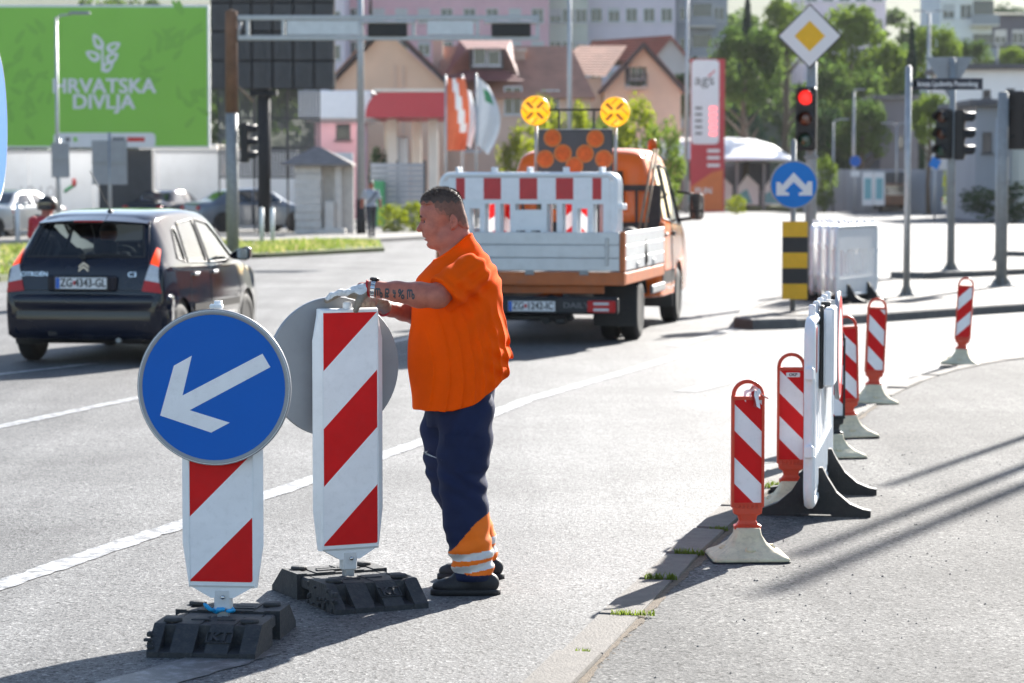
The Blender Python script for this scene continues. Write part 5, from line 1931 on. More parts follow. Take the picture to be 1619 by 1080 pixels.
for s in (1, -1):
    for k, p in sw.items(): seal(BV, p, 'x', s * 1.3, -s, .014, "window_seal", "truck_black", cab)
    for poly in ([(3.72, .50), (3.72, 2.04), (4.44, 2.06), (4.46, .46)], [(4.48, .46), (4.48, 2.06), (5.14, 2.02), (5.62, 1.52), (5.66, .9), (5.5, .8), (4.9, .80), (4.7, .5)]):
        seal(BV, poly, 'x', s * 1.3, -s, .005, "door_gap", "truck_black", cab)
    for y in (3.86, 4.62):
        hb = BV.ray_cast(Vector((s * 1.3, y, 1.14)), Vector((-s, 0, 0)))[0]
        MB().box((hb.x + s * .015, y, 1.14), (.03, .18, .045), 0, .01).build("door_handle", "truck_black", cab)
    V, F = project(BV, [(3.5, .55), (4.62, .55), (4.62, .70), (3.5, .70)], 'x', s * 1.3, -s, .014, .1)
    MB().add(V, F, 0, True).build("side_moulding", "truck_black", cab)
    arch_liner(cab, s * .96, s * .6, 5.10, .36, .43)
    # long arm mirror
    mo = MB().loft([[(s * 1.19 + a, y, 1.47 + b) for a, b in rrect(-.09 * k, -.17 * k, .09 * k, .17 * k, .05 * k, 3)] for y, k in ((5.26, .96), (5.28, 1.0), (5.36, .95), (5.41, .7))])
    mo = mo.build("mirror", "truck_black", tk)
    MB().path([(s * .96, 5.35, 1.30), (s * 1.12, 5.36, 1.32), (s * 1.20, 5.34, 1.36)], .022, 6).build("mirror_arm", "truck_black", mo)
    MB().path([(s * .93, 5.30, 1.66), (s * 1.10, 5.33, 1.64), (s * 1.20, 5.33, 1.58)], .018, 6).build("mirror_arm", "truck_black", mo)
    MB().sheet([(s * 1.19 + a, 1.52 + b) for a, b in rrect(-.075, -.095, .075, .10, .03, 3)], 5.256, 'xz').build("mirror_glass", "dark_glass", mo)
    MB().sheet([(s * 1.19 + a, 1.36 + b) for a, b in rrect(-.07, -.045, .07, .045, .02, 3)], 5.256, 'xz').build("mirror_glass", "dark_glass", mo)
    # wheels: twin rear, single front
    wheel(tk, s * .93, 1.32, .345, .21, s, "rim_silver", 6)
    wheel(tk, s * .70, 1.32, .345, .20, s, "zinc_dull", 5)
    wheel(tk, s * .88, 5.10, .345, .22, s, "rim_silver", 6)
    # rear mudguard and flap
    g_ = MB().loft([[(x, 1.32 + .43 * math.cos(a), .36 + .43 * math.sin(a)) for a in np.linspace(.35, 2.75, 12)] for x in (s * .58, s * 1.05)], 0, False, False, True)
    g_.build("mudguard", "truck_black", tk)
    MB().box((s * .81, .86, .40), (.50, .014, .46), 0, .004).build("mud_flap", "truck_black", tk)
    MB().box((s * 1.0, 3.0, .52), (.04, 1.1, .10), 0, .01).build("side_guard", "zinc_dull", tk)
MB().box((0, 4.9, .52), (1.5, 2.8, .16), 0, .03).build("cab_floor", "truck_black", tk)
for x in (-.45, .45):
    MB().box((x, 4.75, .95), (.55, .16, .85), 0, .06).box((x, 4.98, .72), (.55, .5, .2), 0, .05).box((x, 4.72, 1.52), (.28, .1, .2), 0, .04).build("cab_seat", "interior", tk)
MB().box((0, 3.95, .95), (1.5, .18, .8), 0, .06).build("rear_bench", "interior", tk)
# chassis and drop-side bed
for x in (-.38, .38):
    MB().box((x, 2.6, .53), (.09, 5.0, .16), 0, .01).build("chassis_rail", "truck_black", tk)
MB().tube((-.7, 1.32, .345), (.7, 1.32, .345), .07, .07, 14).lathe([(.0, -.16), (.12, -.12), (.16, 0), (.12, .12), (0, .16)], 16, (0, 1.32, .345), 'x').build("rear_axle", "truck_black", tk)
bz, bl, bw = .80, 3.22, 1.05
MB().box((0, bl / 2, bz - .03), (2 * bw - .06, bl - .08, .05)).build("bed_floor", "truck_black", tk)
MB().box((0, .0, .735), (2.10, .07, .145), 0, .008).build("rear_beam", "truck_orange_dull", tk)
MB().box((0, .10, .615), (1.60, .05, .09), 0, .006).build("lower_beam", "truck_orange_dull", tk)
for s in (1, -1):
    MB().box((s * (bw - .02), bl / 2, .735), (.05, bl - .08, .13), 0, .006).build("side_beam", "truck_orange_dull", tk)
    MB().box((s * (bw - .03), .005, 1.03), (.06, .06, .44), 0, .006).build("corner_post", "truck_orange_dull", tk)
    MB().box((s * (bw - .03), bl, 1.05), (.06, .06, .50), 0, .006).build("corner_post", "truck_orange_dull", tk)
    for i in range(3):
        MB().box((s * (bw - .012), bl / 2, .89 + i * .142), (.028, bl - .09, .138), 0, .006).build("side_plank", "alu_board", tk)
    for y in (.9, 2.2):
        MB().box((s * (bw + .010), y, .86), (.018, .10, .07), 0, .004).build("side_hinge", "zinc", tk)
for i in range(3):
    MB().box((0, -.012, .89 + i * .142), (2 * bw - .125, .028, .138), 0, .006).build("tailgate_plank", "alu_board", tk)
for x in (-.85, .85):
    MB().box((x, -.036, 1.03), (.035, .022, .30), 0, .004).build("tailgate_latch", "zinc", tk)
for x in (-.6, 0, .6):
    MB().box((x, -.042, .80), (.10, .018, .05), 0, .004).build("tailgate_hinge", "zinc_dull", tk)
hb = MB()
holed(hb, (-1.0, .82, 1.0, 1.75), [(-.85, 1.3, .85, 1.68)], bl + .035, bl + .075)
for x in np.linspace(-.7, .7, 7): hb.box((x, bl + .055, 1.49), (.03, .02, .379), 0)
hb.build("headboard", "truck_black", tk)
# rear bumper bar, plate and lamps
MB().box((0, -.02, .445), (1.96, .09, .19), 0, .02).build("bumper_bar", "truck_black", tk)
number_plate(tk, "ZG 1242-IC", (.03, -.075, .435))
link("lettering", text_mesh("DAILY", .085, "print_grey", 0, .001, sx=1.25), tk, (.52, -.0675, .445))
for s in (1, -1):
    l_ = MB().box((s * .80, -.075, .435), (.31, .05, .13), 0, .012).build("tail_lamp", "lamp_red", tk)
    MB().box((s * .80, -.103, .468), (.17, .006, .03), 0, .002).build("reversing_lens", "lamp_clear", l_)
    MB().box((s * .80, -.103, .402), (.17, .006, .03), 0, .002).build("reversing_lens", "lamp_clear", l_)
MB().box((0, .2, .30), (.9, .10, .07), 0, .02).tube((-.3, .05, .30), (-.3, .6, .32), .04).tube((.15, .1, .27), (.15, .5, .30), .05).box((.32, .15, .27), (.12, .2, .08), 0, .02).build("tow_frame", "truck_black", tk)
# arrow board with six lenses, two big flashing lamps on a frame
ab = thing("arrow_board", None, None)
ab.parent = tk
ab.location = (.255, 1.45, 0)
MB().box((0, 0, 2.09), (.86, .05, .58), 0, .012).build("board", "dark_grey", ab)
MB().box((0, -.004, 2.387), (.87, .05, .012), 0, .003).build("top_edge", "zinc", ab)
for x, z in ((-.26, 2.29), (.235, 2.28), (-.14, 2.115), (.115, 2.11), (-.345, 2.05), (.335, 2.05), (-.005, 1.97)):
    ln = MB().lathe([(.098, -.026), (.096, -.031), (.07, -.034), (0, -.036)], 24, (x, 0, z), 'y').build("lens", "orange_lens", ab)
    MB().lathe([(.104, -.0255), (.104, -.032), (.098, -.0325)], 24, (x, 0, z), 'y').build("lens_rim", "amber_dark", ln)
for x, z in ((-.465, 2.605), (.455, 2.585)):
    fl_ = MB().lathe([(.10, .10), (.16, .06), (.170, .0), (.168, -.03), (.150, -.045), (0, -.055)], 36, (x, .02, z), 'y').build("flashing_lamp", "amber_lens", ab)
    ring_ = MB()
    for k in range(4):
        a = math.pi / 2 * k + math.pi / 4
        for t in (.055, .085, .115):
            ring_.box((x + t * math.cos(a), -.033, z + t * math.sin(a)), (.04, .006, .03), 0, .002)
    for k in range(4):
        M = Matrix.Translation((x, 0, z)) @ Matrix.Rotation(R(45) + math.pi / 2 * k, 4, 'Y')
        ring_.box((0, -.0335, .085), (.012, .006, .11), 0, .001, M)
        ring_.box((.085, -.0315, .085), (.10, .006, .012), 0, .001, M)
    ring_.build("lens_pattern", "amber_dark", fl_)
    MB().tube((x, .05, z - .16), (x, .05, 1.9 if x < 0 else 1.85), .02, .02, 8).build("lamp_post", "zinc", ab)
fm = MB()
for x in (-.19, .215): fm.box((x, .0, 2.49), (.024, .024, .21), 0)
fm.box((.012, .0, 2.61), (.76, .026, .024), 0)
fm.build("frame", "black_matt", ab)
for x in (-.3, .3): MB().box((x, .04, 1.32), (.05, .05, 1.0), 0, .006).build("support", "zinc_dull", ab)
MB().lathe([(.055, 0), (.055, .09), (.04, .13), (0, .14)], 18, (.80, 3.95, 2.18), 'z').build("beacon_lamp", "orange_lens", tk)

def in_truck(x, y, z):
    return tk.matrix_basis @ Vector((x, y, z))
bpy.context.view_layer.update()
# barriers standing in the bed behind the tailgate: copies of the site barrier without feet
proto = barrier("x", "white site barriers", feet=False)
labs = ["white barrier with a red striped band, hindmost of those in the truck bed", "white barrier in the truck bed, second from the tailgate", "white barrier in the truck bed, nearest the cab"]
for i, (y, dx) in enumerate(((.12, -.04), (.21, -.02), (.33, -.07))):
    o = proto if i == 0 else copy_tree(proto)
    o.location = in_truck(dx, y, bz + .012)
    o.location.z = bz + .012
    o.rotation_euler = (0, 0, tk.rotation_euler.z)
    o["label"] = labs[i]
# striped beacons lying upright in the bed, glimpsed through the slots
def loose_board(label, x, y, z, tilt, sign):
    p = in_truck(x, y, z)
    t = thing("loose_beacon", label, "beacon board", p, tk.rotation_euler.z, "striped boards carried in the truck")
    t.rotation_euler = (0, tilt, tk.rotation_euler.z)
    MB().box((0, 0, .38), (.20, .04, .76), 0, .01).build("board", "red_plastic", t)
    s_ = MB(); stripes(s_, (-.085, .04, .085, .72), -.0225, .13, .03, sign)
    s_.build("reflective_sheet", ["white_sheet", "red_sheet"], t)
loose_board("striped board in the truck bed glimpsed through the barrier's left slots", -.62, .75, .83, R(9), -1)
loose_board("striped board leaning left in the truck bed behind the barrier", -.38, .85, .83, R(-8), 1)
loose_board("striped board in the truck bed behind the barrier's middle slots", .22, .9, .83, R(4), -1)
loose_board("striped board in the truck bed near its right side", .50, .8, .83, R(-3), 1)
for i, (x0, x1, lab) in enumerate(((.88, .97, "wooden tool handle leaning against the cab, nearest the truck's right side"), (.80, .93, "wooden tool handle leaning against the cab, left one of the pair"))):
    a, b = in_truck(x0, 2.3, .83), in_truck(x1, 3.15, 2.18)
    tag(MB().tube(a, b, .017, .016, 8).tube(a, a + (b - a) * .12, .045, .02, 8).build("tool_handle", "wood_pole"), lab, "tool")
p = in_truck(.86, 1.6, 0)
tag(MB().lathe([(.20, 0), (.22, .06), (.20, .30), (.12, .40), (.03, .44), (0, .445)], 18, (p.x, p.y, .83)).build("rubber_foot_stack", "rubber_foot"), "dark rounded bundle of rubber feet in the truck bed's right corner", "rubber feet")
# ------------------------------------------------------------------ signs, signals and masts
mat("signal_black", (.010, .010, .011), .5, var=.1, spec=.4)
mat("lens_red_on", (.6, .02, .02), .3, var=.05, emit=(1.0, .02, .015), es=.5)
mat("lens_amber_off", (.10, .022, .008), .25, var=.1, coat=.5)
mat("lens_green_off", (.012, .06, .035), .25, var=.1, coat=.5)
mat("mast_rust", (.19, .095, .055), .75, var=.25, vs=3, dirt=.3)
mat("street_name", (.02, .022, .035), .5, var=.05)

def signal_head(parent, name, c, yaw, lit=None, n=3, horiz=False, boards=False):
    """lamps face the local -y side"""
    h = bpy.data.objects.new(name, None)
    col.objects.link(h)
    h.parent = parent
    h.location = c
    h.rotation_euler = (0, 0, yaw)
    step = .31
    H_ = step * n
    Mx = Matrix.Rotation(math.pi / 2, 4, 'Y') if horiz else Matrix.Identity(4)
    MB().box((0, .02, 0), (.30, .19, H_), 0, .03, Mx).build("housing", "signal_black", h)
    for i in range(n):
        z = (n - 1) / 2 * step - i * step
        key = ["red", "amber", "green"][i % 3]
        lens = {"red": "lens_red_on" if lit == "red" else "lens_amber_off", "amber": "lens_amber_off", "green": "lens_green_off"}[key]
        ln = MB().lathe([(.105, -.078), (.09, -.092), (.05, -.100), (0, -.103)], 20, (0, 0, z), 'y', M=Mx).build("lens", lens, h)
        vz = MB()
        secs = []
        for y, r in ((-.075, .122), (-.27, .118)):
            secs.append([(r * math.cos(a), y if y > -.1 else y + .11 * max(0, -math.sin(a)), z + r * math.sin(a)) for a in np.linspace(-.45, math.pi + .45, 18)])
        for y, r in ((-.27, .112), (-.075, .116)):
            secs.append([(r * math.cos(a), y if y > -.1 else y + .11 * max(0, -math.sin(a)), z + r * math.sin(a)) for a in np.linspace(-.45, math.pi + .45, 18)])
        vz.loft(secs, 0, False, False, True, Mx)
        vz.build("visor", "signal_black", h)
    return h

def mast(parent, p0, h, r0, r1=None, m="zinc", flange=True, name="pole"):
    mb = MB().tube((0, 0, 0), (0, 0, h), r0, r1 or r0, 14)
    mb.lathe([(r1 or r0, h), ((r1 or r0) * .6, h + .02), (0, h + .025)], 14)
    o = mb.build(name, m, parent)
    if flange:
        fl = MB().box((0, 0, .012), (r0 * 4.4, r0 * 4.4, .024), 0, .004)
        for a in range(4):
            fl.tube((r0 * 1.7 * math.cos(a * 1.57 + .78), r0 * 1.7 * math.sin(a * 1.57 + .78), .02), (r0 * 1.7 * math.cos(a * 1.57 + .78), r0 * 1.7 * math.sin(a * 1.57 + .78), .06), .012, .012, 6)
            fl.prism([(r0 * .9, .024), (r0 * 2.0, .024), (r0 * .9, .16)], -.005, .005, 'xz', M=Matrix.Rotation(a * math.pi / 2, 4, 'Z'))
        fl.build("flange", "zinc_dull", o)
    return o

def at(px, py, z=0.0):
    p = G(px, py, z)
    return Vector((p.x, p.y, z))

# priority road sign over a red traffic light, on the refuge
p = at(1281, 466, .114)
t = thing("signal_post", "post carrying a priority road diamond above a red traffic light", "traffic light", p)
mast(t, p, 3.95, .085, .075, "zinc_dull")
dz = W(1276, 57, p.y - .14).z - .114
dm = .66
q = MB().prism([(x, z) for x, z in ((0, -.475), (.475, 0), (0, .475), (-.475, 0))], -.012, .012, 'xz')
dg = q.build("diamond_sign", "sign_grey", t, (-.05, -.13, dz))
MB().sheet([(0, -.462), (.462, 0), (0, .462), (-.462, 0)], -.0135, 'xz').build("sign_face", "print_white", dg)
MB().sheet([(0, -.225), (.225, 0), (0, .225), (-.225, 0)], -.0148, 'xz').build("yellow_centre", "yellow_sign", dg)
bd = MB()
for k in range(4):
    M = Matrix.Rotation(k * math.pi / 2, 4, 'Y')
    bd.prism([(.0, .475), (.0, .449), (.449, 0.0), (.475, 0.0)], -.0145, -.0125, 'xz', M=M)
bd.build("sign_border", "print_black", dg)
MB().box((-.03, -.07, dz + .1), (.06, .1, .04)).build("bracket", "zinc", t)
MB().box((-.03, -.07, dz - .15), (.06, .1, .04)).build("bracket", "zinc", t)
sz = W(1272, 188, p.y - .2).z - .114
signal_head(t, "signal_head", (-.10, -.20, sz), R(-14), "red")
MB().box((-.05, -.08, sz + .40), (.05, .12, .04)).build("bracket", "signal_black", t)
MB().box((-.05, -.08, sz - .40), (.05, .12, .04)).build("bracket", "signal_black", t)
MB().box((.0, 0, sz - .56), (.20, .2, .05), 0, .02).build("collar", "zinc_dull", t)

# keep-either-side sign with a yellow and black marker below
p = at(1253, 492, .114)
t = thing("island_sign", "blue round sign with two diverging arrows above a yellow and black marker board", "sign", p)
d_ = p.y
mast(t, p, 2.2, .035, m="zinc_dull", flange=False)
zc = W(1254, 292, d_).z - .114
sg = round_sign(t, "arrow_sign", (.0, -.06, zc), .31, -1, "blue_light_sign", "print_white")
k_ = .31 / 37.5
pts = [(1227, 309), (1227, 288), (1233, 288), (1236, 293), (1254, 273), (1273, 293), (1276, 287), (1283, 287), (1283, 309), (1262, 309), (1262, 305), (1269, 302), (1254, 288), (1240, 302), (1247, 305), (1247, 309)]
MB().sheet([((x - 1254.5) * k_, zc - (y - 292) * k_) for x, y in pts][::-1], -.0757, 'xz').build("arrows", "print_white", sg)
MB().box((0, -.035, zc), (.05, .05, .05)).build("bracket", "zinc", t)
zt, zb = W(1254, 350, d_).z - .114, W(1254, 473, d_).z - .114
bdm = MB().box((.02, -.055, (zt + zb) / 2), (.33, .02, zt - zb), 0, .003).build("marker_board", "sign_grey", t)
hh = (zt - zb) / 5
for i in range(5):
    MB().sheet([(-.143, zb + i * hh), (.183, zb + i * hh), (.183, zb + (i + 1) * hh), (-.143, zb + (i + 1) * hh)], -.0662, 'xz').build("marker_band", "yellow_sign" if i % 2 == 0 else "black_sign", bdm)

# stacked white barriers on the refuge behind it
bp0 = at(1338, 478, .114)
pr2 = barrier("x", "white site barriers", band=False)
labs = ["white barrier standing on the traffic island, nearest of the stack there", "white barrier on the traffic island, second of the stack", "white barrier on the traffic island, third of the stack", "white barrier at the back of the stack on the traffic island"]
for i in range(4):
    o = pr2 if i == 0 else copy_tree(pr2)
    o.location = (bp0.x + .16 - i * .12, bp0.y + .2 + i * .34, .114)
    o.rotation_euler = (0, 0, R(66 + i * 3))
    o["label"] = labs[i]

# street name post
p = at(1433, 468, .114)
t = thing("street_name_post", "grey post with a dark blue street name plate at its top", "street sign", p)
mast(t, p, W(1434, 106, p.y).z - .114, .05, .045)
z0, z1 = W(1500, 142, p.y).z - .114, W(1500, 124, p.y).z - .114
x0, x1 = W(1442, 133, p.y).x - p.x, W(1553, 133, p.y).x - p.x
pl = MB().box(((x0 + x1) / 2, -.03, (z0 + z1) / 2), (x1 - x0, .02, z1 - z0), 0, .003).build("name_plate", "street_name", t)
link("lettering", text_mesh("kneza Ljudevita Posavskog", .112, "print_white", 0, .0016, sx=.74), pl, ((x0 + x1) / 2, -.0415, (z0 + z1) / 2))
MB().box((x0 + .02, -.01, (z0 + z1) / 2), (.10, .06, .06)).build("clamp", "zinc", t)

# post with two signal heads and the back of a give-way triangle
p = at(1503, 428, .114)
t = thing("signal_post", "grey post with two dark signal heads and the back of a triangular sign", "traffic light", p)
mast(t, p, W(1495, 93, p.y).z - .114, .075, .06, "zinc_dull")
zt_ = W(1495, 112, p.y).z - .114
tr = MB().prism([(-.45, .26), (.45, .26), (0, -.50)], -.012, .012, 'xz').build("triangle_sign", "sign_grey", t, (-.05, .09, zt_))
MB().box((-.05, .05, zt_ + .1), (.06, .08, .04)).build("bracket", "zinc", t)
zz = W(1500, 212, p.y).z - .114
signal_head(t, "signal_head", (-.17, -.06, zz), R(-35))
signal_head(t, "signal_head", (.17, .04, zz - .02), R(78))
for z in (zz + .40, zz - .40): MB().box((0, 0, z), (.30, .05, .04)).build("bracket", "signal_black", t)

# right-hand edge: post with a signal seen from behind
p = at(1583, 453, .114)
t = thing("signal_post", "thick grey post at the right edge with a signal head on its far side", "traffic light", p)
mast(t, p, W(1583, 147, p.y).z - .114, .09, .085, "zinc_dull")
signal_head(t, "signal_head", (.26, .10, W(1598, 190, p.y).z - .114), R(150))
MB().box((.12, .03, W(1598, 170, p.y).z - .114), (.2, .05, .04)).build("bracket", "signal_black", t)
MB().box((.12, .03, W(1598, 215, p.y).z - .114), (.2, .05, .04)).build("bracket", "signal_black", t)
p = at(1576, 412)
t = thing("post", "slim grey post just behind the thick post at the right edge", "post", p)
mast(t, p, 3.2, .05)

# edge of a round blue sign at the left margin
p = Vector((-3.235, 16.0, 0))
t = thing("round_sign", "blue round sign cut off by the left edge of the view", "sign", p, R(93))
mast(t, p, 2.75, .03, m="zinc", flange=False)
round_sign(t, "sign_disc", (0, -.05, 2.14), .48, -1, "blue_sign", "print_white")
round_sign(t, "sign_disc", (0, .05, 2.14), .48, 1, "blue_sign", "print_white")

# ------------------------------------------------------------------ signal gantry across the road
p = at(368, 400, .10)
d_ = p.y
t = thing("signal_gantry", "signal gantry mast, rusty at the top, with an arm over the road", "gantry", p)
MB().tube((0, 0, 0), (0, 0, 3.3), .15, .14, 16).build("lower_mast", "zinc_dull", t)
MB().tube((0, 0, 3.3), (0, 0, W(368, 18, d_).z - .1), .15, .14, 16).lathe([(.14, W(368, 18, d_).z - .1), (0, W(368, 18, d_).z - .05)], 16).build("upper_mast", "mast_rust", t)
def gz(py): return W(600, py, d_).z - .10
def gx_(px): return W(px, 45, d_).x - p.x
for py in (28, 60):
    MB().box(((gx_(376) + gx_(853)) / 2, 0, gz(py)), (gx_(853) - gx_(376), .14, .11), 0, .01).build("arm_rail", "zinc", t)
for px in (392, 448, 572, 654, 755, 850):
    MB().box((gx_(px), 0, (gz(28) + gz(60)) / 2), (.08, .10, gz(28) - gz(60) - .112)).build("arm_strut", "zinc", t)
for a, b in ((450, 570), (672, 752)):
    MB().box(((gx_(a) + gx_(b)) / 2, -.02, (gz(28) + gz(60)) / 2), (gx_(b) - gx_(a) - .1, .05, gz(28) - gz(60) - .13), 0, .01).build("back_panel", "alu_board", t)
for px in (613, 808):
    hd = signal_head(t, "signal_head", (gx_(px), -.02, gz(48)), math.pi, None, 3, True)
    MB().box((0, -.02, .19), (1.28, .34, .05), 0, .02).build("sunlit_top", "alu_board", hd)  # pale slab stands in for sunlight on the top of the dark housing
MB().path([(.14, 0, gz(62)), (.22, 0, gz(34))], .04, 6).build("brace", "zinc", t)
MB().path([(.12, 0, gz(135)), (.5, 0, gz(160))], .03, 6).build("brace", "wood_pole", t)
signal_head(t, "signal_head", (.32, 0, gz(226)), math.pi / 2)
for py in (200, 252): MB().box((.18, 0, gz(py)), (.16, .06, .05)).build("bracket", "signal_black", t)

# ------------------------------------------------------------------ lamp posts and sign backs on the left
def lamp_post(label, px, py, d, ztop, r, arm, black=0.0, heads=1, group="street lamps"):
    b = W(px, py, d)
    t = thing("street_lamp", label, "street lamp", (b.x, b.y, .05), group=group)
    h = ztop - .05
    MB().tube((0, 0, black), (0, 0, h), r, r * .55, 12).build("pole", "zinc", t)
    if black: MB().tube((0, 0, 0), (0, 0, black), r * 1.15, r * 1.1, 12).build("pole_base", "black_matt", t)
    for k in range(heads):
        s = 1 if k == 0 else -1
        MB().path([(0, 0, h - .1), (s * arm * .3, 0, h + .05), (s * arm, 0, h + .08)], .035, 6).build("arm", "zinc", t)
        lo = MB().loft([[(s * (arm + x), y, h + .08 + z) for y, z in ((-w, 0), (w, 0), (w * .7, .09), (-w * .7, .09))] for x, w in ((-.05, .06), (.1, .13), (.45, .13), (.6, .06))])
        lo.build("lamp_head", "sign_grey", t)
    return t
lamp_post("slim lamp post standing in front of the green billboard, arm to the right", 92, 345, 80, W(92, 27, 80).z, .07, .45)
lamp_post("tall pale lamp post with a black foot beside the walking man", 571, 373, 83, 10.5, .14, 1.2, 1.15)
lamp_post("tall lamp post behind the yellow flashing lamps of the truck", 900, 330, 105, 11.5, .12, 1.0)
lamp_post("far lamp post left of the price totem", 1085, 330, 140, 13, .13, 1.0)
lamp_post("tall far lamp post right of the street name plate with a double head", 1466, 329, 165, W(1466, 20, 165).z, .17, .4, 1.0, 2)
lamp_post("small far lamp post between the blue sign and the grey wall", 1317, 315, 150, W(1317, 192, 150).z, .08, .3)
lamp_post("small far lamp post before the dark gable house, twin headed", 1417, 318, 150, W(1417, 198, 150).z, .08, .3, 0, 2)
lamp_post("far lamp post behind the small road sign with the purple disc", 1349, 318, 155, W(1349, 145, 155).z, .12, .05)
lamp_post("lamp post on the hill above the pale house at the right edge, double headed", 1577, 100, 200, W(1577, 72, 200).z, .12, .5, 0, 2)

def sign_back(label, px, py, d, boards, posts):
    b = W(px, py, d)
    t = thing("sign_back", label, "sign", (b.x, b.y, .05))
    for i, (x0, y0, x1, y1) in enumerate(boards):
        a, c = W(x0, y1, d), W(x1, y0, d)
        MB().box(((a.x + c.x) / 2 - b.x, -.05, (a.z + c.z) / 2 - .05), (c.x - a.x, .03, c.z - a.z), 0, .01).build("board", "sign_grey", t)
        MB().box(((a.x + c.x) / 2 - b.x, -.08, (a.z + c.z) / 2 - .05), (c.x - a.x, .03, .05), 0).build("stiffener", "zinc_dull", t)
    for x, top in posts:
        q = W(x, top, d)
        MB().tube((q.x - b.x, 0, 0), (q.x - b.x, 0, q.z), .05, .05, 10).build("post", "zinc", t)
sign_back("grey back of a small board on a thin post before the billboard", 96, 345, 78, [(82, 226, 110, 281)], [(93, 222)])
sign_back("grey backs of two boards joined on one post below the billboard", 174, 345, 78, [(146, 222, 171, 292), (175.5, 222, 201, 292)], [(173, 212)])
for px, top, lab in ((28, 322, "white bollard beside the parked silver cars at the left edge"), (414, 330, "left white bollard of the pair before the dark column"), (431, 330, "right white bollard of the pair before the dark column")):
    b = at(px, 382, .11)
    zt = W(px, top, b.y).z
    tag(MB().tube((b.x, b.y, .1), (b.x, b.y, zt), .06, .06, 10).lathe([(.06, zt), (.05, zt + .03), (0, zt + .04)], 10, (b.x, b.y, 0)).build("bollard", "white_plastic"), lab, "bollard", "white bollards on the far footway")

# ------------------------------------------------------------------ hoardings
mat("billboard_green", (.25, .58, .06), .5, var=.03, vs=.6)
mat("billboard_plant", (.215, .50, .055), .5, var=.05, vs=2)
D = 92.0
def bx_(px): return W(px, 120, D).x
def bz_(py): return W(160, py, D).z
b = thing("billboard", "big green billboard with a white leaf emblem and lettering", "billboard", (bx_(120), D, 0))
ox = b.location.x
MB().box(((bx_(-70) + bx_(331)) / 2 - ox, .14, (bz_(8) + bz_(234)) / 2), (bx_(331) - bx_(-70), .25, bz_(8) - bz_(234)), 0, .02).build("panel", "white_plastic", b)
MB().sheet([(bx_(-67) - ox, bz_(231)), (bx_(328) - ox, bz_(231)), (bx_(328) - ox, bz_(11)), (bx_(-67) - ox, bz_(11))], .008, 'xz').build("poster", "billboard_green", b)
MB().prism([(bx_(152) - ox, .0), (bx_(237) - ox, 0), (bx_(237) - ox, bz_(236)), (bx_(152) - ox, bz_(236))], .35, 1.1, 'xz').build("column", "dark_grey", b)
for tx, px, py in (("HRVATSKA", 164, 137), ("DIVLJA", 163, 162)):
    link("lettering", text_mesh(tx, .72, "print_white", 0, .020, sx=1.02), b, (bx_(px) - ox, -.004, bz_(py)))
def leaf_ring(cx, cy, L_, w, ang):
    out, inn = [], []
    for i in range(24):
        a = 2 * math.pi * i / 24
        x, y = L_ * math.cos(a), w * math.sin(a) * (1 - .35 * math.cos(a))
        ca, sa = math.cos(ang), math.sin(ang)
        out.append((cx + x * ca - y * sa, cy + x * sa + y * ca))
        x, y = x * .5, y * .42
        inn.append((cx + x * ca - y * sa, cy + x * sa + y * ca))
    n = 24
    return [(x, -.004, z) for x, z in out + inn], [(i, (i + 1) % n, n + (i + 1) % n, n + i) for i in range(n)]
em = bpy.data.objects.new("leaf_emblem", None); col.objects.link(em); em.parent = b
for px, py, l_, w_, a_ in ((155, 66, 13.5, 7.5, 118), (180, 74, 12, 7, 28), (147, 88, 12, 7.5, 150), (178, 91, 11, 7.5, 35), (171, 105, 11, 7, 40)):
    V, F = leaf_ring(bx_(px) - ox, bz_(py), l_ / 44.6, w_ / 44.6, R(a_))
    V = [(x, -.006 - py * .0001, z) for x, y, z in V]
    MB().add(V, F).build("emblem_leaf", "print_white", em)
MB().sheet([(bx_(160) - ox, bz_(113)), (bx_(165) - ox, bz_(113)), (bx_(164) - ox, bz_(76)), (bx_(161) - ox, bz_(76))], -.004, 'xz').build("emblem_stem", "print_white", em)
MB().sheet(rrect(bx_(84) - ox, bz_(233), bx_(245) - ox, bz_(210), .15, 4), -.006, 'xz').build("sponsor_strip", "print_white", b)
for x0, x1, m_ in ((102, 110, "print_grey"), (115, 121, "billboard_green"), (176, 197, "print_grey"), (200, 228, "print_red")):
    MB().sheet([(bx_(x0) - ox, bz_(224)), (bx_(x1) - ox, bz_(224)), (bx_(x1) - ox, bz_(217)), (bx_(x0) - ox, bz_(217))], -.008, 'xz').build("small_print", m_, b)
random.seed(4)
for px, py, sc in ((45, 60, 1.0), (25, 120, .9), (60, 140, .8), (290, 40, 1.0), (240, 110, .8), (300, 170, .9), (30, 190, .9), (270, 75, .9)):
    mb = MB()
    for k in range(9):
        V, F = leaf_ring(bx_(px) - ox + random.uniform(-.5, .5) * sc, bz_(py) + random.uniform(-.7, .7) * sc, .30 * sc, .10 * sc, random.uniform(.3, 2.8))
        mb.add([(x, .0065 - k * .0006 - py * .00002, z) for x, y, z in V[:24]], [tuple(range(24))])
    pp = mb.build("printed_plant", "billboard_plant", b, fix=False)
    pp["kind"] = "stuff"
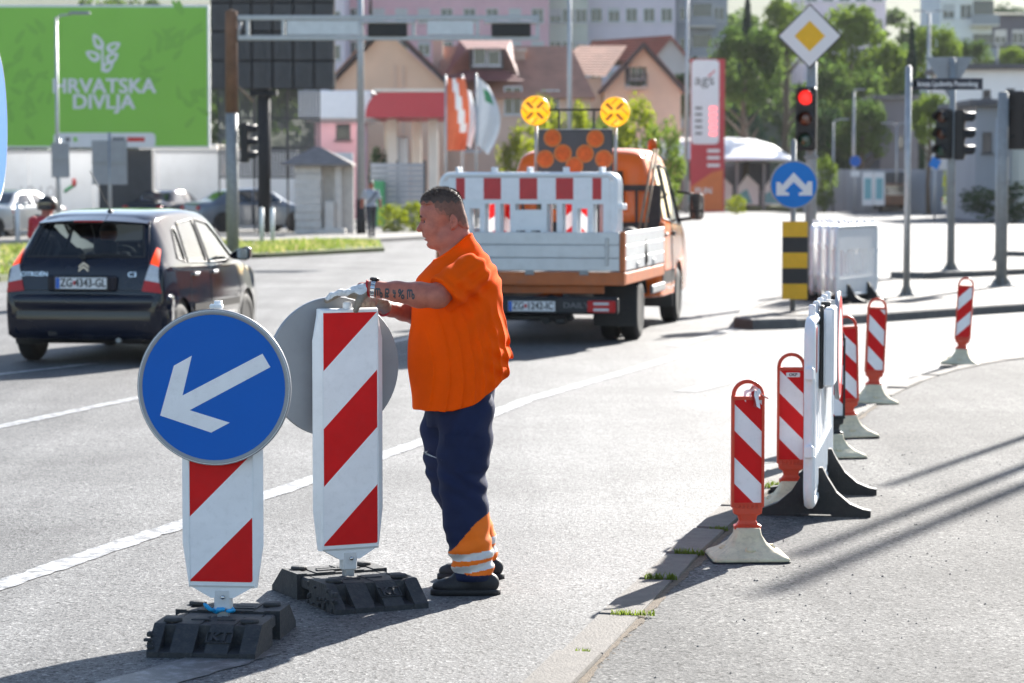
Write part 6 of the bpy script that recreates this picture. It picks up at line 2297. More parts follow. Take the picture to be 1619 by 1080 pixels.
# back of the LED screen and its pole
D = 84.0
b = thing("screen_hoarding", "dark back of a big advertising screen on a black column", "hoarding", (W(416, 372, D).x, D, .1))
ox = b.location.x
xs = [W(px, 70, D).x - ox for px in np.linspace(332, 529, 7)]
zs_ = [W(430, py, D).z - .1 for py in (141, 96, 50, 4, -44)]
for i in range(6):
    for k in range(4):
        cab_ = MB()
        cx_, cz_ = (xs[i] + xs[i + 1]) / 2, (zs_[k] + zs_[k + 1]) / 2
        w_, h_ = xs[i + 1] - xs[i] - .05, zs_[k + 1] - zs_[k] - .05
        cab_.box((cx_, .12, cz_), (w_, .16, h_), 0, .02)
        cab_.box((cx_, .03, cz_), (w_ * .12, .04, h_), 0).box((cx_, .03, cz_ + h_ * .2), (w_, .03, .05), 0)
        for sx in (-.28, .28): cab_.box((cx_ + sx * w_, .035, cz_ - h_ * .05), (w_ * .3, .03, h_ * .5), 0, .01)
        cab_.build("cabinet", "dark_grey", b)
MB().box(((xs[0] + xs[-1]) / 2, .28, (zs_[0] + zs_[-1]) / 2), (xs[-1] - xs[0], .12, zs_[-1] - zs_[0]), 0).build("frame", "black_matt", b)
MB().tube((0, .5, 0), (0, .5, zs_[0] + .3), .21, .21, 20).build("column", "black_matt", b)
MB().box((0, .4, zs_[0] - .12), (.9, .5, .2), 0, .03).build("bracket", "black_matt", b)
D = 86.0
b = thing("mesh_screen", "grey perforated metal screen below the dark hoarding", "screen", (W(425, 330, D).x, D, .1))
ox = b.location.x
x0, x1, z0, z1 = W(346, 200, D).x - ox, W(505, 200, D).x - ox, W(425, 281, D).z - .1, W(425, 140, D).z - .1
mat("mesh_metal", (.10, .10, .11), .5, metal=.4, var=.1)
mb = MB()
for x in np.arange(x0, x1, .10): mb.add([(x, 0, z0), (x + .045, 0, z0), (x + .045, 0, z1), (x, 0, z1)], [(0, 1, 2, 3)])
for z in np.arange(z0, z1, .10): mb.add([(x0, .004, z), (x1, .004, z), (x1, .004, z + .04), (x0, .004, z + .04)], [(0, 1, 2, 3)])
mb.build("perforated_sheet", "mesh_metal", b, fix=False)["kind"] = "stuff"
for x in (x0, (x0 + x1) / 2 - .5, (x0 + x1) / 2 + .6, x1): MB().box((x, .05, (0 + z1) / 2), (.05, .05, z1)).build("post", "black_matt", b)
for z in np.linspace(z0, z1, 4): MB().box(((x0 + x1) / 2, .045, z), (x1 - x0, .035, .04)).build("rail", "black_matt", b)

# ------------------------------------------------------------------ stone kiosk
mat("kiosk_stone", (.70, .65, .60), .85, var=.1, vs=5, bump=.3, bs=30, dirt=.1)
mat("kiosk_roof", (.24, .21, .20), .8, var=.15, vs=5)
D = 83.5
b = thing("stone_kiosk", "small pale stone kiosk with a hipped slab roof", "kiosk", (W(504, 375, D).x, D, .11))
ox = b.location.x
hx = lambda px: W(px, 300, D).x - ox
hz = lambda py: W(504, py, D).z - .11
for k in range(9):
    z0_, z1_ = hz(373) + k * (hz(262) - hz(373)) / 9, hz(373) + (k + 1) * (hz(262) - hz(373)) / 9
    MB().box(((hx(466) + hx(508)) / 2 + (.01 if k % 2 else -.01), .45, (z0_ + z1_) / 2), (hx(508) - hx(466), .9, z1_ - z0_ - .02), 0, .015).build("stone_block", "kiosk_stone", b)
for px in (534, 551):
    MB().box((hx(px), .25 if px < 540 else .9, hz(262) / 2), (.19, .22, hz(262)), 0, .01).build("pillar", "kiosk_stone", b)
MB().box((hx(521), .1, hz(318) / 2), (.30, .5, hz(318)), 0, .02).build("counter", "kiosk_stone", b)
MB().box((hx(530), .75, hz(262) / 2), (1.1, .2, hz(262)), 0, .01).build("back_wall", "kiosk_stone", b)
MB().box((hx(522), .2, .08), (1.0, .9, .16), 0, .01).build("step", "kiosk_stone", b)
xl, xr, ze, za = hx(444), hx(558), hz(259), hz(232)
rf = MB().add([(xl, -.3, ze), (xr, -.3, ze), (xr, 1.5, ze), (xl, 1.5, ze), ((xl + xr) / 2 - .1, .6, za), ((xl + xr) / 2 + .1, .6, za), (xl, -.3, ze - .07), (xr, -.3, ze - .07), (xr, 1.5, ze - .07), (xl, 1.5, ze - .07)],
              [(0, 1, 5, 4), (1, 2, 5), (2, 3, 4, 5), (3, 0, 4), (0, 6, 7, 1), (1, 7, 8, 2), (2, 8, 9, 3), (3, 9, 6, 0), (6, 9, 8, 7)])
rf.build("roof", "kiosk_roof", b)

# ------------------------------------------------------------------ white wall with graffiti
mat("wall_white", (.66, .67, .69), .8, var=.06, vs=.5, dirt=.15)
mat("graffiti_grey", (.40, .40, .42), .8, var=.1)
mat("graffiti_green", (.06, .30, .13), .8, var=.1)
mat("graffiti_red", (.5, .07, .07), .8, var=.1)
D = 96.0
b = thing("panel_wall", "long white panel wall with faint graffiti behind the parked cars", "wall", (W(200, 363, D).x, D, 0))
ox = b.location.x
x = W(-160, 300, D).x - ox
while x < W(470, 300, D).x - ox:
    MB().box((x + 1.2, .1, 1.42), (2.37, .2, 2.84), 0, .015).build("wall_panel", "wall_white", b)
    x += 2.4
MB().box(((W(-160, 300, D).x + W(470, 300, D).x) / 2 - ox, .1, 2.89), (W(470, 300, D).x - W(-160, 300, D).x, .28, .10), 0, .01).build("coping", "sign_grey", b)
link("graffiti", text_mesh("1210", .72, "graffiti_grey"), b, (W(57, 306, D).x - ox, -.006, W(57, 306, D).z))
MB().path([(W(102, 303, D).x - ox, -.01, W(102, 303, D).z), (W(110, 297, D).x - ox, -.01, W(110, 297, D).z), (W(116, 293, D).x - ox, -.01, W(116, 293, D).z)], .06, 6).build("graffiti", "graffiti_green", b)
MB().path([(W(116, 294, D).x - ox, -.01, W(116, 294, D).z), (W(118, 288, D).x - ox, -.01, W(118, 288, D).z), (W(116, 283, D).x - ox, -.01, W(116, 283, D).z)], .08, 6).build("graffiti", "graffiti_red", b)
# ------------------------------------------------------------------ parked cars, rider, walker
SED = [(0.0, .34, .70, .64, .74, .70, .58), (.04, .30, .88, .80, .80, .76, .62), (.12, .27, .98, .88, .84, .80, .64), (.55, .24, 1.04, .92, .87, .83, .64), (.80, .22, 1.16, .93, .875, .835, .60), (1.15, .21, 1.36, .93, .88, .84, .57), (1.6, .20, 1.44, .92, .88, .84, .57),
       (2.2, .20, 1.45, .91, .88, .84, .57), (2.7, .20, 1.36, .90, .88, .84, .57), (3.1, .20, 1.12, .89, .88, .83, .62), (3.35, .20, .97, .87, .87, .82, .68), (3.9, .22, .88, .80, .84, .78, .66), (4.2, .24, .76, .68, .76, .70, .58), (4.3, .30, .60, .54, .64, .60, .5)]
def parked_car(name, label, px, py, d, yaw, paint, scale=1.0):
    b = W(px, py, d)
    t = thing(name, label, "car", (b.x, b.y, .11), yaw, "cars parked by the white wall")
    T = [tuple(v * scale if i else v * scale for i, v in enumerate(r)) for r in SED]
    sh = Shell(car_sections(T, .09))
    gl_ = []
    k = scale
    for s in (1, -1):
        for p in ([(1.0 * k, .98 * k), (1.95 * k, .96 * k), (1.95 * k, 1.36 * k), (1.45 * k, 1.34 * k)], [(2.05 * k, .96 * k), (3.0 * k, .95 * k), (2.62 * k, 1.28 * k), (2.05 * k, 1.36 * k)]):
            gl_.append(("side_window", sh.cut(p, 'x', *((.4, 1.0) if s > 0 else (-1.0, -.4)))))
        for y in (.85 * k, 3.42 * k):
            sh.cut(arch_poly(y, .31 * k, .36 * k), 'x', *((.55, 1.0) if s > 0 else (-1.0, -.55)))
    gl_.append(("rear_window", sh.cut([(-.6 * k, 1.08 * k), (.6 * k, 1.08 * k), (.5 * k, 1.33 * k), (-.5 * k, 1.33 * k)], 'y', .4, 1.6)))
    gl_.append(("windscreen", sh.cut([(-.66 * k, 1.02 * k), (.66 * k, 1.02 * k), (.52 * k, 1.36 * k), (-.52 * k, 1.36 * k)], 'y', 2.4 * k, 3.4 * k)))
    body = sh.build("body", paint, t)
    for nm, vf in gl_:
        if vf[0]: patch(vf, nm, "dark_glass", t)
    for s in (1, -1):
        for y in (.85 * k, 3.42 * k):
            arch_liner(body, s * .84 * k, s * .5, y, .31 * k, .36 * k)
            wheel(t, s * .78 * k, y, .31 * k, .18, s)
        MB().box((s * .68 * k, 4.13 * k, .66 * k), (.22, .2, .12), 0, .04).build("headlamp", "lamp_clear", t)
        MB().box((s * .70 * k, .03, .80 * k), (.2, .1, .14), 0, .03).build("tail_lamp", "lamp_red", t)
        MB().box((s * .95 * k, 2.82 * k, .98 * k), (.16, .09, .12), 0, .03).build("door_mirror", paint, t)
    MB().box((0, 2.0 * k, .30), (1.4 * k, 3.4 * k, .1), 0, .02).build("underbody", "trim_black", t)
    return t
parked_car("parked_car", "silver saloon at the left edge, seen from the front", -10, 388, 76, R(150), "car_silver")
parked_car("parked_car", "silver saloon behind the motorcyclist, seen from the front", 70, 380, 82, R(160), "car_silver", .98)
parked_car("parked_car", "blue-grey saloon parked behind the gantry mast", 300, 378, 86, R(-62), "car_bluegrey")
parked_car("parked_car", "dark car whose roof shows over the navy hatchback", 225, 374, 90, R(-20), "car_navy", .95)
parked_car("distant_car", "white car glinting in the sun far off at the right", 1500, 320, 130, R(-70), "car_white", .95)
# dark lorry in the far yard
p = W(1412, 322, 150)
t = thing("box_lorry", "dark lorry parked far off before the grey yard wall", "lorry", (p.x, p.y, 0))
MB().box((0, 1.5, 1.35), (1.9, 3.0, 1.9), 0, .05).build("body", "dark_grey", t)
MB().box((0, -.4, 1.0), (1.7, 1.0, 1.3), 0, .12).build("cab", "mast_rust", t)
MB().box((0, -.91, 1.25), (1.4, .02, .55), 0, .01).build("windscreen", "dark_glass", t)
for s in (1, -1):
    wheel(t, s * .75, .0, .38, .2, s); wheel(t, s * .75, 2.3, .38, .2, s)

# motor scooter rider behind the hatchback
p = W(82, 470, 36.5)
t = thing("scooter", "motor scooter mostly hidden behind the navy hatchback", "scooter", (p.x, 36.5, 0), R(-12))
MB().loft([[(x, y, z) for x, z in ((-.13 * k, .30), (.13 * k, .30), (.16 * k, .55), (.11 * k, .76), (-.11 * k, .76), (-.16 * k, .55))] for y, k in ((-.75, .6), (-.5, 1.0), (-.1, 1.0), (.05, .7))]).build("body", "car_navy", t)
MB().box((0, -.35, .80), (.26, .75, .08), 0, .03).build("seat", "trim_black", t)
MB().box((0, .25, .32), (.34, .5, .05), 0, .015).build("footboard", "trim_black", t)
MB().prism([(-.18, .32), (.18, .32), (.14, .9), (-.14, .9)], .48, .54, 'xz').build("leg_shield", "car_navy", t)
MB().tube((0, .55, .3), (0, .46, 1.05), .03).path([(-.30, .42, 1.02), (0, .47, 1.05), (.30, .42, 1.02)], .016, 6).build("handlebar", "trim_black", t)
wheel(t, 0, -.62, .23, .12, 1); wheel(t, 0, .68, .23, .12, 1)
for s in (1, -1): MB().path([(s * .2, .45, 1.04), (s * .30, .42, 1.2), (s * .34, .42, 1.26)], .008, 5).box((s * .36, .41, 1.28), (.12, .02, .08), 0, .01).build("mirror", "trim_black", t)
fr = Field((-.42, -.75, .25), (.42, .65, 1.50), .012)
fr.ell((0, -.12, 1.42), (.085, .10, .12), .02)
fr.cap((0, -.16, 1.36), (0, -.18, 1.22), .06, .07, .03)
fr.ell((0, -.20, 1.06), (.20, .14, .28), .04)
for s in (1, -1):
    fr.chain([(s * .19, -.18, 1.24), (s * .30, .02, 1.04), (s * .29, .36, 1.05)], [.07, .055, .04], .03)
    fr.chain([(s * .10, -.25, .88), (s * .17, .15, .86), (s * .16, .22, .42), (s * .16, .34, .38)], [.10, .085, .06, .05], .03)
mat("red_jacket", (.42, .015, .03), .7, var=.1)
me = fr.mesh("person", ["skin", "red_jacket", "dark_clothes"], lambda c: np.where(c[:, 2] > 1.30, 0, np.where(c[:, 2] > .90, 1, 2)))
o = link("person", me, None, t.location, t.rotation_euler)
tag(o, "motor scooter rider in a red jacket and dark helmet beyond the hatchback", "person")
hm = MB().lathe([(.0001, .145)] + [(.145 * math.sin(a), .145 * math.cos(a)) for a in np.linspace(.2, 1.9, 12)] + [(.12, -.06)], 24, (0, -.12, 1.45)).build("helmet", "black_plastic", o)
MB().loft([[(r * math.sin(a), -.12 - r * math.cos(a), z) for a in np.linspace(-1.1, 1.1, 12)] for r, z in ((.148, 1.40), (.152, 1.44), (.150, 1.50))], 0, False, False, True).build("visor", "dark_glass", hm)

# the man walking beyond the junction
p = at(587, 375, .11)
wf = Field((-.30, -.45, .0), (.30, .45, 1.72), .011)
wf.ell((0, 0, 1.58), (.08, .095, .12), .02)
wf.cap((0, 0, 1.5), (0, 0, 1.40), .055, .06, .03)
wf.ell((0, .0, 1.22), (.19, .12, .25), .05)
wf.ell((0, .01, .95), (.165, .115, .13), .05)
for s, sw in ((1, .12), (-1, -.16)):
    wf.chain([(s * .19, 0, 1.38), (s * .25, -sw * .8, 1.12), (s * .24, -sw * 1.6, .90)], [.055, .045, .038], .03)
    wf.chain([(s * .09, 0, .92), (s * .10, sw, .50), (s * .10, sw * 1.5, .10)], [.09, .065, .045], .03)
    wf.ell((s * .10, sw * 1.5 - .05, .05), (.05, .13, .045), .02)
mat("grey_shirt", (.42, .44, .50), .85, var=.06)
me = wf.mesh("person", ["grey_shirt", "dark_clothes", "skin", "hair"], lambda c: np.where(c[:, 2] > 1.60, 3, np.where((c[:, 2] > 1.44) | ((np.abs(c[:, 0]) > .2) & (c[:, 2] < 1.16)), 2, np.where(c[:, 2] > .93, 0, 1))))
o = link("person", me, None, (p.x, p.y, .11), (0, 0, R(15)))
tag(o, "man in a grey shirt and dark trousers walking beside the pale lamp post", "person")
MB().path([(.17, -.10, 1.40), (.02, -.135, 1.2), (-.15, -.12, 1.0)], .018, 6).build("bag_strap", "dark_clothes", o)

# ------------------------------------------------------------------ filling station
mat("canopy_white", (.78, .79, .82), .4, var=.03)
mat("canopy_red", (.50, .03, .045), .4, var=.06, vs=.5)
mat("render_pink", (0.680, 0.408, 0.462), .85, var=.06, vs=.6)
mat("render_beige", (0.680, 0.490, 0.381), .85, var=.07, vs=.6)
mat("render_peach", (0.762, 0.517, 0.367), .85, var=.07, vs=.6)
mat("render_cream", (0.816, 0.748, 0.653), .85, var=.07, vs=.6)
mat("render_lilac", (0.748, 0.653, 0.734), .85, var=.06, vs=.5)
mat("render_rose", (0.707, 0.435, 0.490), .85, var=.06, vs=.5)
mat("render_greygreen", (0.598, 0.612, 0.544), .85, var=.06, vs=.5)
mat("render_grey", (.36, .37, .40), .85, var=.07, vs=.5)
mat("render_dark", (.10, .10, .13), .85, var=.08, vs=.5)
mat("render_white", (0.816, 0.820, 0.820), .85, var=.06, vs=.5)
mat("frame_white", (.68, .68, .68), .6, var=.03)
mat("pane", (.04, .05, .06), .08, spec=.7, var=.2, vs=.5)
mat("blind", (.55, .55, .55), .8, var=.05)
D = 112.0
def fx(px, d=None): return W(px, 170, d or D).x
def fz(py, d=None): return W(600, py, d or D).z
t = thing("station_canopy", "filling station canopy with a white and red fascia on pale pillars", "canopy", (fx(600), D, 0))
ox = fx(600)
MB().box(((fx(470) + fx(588)) / 2 - ox, 4, (fz(143) + fz(188)) / 2), (fx(588) - fx(470), 8, fz(143) - fz(188)), 0, .05).build("white_fascia", "canopy_white", t)
arc = [(fx(578) - ox + (fx(606) - fx(578)) * (1 - math.cos(a)), fz(186) + (fz(146) - fz(186)) * math.sin(a)) for a in np.linspace(0, math.pi / 2, 9)]
MB().prism(arc + [(fx(705) - ox, fz(146)), (fx(705) - ox, fz(186))], -.25, 7.8, 'xz').build("red_fascia", "canopy_red", t)
MB().box(((fx(590) + fx(705)) / 2 - ox, 3.9, fz(143.5)), (fx(705) - fx(590), 8.5, .12), 0, .02).build("roof_edge", "render_cream", t)
for px, y in ((616, 2.5), (650, 6.5), (682, 2.5), (604, 6.5)):
    MB().box((fx(px) - ox, y, fz(186) / 2), (.42, .42, fz(186)), 0, .03).build("pillar", "render_cream", t)
for px in (618, 631): MB().box((fx(px) - ox, 3.6, fz(214) / 2), (.45, .5, fz(214)), 0, .06).build("pump", "alu_board", t)
t = thing("yard_fence", "grey slatted fence in front of the filling station", "fence", (fx(628, 98), 98, 0))
ox = fx(628, 98)
for k in range(12):
    z = .15 + k * (fz(257, 98) - .15) / 12
    MB().box(((fx(586, 98) + fx(670, 98)) / 2 - ox, 0, z + .08), (fx(670, 98) - fx(586, 98), .04, .17), 0, .01).build("slat", "render_grey", t)
for px in (586, 628, 671): MB().box((fx(px, 98) - ox, .06, fz(254, 98) / 2), (.1, .08, fz(254, 98)), 0).build("post", "dark_grey", t)
MB().box((fx(596, 98) - ox, -.3, .9), (.6, .4, 1.8), 0, .03).build("green_cabinet", "graffiti_green", t)
# flags
def flag(label, px, ptop, d, colr, x0, x1, y0, y1, wave, tear=0, stripe=None):
    b = W(px, 335, d)
    t = thing("flag", label, "flag", (b.x, d, 0), group="flags at the filling station")
    MB().tube((0, 0, 0), (0, 0, W(px, ptop, d).z), .06, .04, 10).build("flagpole", "zinc", t)
    nx_, nz_ = 10, 16
    secs = []
    for j in range(nz_ + 1):
        v = j / nz_
        row = []
        for i in range(nx_ + 1):
            u = i / nx_
            wid = (1 - tear * (2 * v - 1) ** 2 * .25) * (.82 + .18 * math.sin(v * 3.1))
            row.append((W(x0, 180, d).x - b.x + (W(x1, 180, d).x - W(x0, 180, d).x) * u * wid, wave * math.sin(u * 7 + v * 3) * u, W(px, y0 + (y1 - y0) * v, d).z - .25 * u * tear))
        secs.append(row)
    mb = MB().loft(secs, 0, False, False, True)
    if stripe:
        for j in range(nz_):
            for i in range(nx_):
                if stripe(i / nx_, j / nz_): mb.m[j * nx_ + i] = 1
    mb.build("cloth", colr, t)
mat("flag_orange", (.72, .14, .05), .75, var=.06)
mat("flag_white", (.80, .80, .80), .75, var=.03)
flag("orange flag with a white sweep on the leftmost of three flagpoles", 705, 118, 100, ["flag_orange", "flag_white"], 706, 742, 124, 238, .25, 0, lambda u, v: abs(u - .35 - .5 * v) < .14 and v < .75)
flag("small red and white flag behind the orange one on the middle pole", 731, 118, 102, ["flag_white", "flag_orange"], 731, 752, 135, 225, .2, 1, lambda u, v: v > .45 and u < .5)
flag("white teardrop flag with a green patch on the rightmost flagpole", 753, 116, 99, ["flag_white", "graffiti_green"], 753, 791, 119, 228, .15, 1.6, lambda u, v: .1 < v < .28 and .35 < u < .75)

# price totem
D = 150.0
t = thing("price_totem", "tall white and red fuel price totem", "totem", (W(1119, 332, D).x, D, 0))
ox = t.location.x
X0, X1, Z1 = W(1092, 200, D).x - ox, W(1146, 200, D).x - ox, W(1119, 93, D).z
MB().box(((X0 + X1) / 2, .2, Z1 / 2), (X1 - X0, .4, Z1), 0, .04).build("body", "canopy_red", t)
zm = W(1119, 228, D).z
MB().prism(rrect(X0 + .03, zm, X1 - .34, Z1 - .06, .25, 5), -.03, .0, 'xz').build("white_panel", "canopy_white", t)
link("lettering", text_mesh("ags", .85, "print_black", 0, 0, sx=1.1), t, (W(1114, 127, D).x - ox, -.036, W(1114, 127, D).z))
MB().prism([(W(1121, 122, D).x - ox, W(1121, 122, D).z), (W(1131, 113, D).x - ox, W(1131, 112, D).z), (W(1131, 113, D).x - ox, W(1131, 110, D).z), (W(1119, 120, D).x - ox, W(1119, 120, D).z)], -.04, -.034, 'xz').build("logo_stroke", "print_red", t)
mat("price_led", (.6, .12, .14), .5, var=.05, emit=(1.0, .2, .22), es=.5)
for k in range(5):
    py = 168 + k * 10
    MB().sheet([(W(1121, py, D).x - ox, W(1121, py + 7, D).z), (W(1134, py, D).x - ox, W(1134, py + 7, D).z), (W(1134, py, D).x - ox, W(1134, py, D).z), (W(1121, py, D).x - ox, W(1121, py, D).z)], -.036, 'xz').build("price_row", "price_led", t)
    MB().sheet([(W(1099, py, D).x - ox, W(1099, py + 5, D).z), (W(1110, py, D).x - ox, W(1110, py + 5, D).z), (W(1110, py, D).x - ox, W(1110, py + 1, D).z), (W(1099, py, D).x - ox, W(1099, py + 1, D).z)], -.036, 'xz').build("fuel_name", "print_grey", t)
for py in (236, 247, 259):
    MB().sheet([(W(1118, py, D).x - ox, W(1118, py + 5, D).z), (W(1138, py, D).x - ox, W(1138, py + 5, D).z), (W(1138, py, D).x - ox, W(1138, py, D).z), (W(1118, py, D).x - ox, W(1118, py, D).z)], -.006, 'xz').build("service_line", "print_white", t)
mat("totem_orange", (.62, .16, .03), .45, var=.08)
MB().sheet([(X0 + .02, .1), (X1 - .1, .1), (X1 - .1, W(1119, 268, D).z), (X1 - .7, W(1119, 272, D).z), (X0 + .4, W(1119, 288, D).z), (X0 + .02, W(1119, 296, D).z)], -.006, 'xz').build("orange_field", "totem_orange", t)
link("lettering", text_mesh("PLIN", .50, "print_white", 0, .01), t, (W(1112, 302, D).x - ox, -.012, W(1112, 302, D).z))
# car wash: white vaulted canopy with printed side sheets
mat("vault_white", (.80, .81, .83), .35, var=.03, spec=.6)
mat("sheet_teal", (.20, .45, .50), .6, var=.1)
D = 158.0
t = thing("car_wash", "white vaulted car wash canopy behind the price totem", "canopy", (W(1130, 320, D).x, D, 0))
ox = t.location.x
xa, xb, zl, zh = W(985, 200, D).x - ox, W(1264, 200, D).x - ox, W(1130, 251, D).z, W(1130, 213, D).z
arcp = [(xa, zl), (xb, zl), (xb - .25, zl + (zh - zl) * .35), (xb - .9, zl + (zh - zl) * .75), (xb - 1.9, zh - .06), (xb - 3, zh), (xa + 1, zh), (xa, zh - .15)]
secs = []
for y, k in ((0, .0), (.15, .12), (.5, .3), (1.2, .55), (2.5, .85), (4.0, 1.0), (7.0, 1.0)):
    secs.append([(x, y * 2.6, zl - .1 + (z - zl + .1) * max(k, .05) if z > zl else zl - .1) for x, z in arcp])
MB().loft(secs, 0, True, True, True).build("vault", "vault_white", t)
for k in range(7): MB().box((xa + .4 + k * (xb - xa - .8) / 6, .8, (zl - .1) / 2), (.14, .14, zl - .1), 0, .02).build("post", "zinc_dull", t)
MB().box(((xa + xb) / 2, 17.6, 1.6), (xb - xa, .2, 3.2), 0).build("rear_wall", "render_dark", t)
for k in range(6):
    x = xa + .4 + k * (xb - xa - .8) / 6
    w_ = (xb - xa - .8) / 6
    s_ = MB().prism([(x + .1, .3), (x + w_ - .1, .3), (x + w_ - .1, 1.5), (x + w_ * .5, 2.2), (x + .1, 1.2)], 3.0, 3.03, 'xz').build("side_sheet", "render_white", t)
    MB().prism([(x + .2, .4), (x + w_ * .7, .4), (x + w_ * .5, 1.3), (x + .3, 1.0)], 2.985, 2.998, 'xz').build("print", "sheet_teal", s_)
# ------------------------------------------------------------------ houses
def tile_mat(name, c):
    m = mat(name, c, .75, var=.18, vs=1.2)
    nt = m.node_tree; N, L = nt.nodes, nt.links
    tc = N.new("ShaderNodeTexCoord")
    wv = N.new("ShaderNodeTexWave"); wv.wave_type = 'BANDS'; wv.bands_direction = 'Z'; wv.inputs["Scale"].default_value = 1.6; wv.inputs["Distortion"].default_value = .3
    L.new(tc.outputs["Object"], wv.inputs["Vector"])
    bp = N.new("ShaderNodeBump"); bp.inputs["Strength"].default_value = .8; bp.inputs["Distance"].default_value = .06
    L.new(wv.outputs["Fac"], bp.inputs["Height"])
    L.new(bp.outputs["Normal"], N["Principled BSDF"].inputs["Normal"])
tile_mat("tile_terracotta", (.42, .20, .13))
tile_mat("tile_maroon", (.20, .065, .055))
tile_mat("tile_grey", (.10, .10, .11))
mat("barge_dark", (.05, .035, .035), .7, var=.1)

def window(parent, x, z, w, h, y, kind=0, frame="frame_white"):
    """window on a wall facing -y: frame, panes, sill; set in a reveal"""
    f = MB()
    holed(f, (x - w / 2, z, x + w / 2, z + h), [(x - w / 2 + .07, z + .07, x - .03, z + h - .07), (x + .03, z + .07, x + w / 2 - .07, z + h - .07)] if w > .8 else [(x - w / 2 + .07, z + .07, x + w / 2 - .07, z + h - .07)], y + .04, y + .10)
    wn_ = f.build("window", frame, parent)
    MB().sheet([(x - w / 2 + .05, z + .05), (x + w / 2 - .05, z + .05), (x + w / 2 - .05, z + h - .05), (x - w / 2 + .05, z + h - .05)], y + .075, 'xz').build("pane", "pane", wn_)
    MB().box((x, y - .04, z - .04), (w + .16, .18, .06), 0, .01).build("sill", frame, wn_)
    if kind:
        MB().box((x, y + .03, z + h * (1 - .25 * kind)), (w - .1, .03, h * .5 * kind), 0, .005).build("blind", "blind", wn_)
    return wn_

def wall_with_windows(parent, x0, x1, z0, z1, y, depth, m, wins, seed=0, frame="frame_white"):
    """front wall with real openings, side and back walls"""
    mb = MB()
    holed(mb, (x0, z0, x1, z1), [(x - w / 2, z, x + w / 2, z + h) for x, z, w, h in wins], y, y + .3)
    mb.box(((x0 + x1) / 2, y + depth / 2 + .16, (z0 + z1) / 2), (x1 - x0 - .004, depth - .3, z1 - z0 - .004))
    o = mb.build("wall", m, parent)
    rn = random.Random(seed)
    for x, z, w, h in wins:
        window(parent, x, z, w, h, y, rn.choice((0, 0, .5, 1)), frame)
    return o

# house A: terracotta roof with a dormer, peach cross gable on the left
D = 135.0
hA = thing("gable_house", "peach house with a terracotta roof, red dormer and big cross gable", "house", (W(730, 330, D).x, D, 0))
ox = hA.location.x
X = lambda px: W(px, 150, D).x - ox
Zp = lambda py: W(700, py, D).z
ze, zr = Zp(151), Zp(66)
wall_with_windows(hA, X(700), X(936), 0, ze, 0, 8, "render_beige", [(X(811), Zp(182), .95, 1.5), (X(870), Zp(185), .95, 1.4), (X(745), Zp(240), 1.0, 1.4), (X(750), Zp(172), .7, .9)], 1)
MB().add([(X(694), -.5, ze - .15), (X(942), -.5, ze - .15), (X(905), 4.2, zr), (X(694), 4.2, zr), (X(694), 9, ze - .15), (X(942), 9, ze - .15)], [(0, 1, 2, 3), (3, 2, 5, 4), (1, 5, 2), (0, 3, 4), (0, 4, 5, 1)]).build("roof", "tile_terracotta", hA)
# cross gable
xl, xr, xa_ = X(520), X(716), X(612)
zg, zap = Zp(132), Zp(40)
gb = MB().prism([(xl + .35, 0), (xr - .35, 0), (xr - .35, zg - .1), (xa_, zap - .35), (xl + .35, zg - .1)], -1.6, 7.5, 'xz').build("gable_wall", "render_peach", hA)
for (a, b_), nm in ((((xl, zg - .25), (xa_, zap)), "l"), (((xa_, zap), (xr, zg - .25)), "r")):
    dx, dz_ = b_[0] - a[0], b_[1] - a[1]
    L_ = math.hypot(dx, dz_)
    nx_, nz_ = -dz_ / L_ * .22, dx / L_ * .22
    if nz_ < 0: nx_, nz_ = -nx_, -nz_
    MB().prism([a, b_, (b_[0] + nx_ * .0, b_[1] + .22), (a[0], a[1] + .22)], -2.1, 7.4, 'xz').build("roof_slope", "tile_terracotta" if nm == "l" else "tile_maroon", hA)
    MB().prism([(a[0], a[1] - .18), (b_[0], b_[1] - .18), (b_[0], b_[1] + .10), (a[0], a[1] + .10)], -2.16, -2.102, 'xz').build("bargeboard", "barge_dark", hA)
for px in (627, 640): MB().box((X(px), -1.66, Zp(115) / 2 + .3), (.10, .1, Zp(115)), 0).build("downpipe", "render_beige", hA)
# dormer with twin windows
dx0, dx1 = X(742), X(796)
dzb, dzt = Zp(110), Zp(76)
wall_with_windows(hA, dx0, dx1, dzb, dzt, 1.1, 2.5, "barge_dark", [((dx0 * .70 + dx1 * .30), dzb + .25, .70, .95), ((dx0 * .28 + dx1 * .72), dzb + .25, .70, .95)], 4)
MB().add([(dx0 - 1.3, .8, dzb - .35), (dx0 - .15, .8, dzt), (dx1 + .15, .8, dzt), (dx1 + .8, .8, dzb - .35), (dx0 - .6, 3.6, dzt + .6), (dx1 + .4, 3.6, dzt + .6)], [(0, 1, 4), (1, 2, 5, 4), (2, 3, 5)]).build("dormer_roof", "tile_maroon", hA)
MB().add([(dx0 - 1.9, -.2, Zp(128)), (dx1 + 1.1, -.2, Zp(128)), (dx1 + .2, 1.08, dzb + .02), (dx0 - .2, 1.08, dzb + .02)], [(0, 1, 2, 3)]).build("dormer_apron", "tile_maroon", hA)
for px, py in ((690, 70), (822, 90)):
    ch = MB().box((X(px), 3.2, Zp(py) - .4), (.55, .55, 1.7), 0, .02).build("chimney", "render_beige", hA)
    MB().box((X(px), 3.2, Zp(py) + .5), (.75, .75, .12), 0, .02).build("chimney_cap", "render_cream", ch)

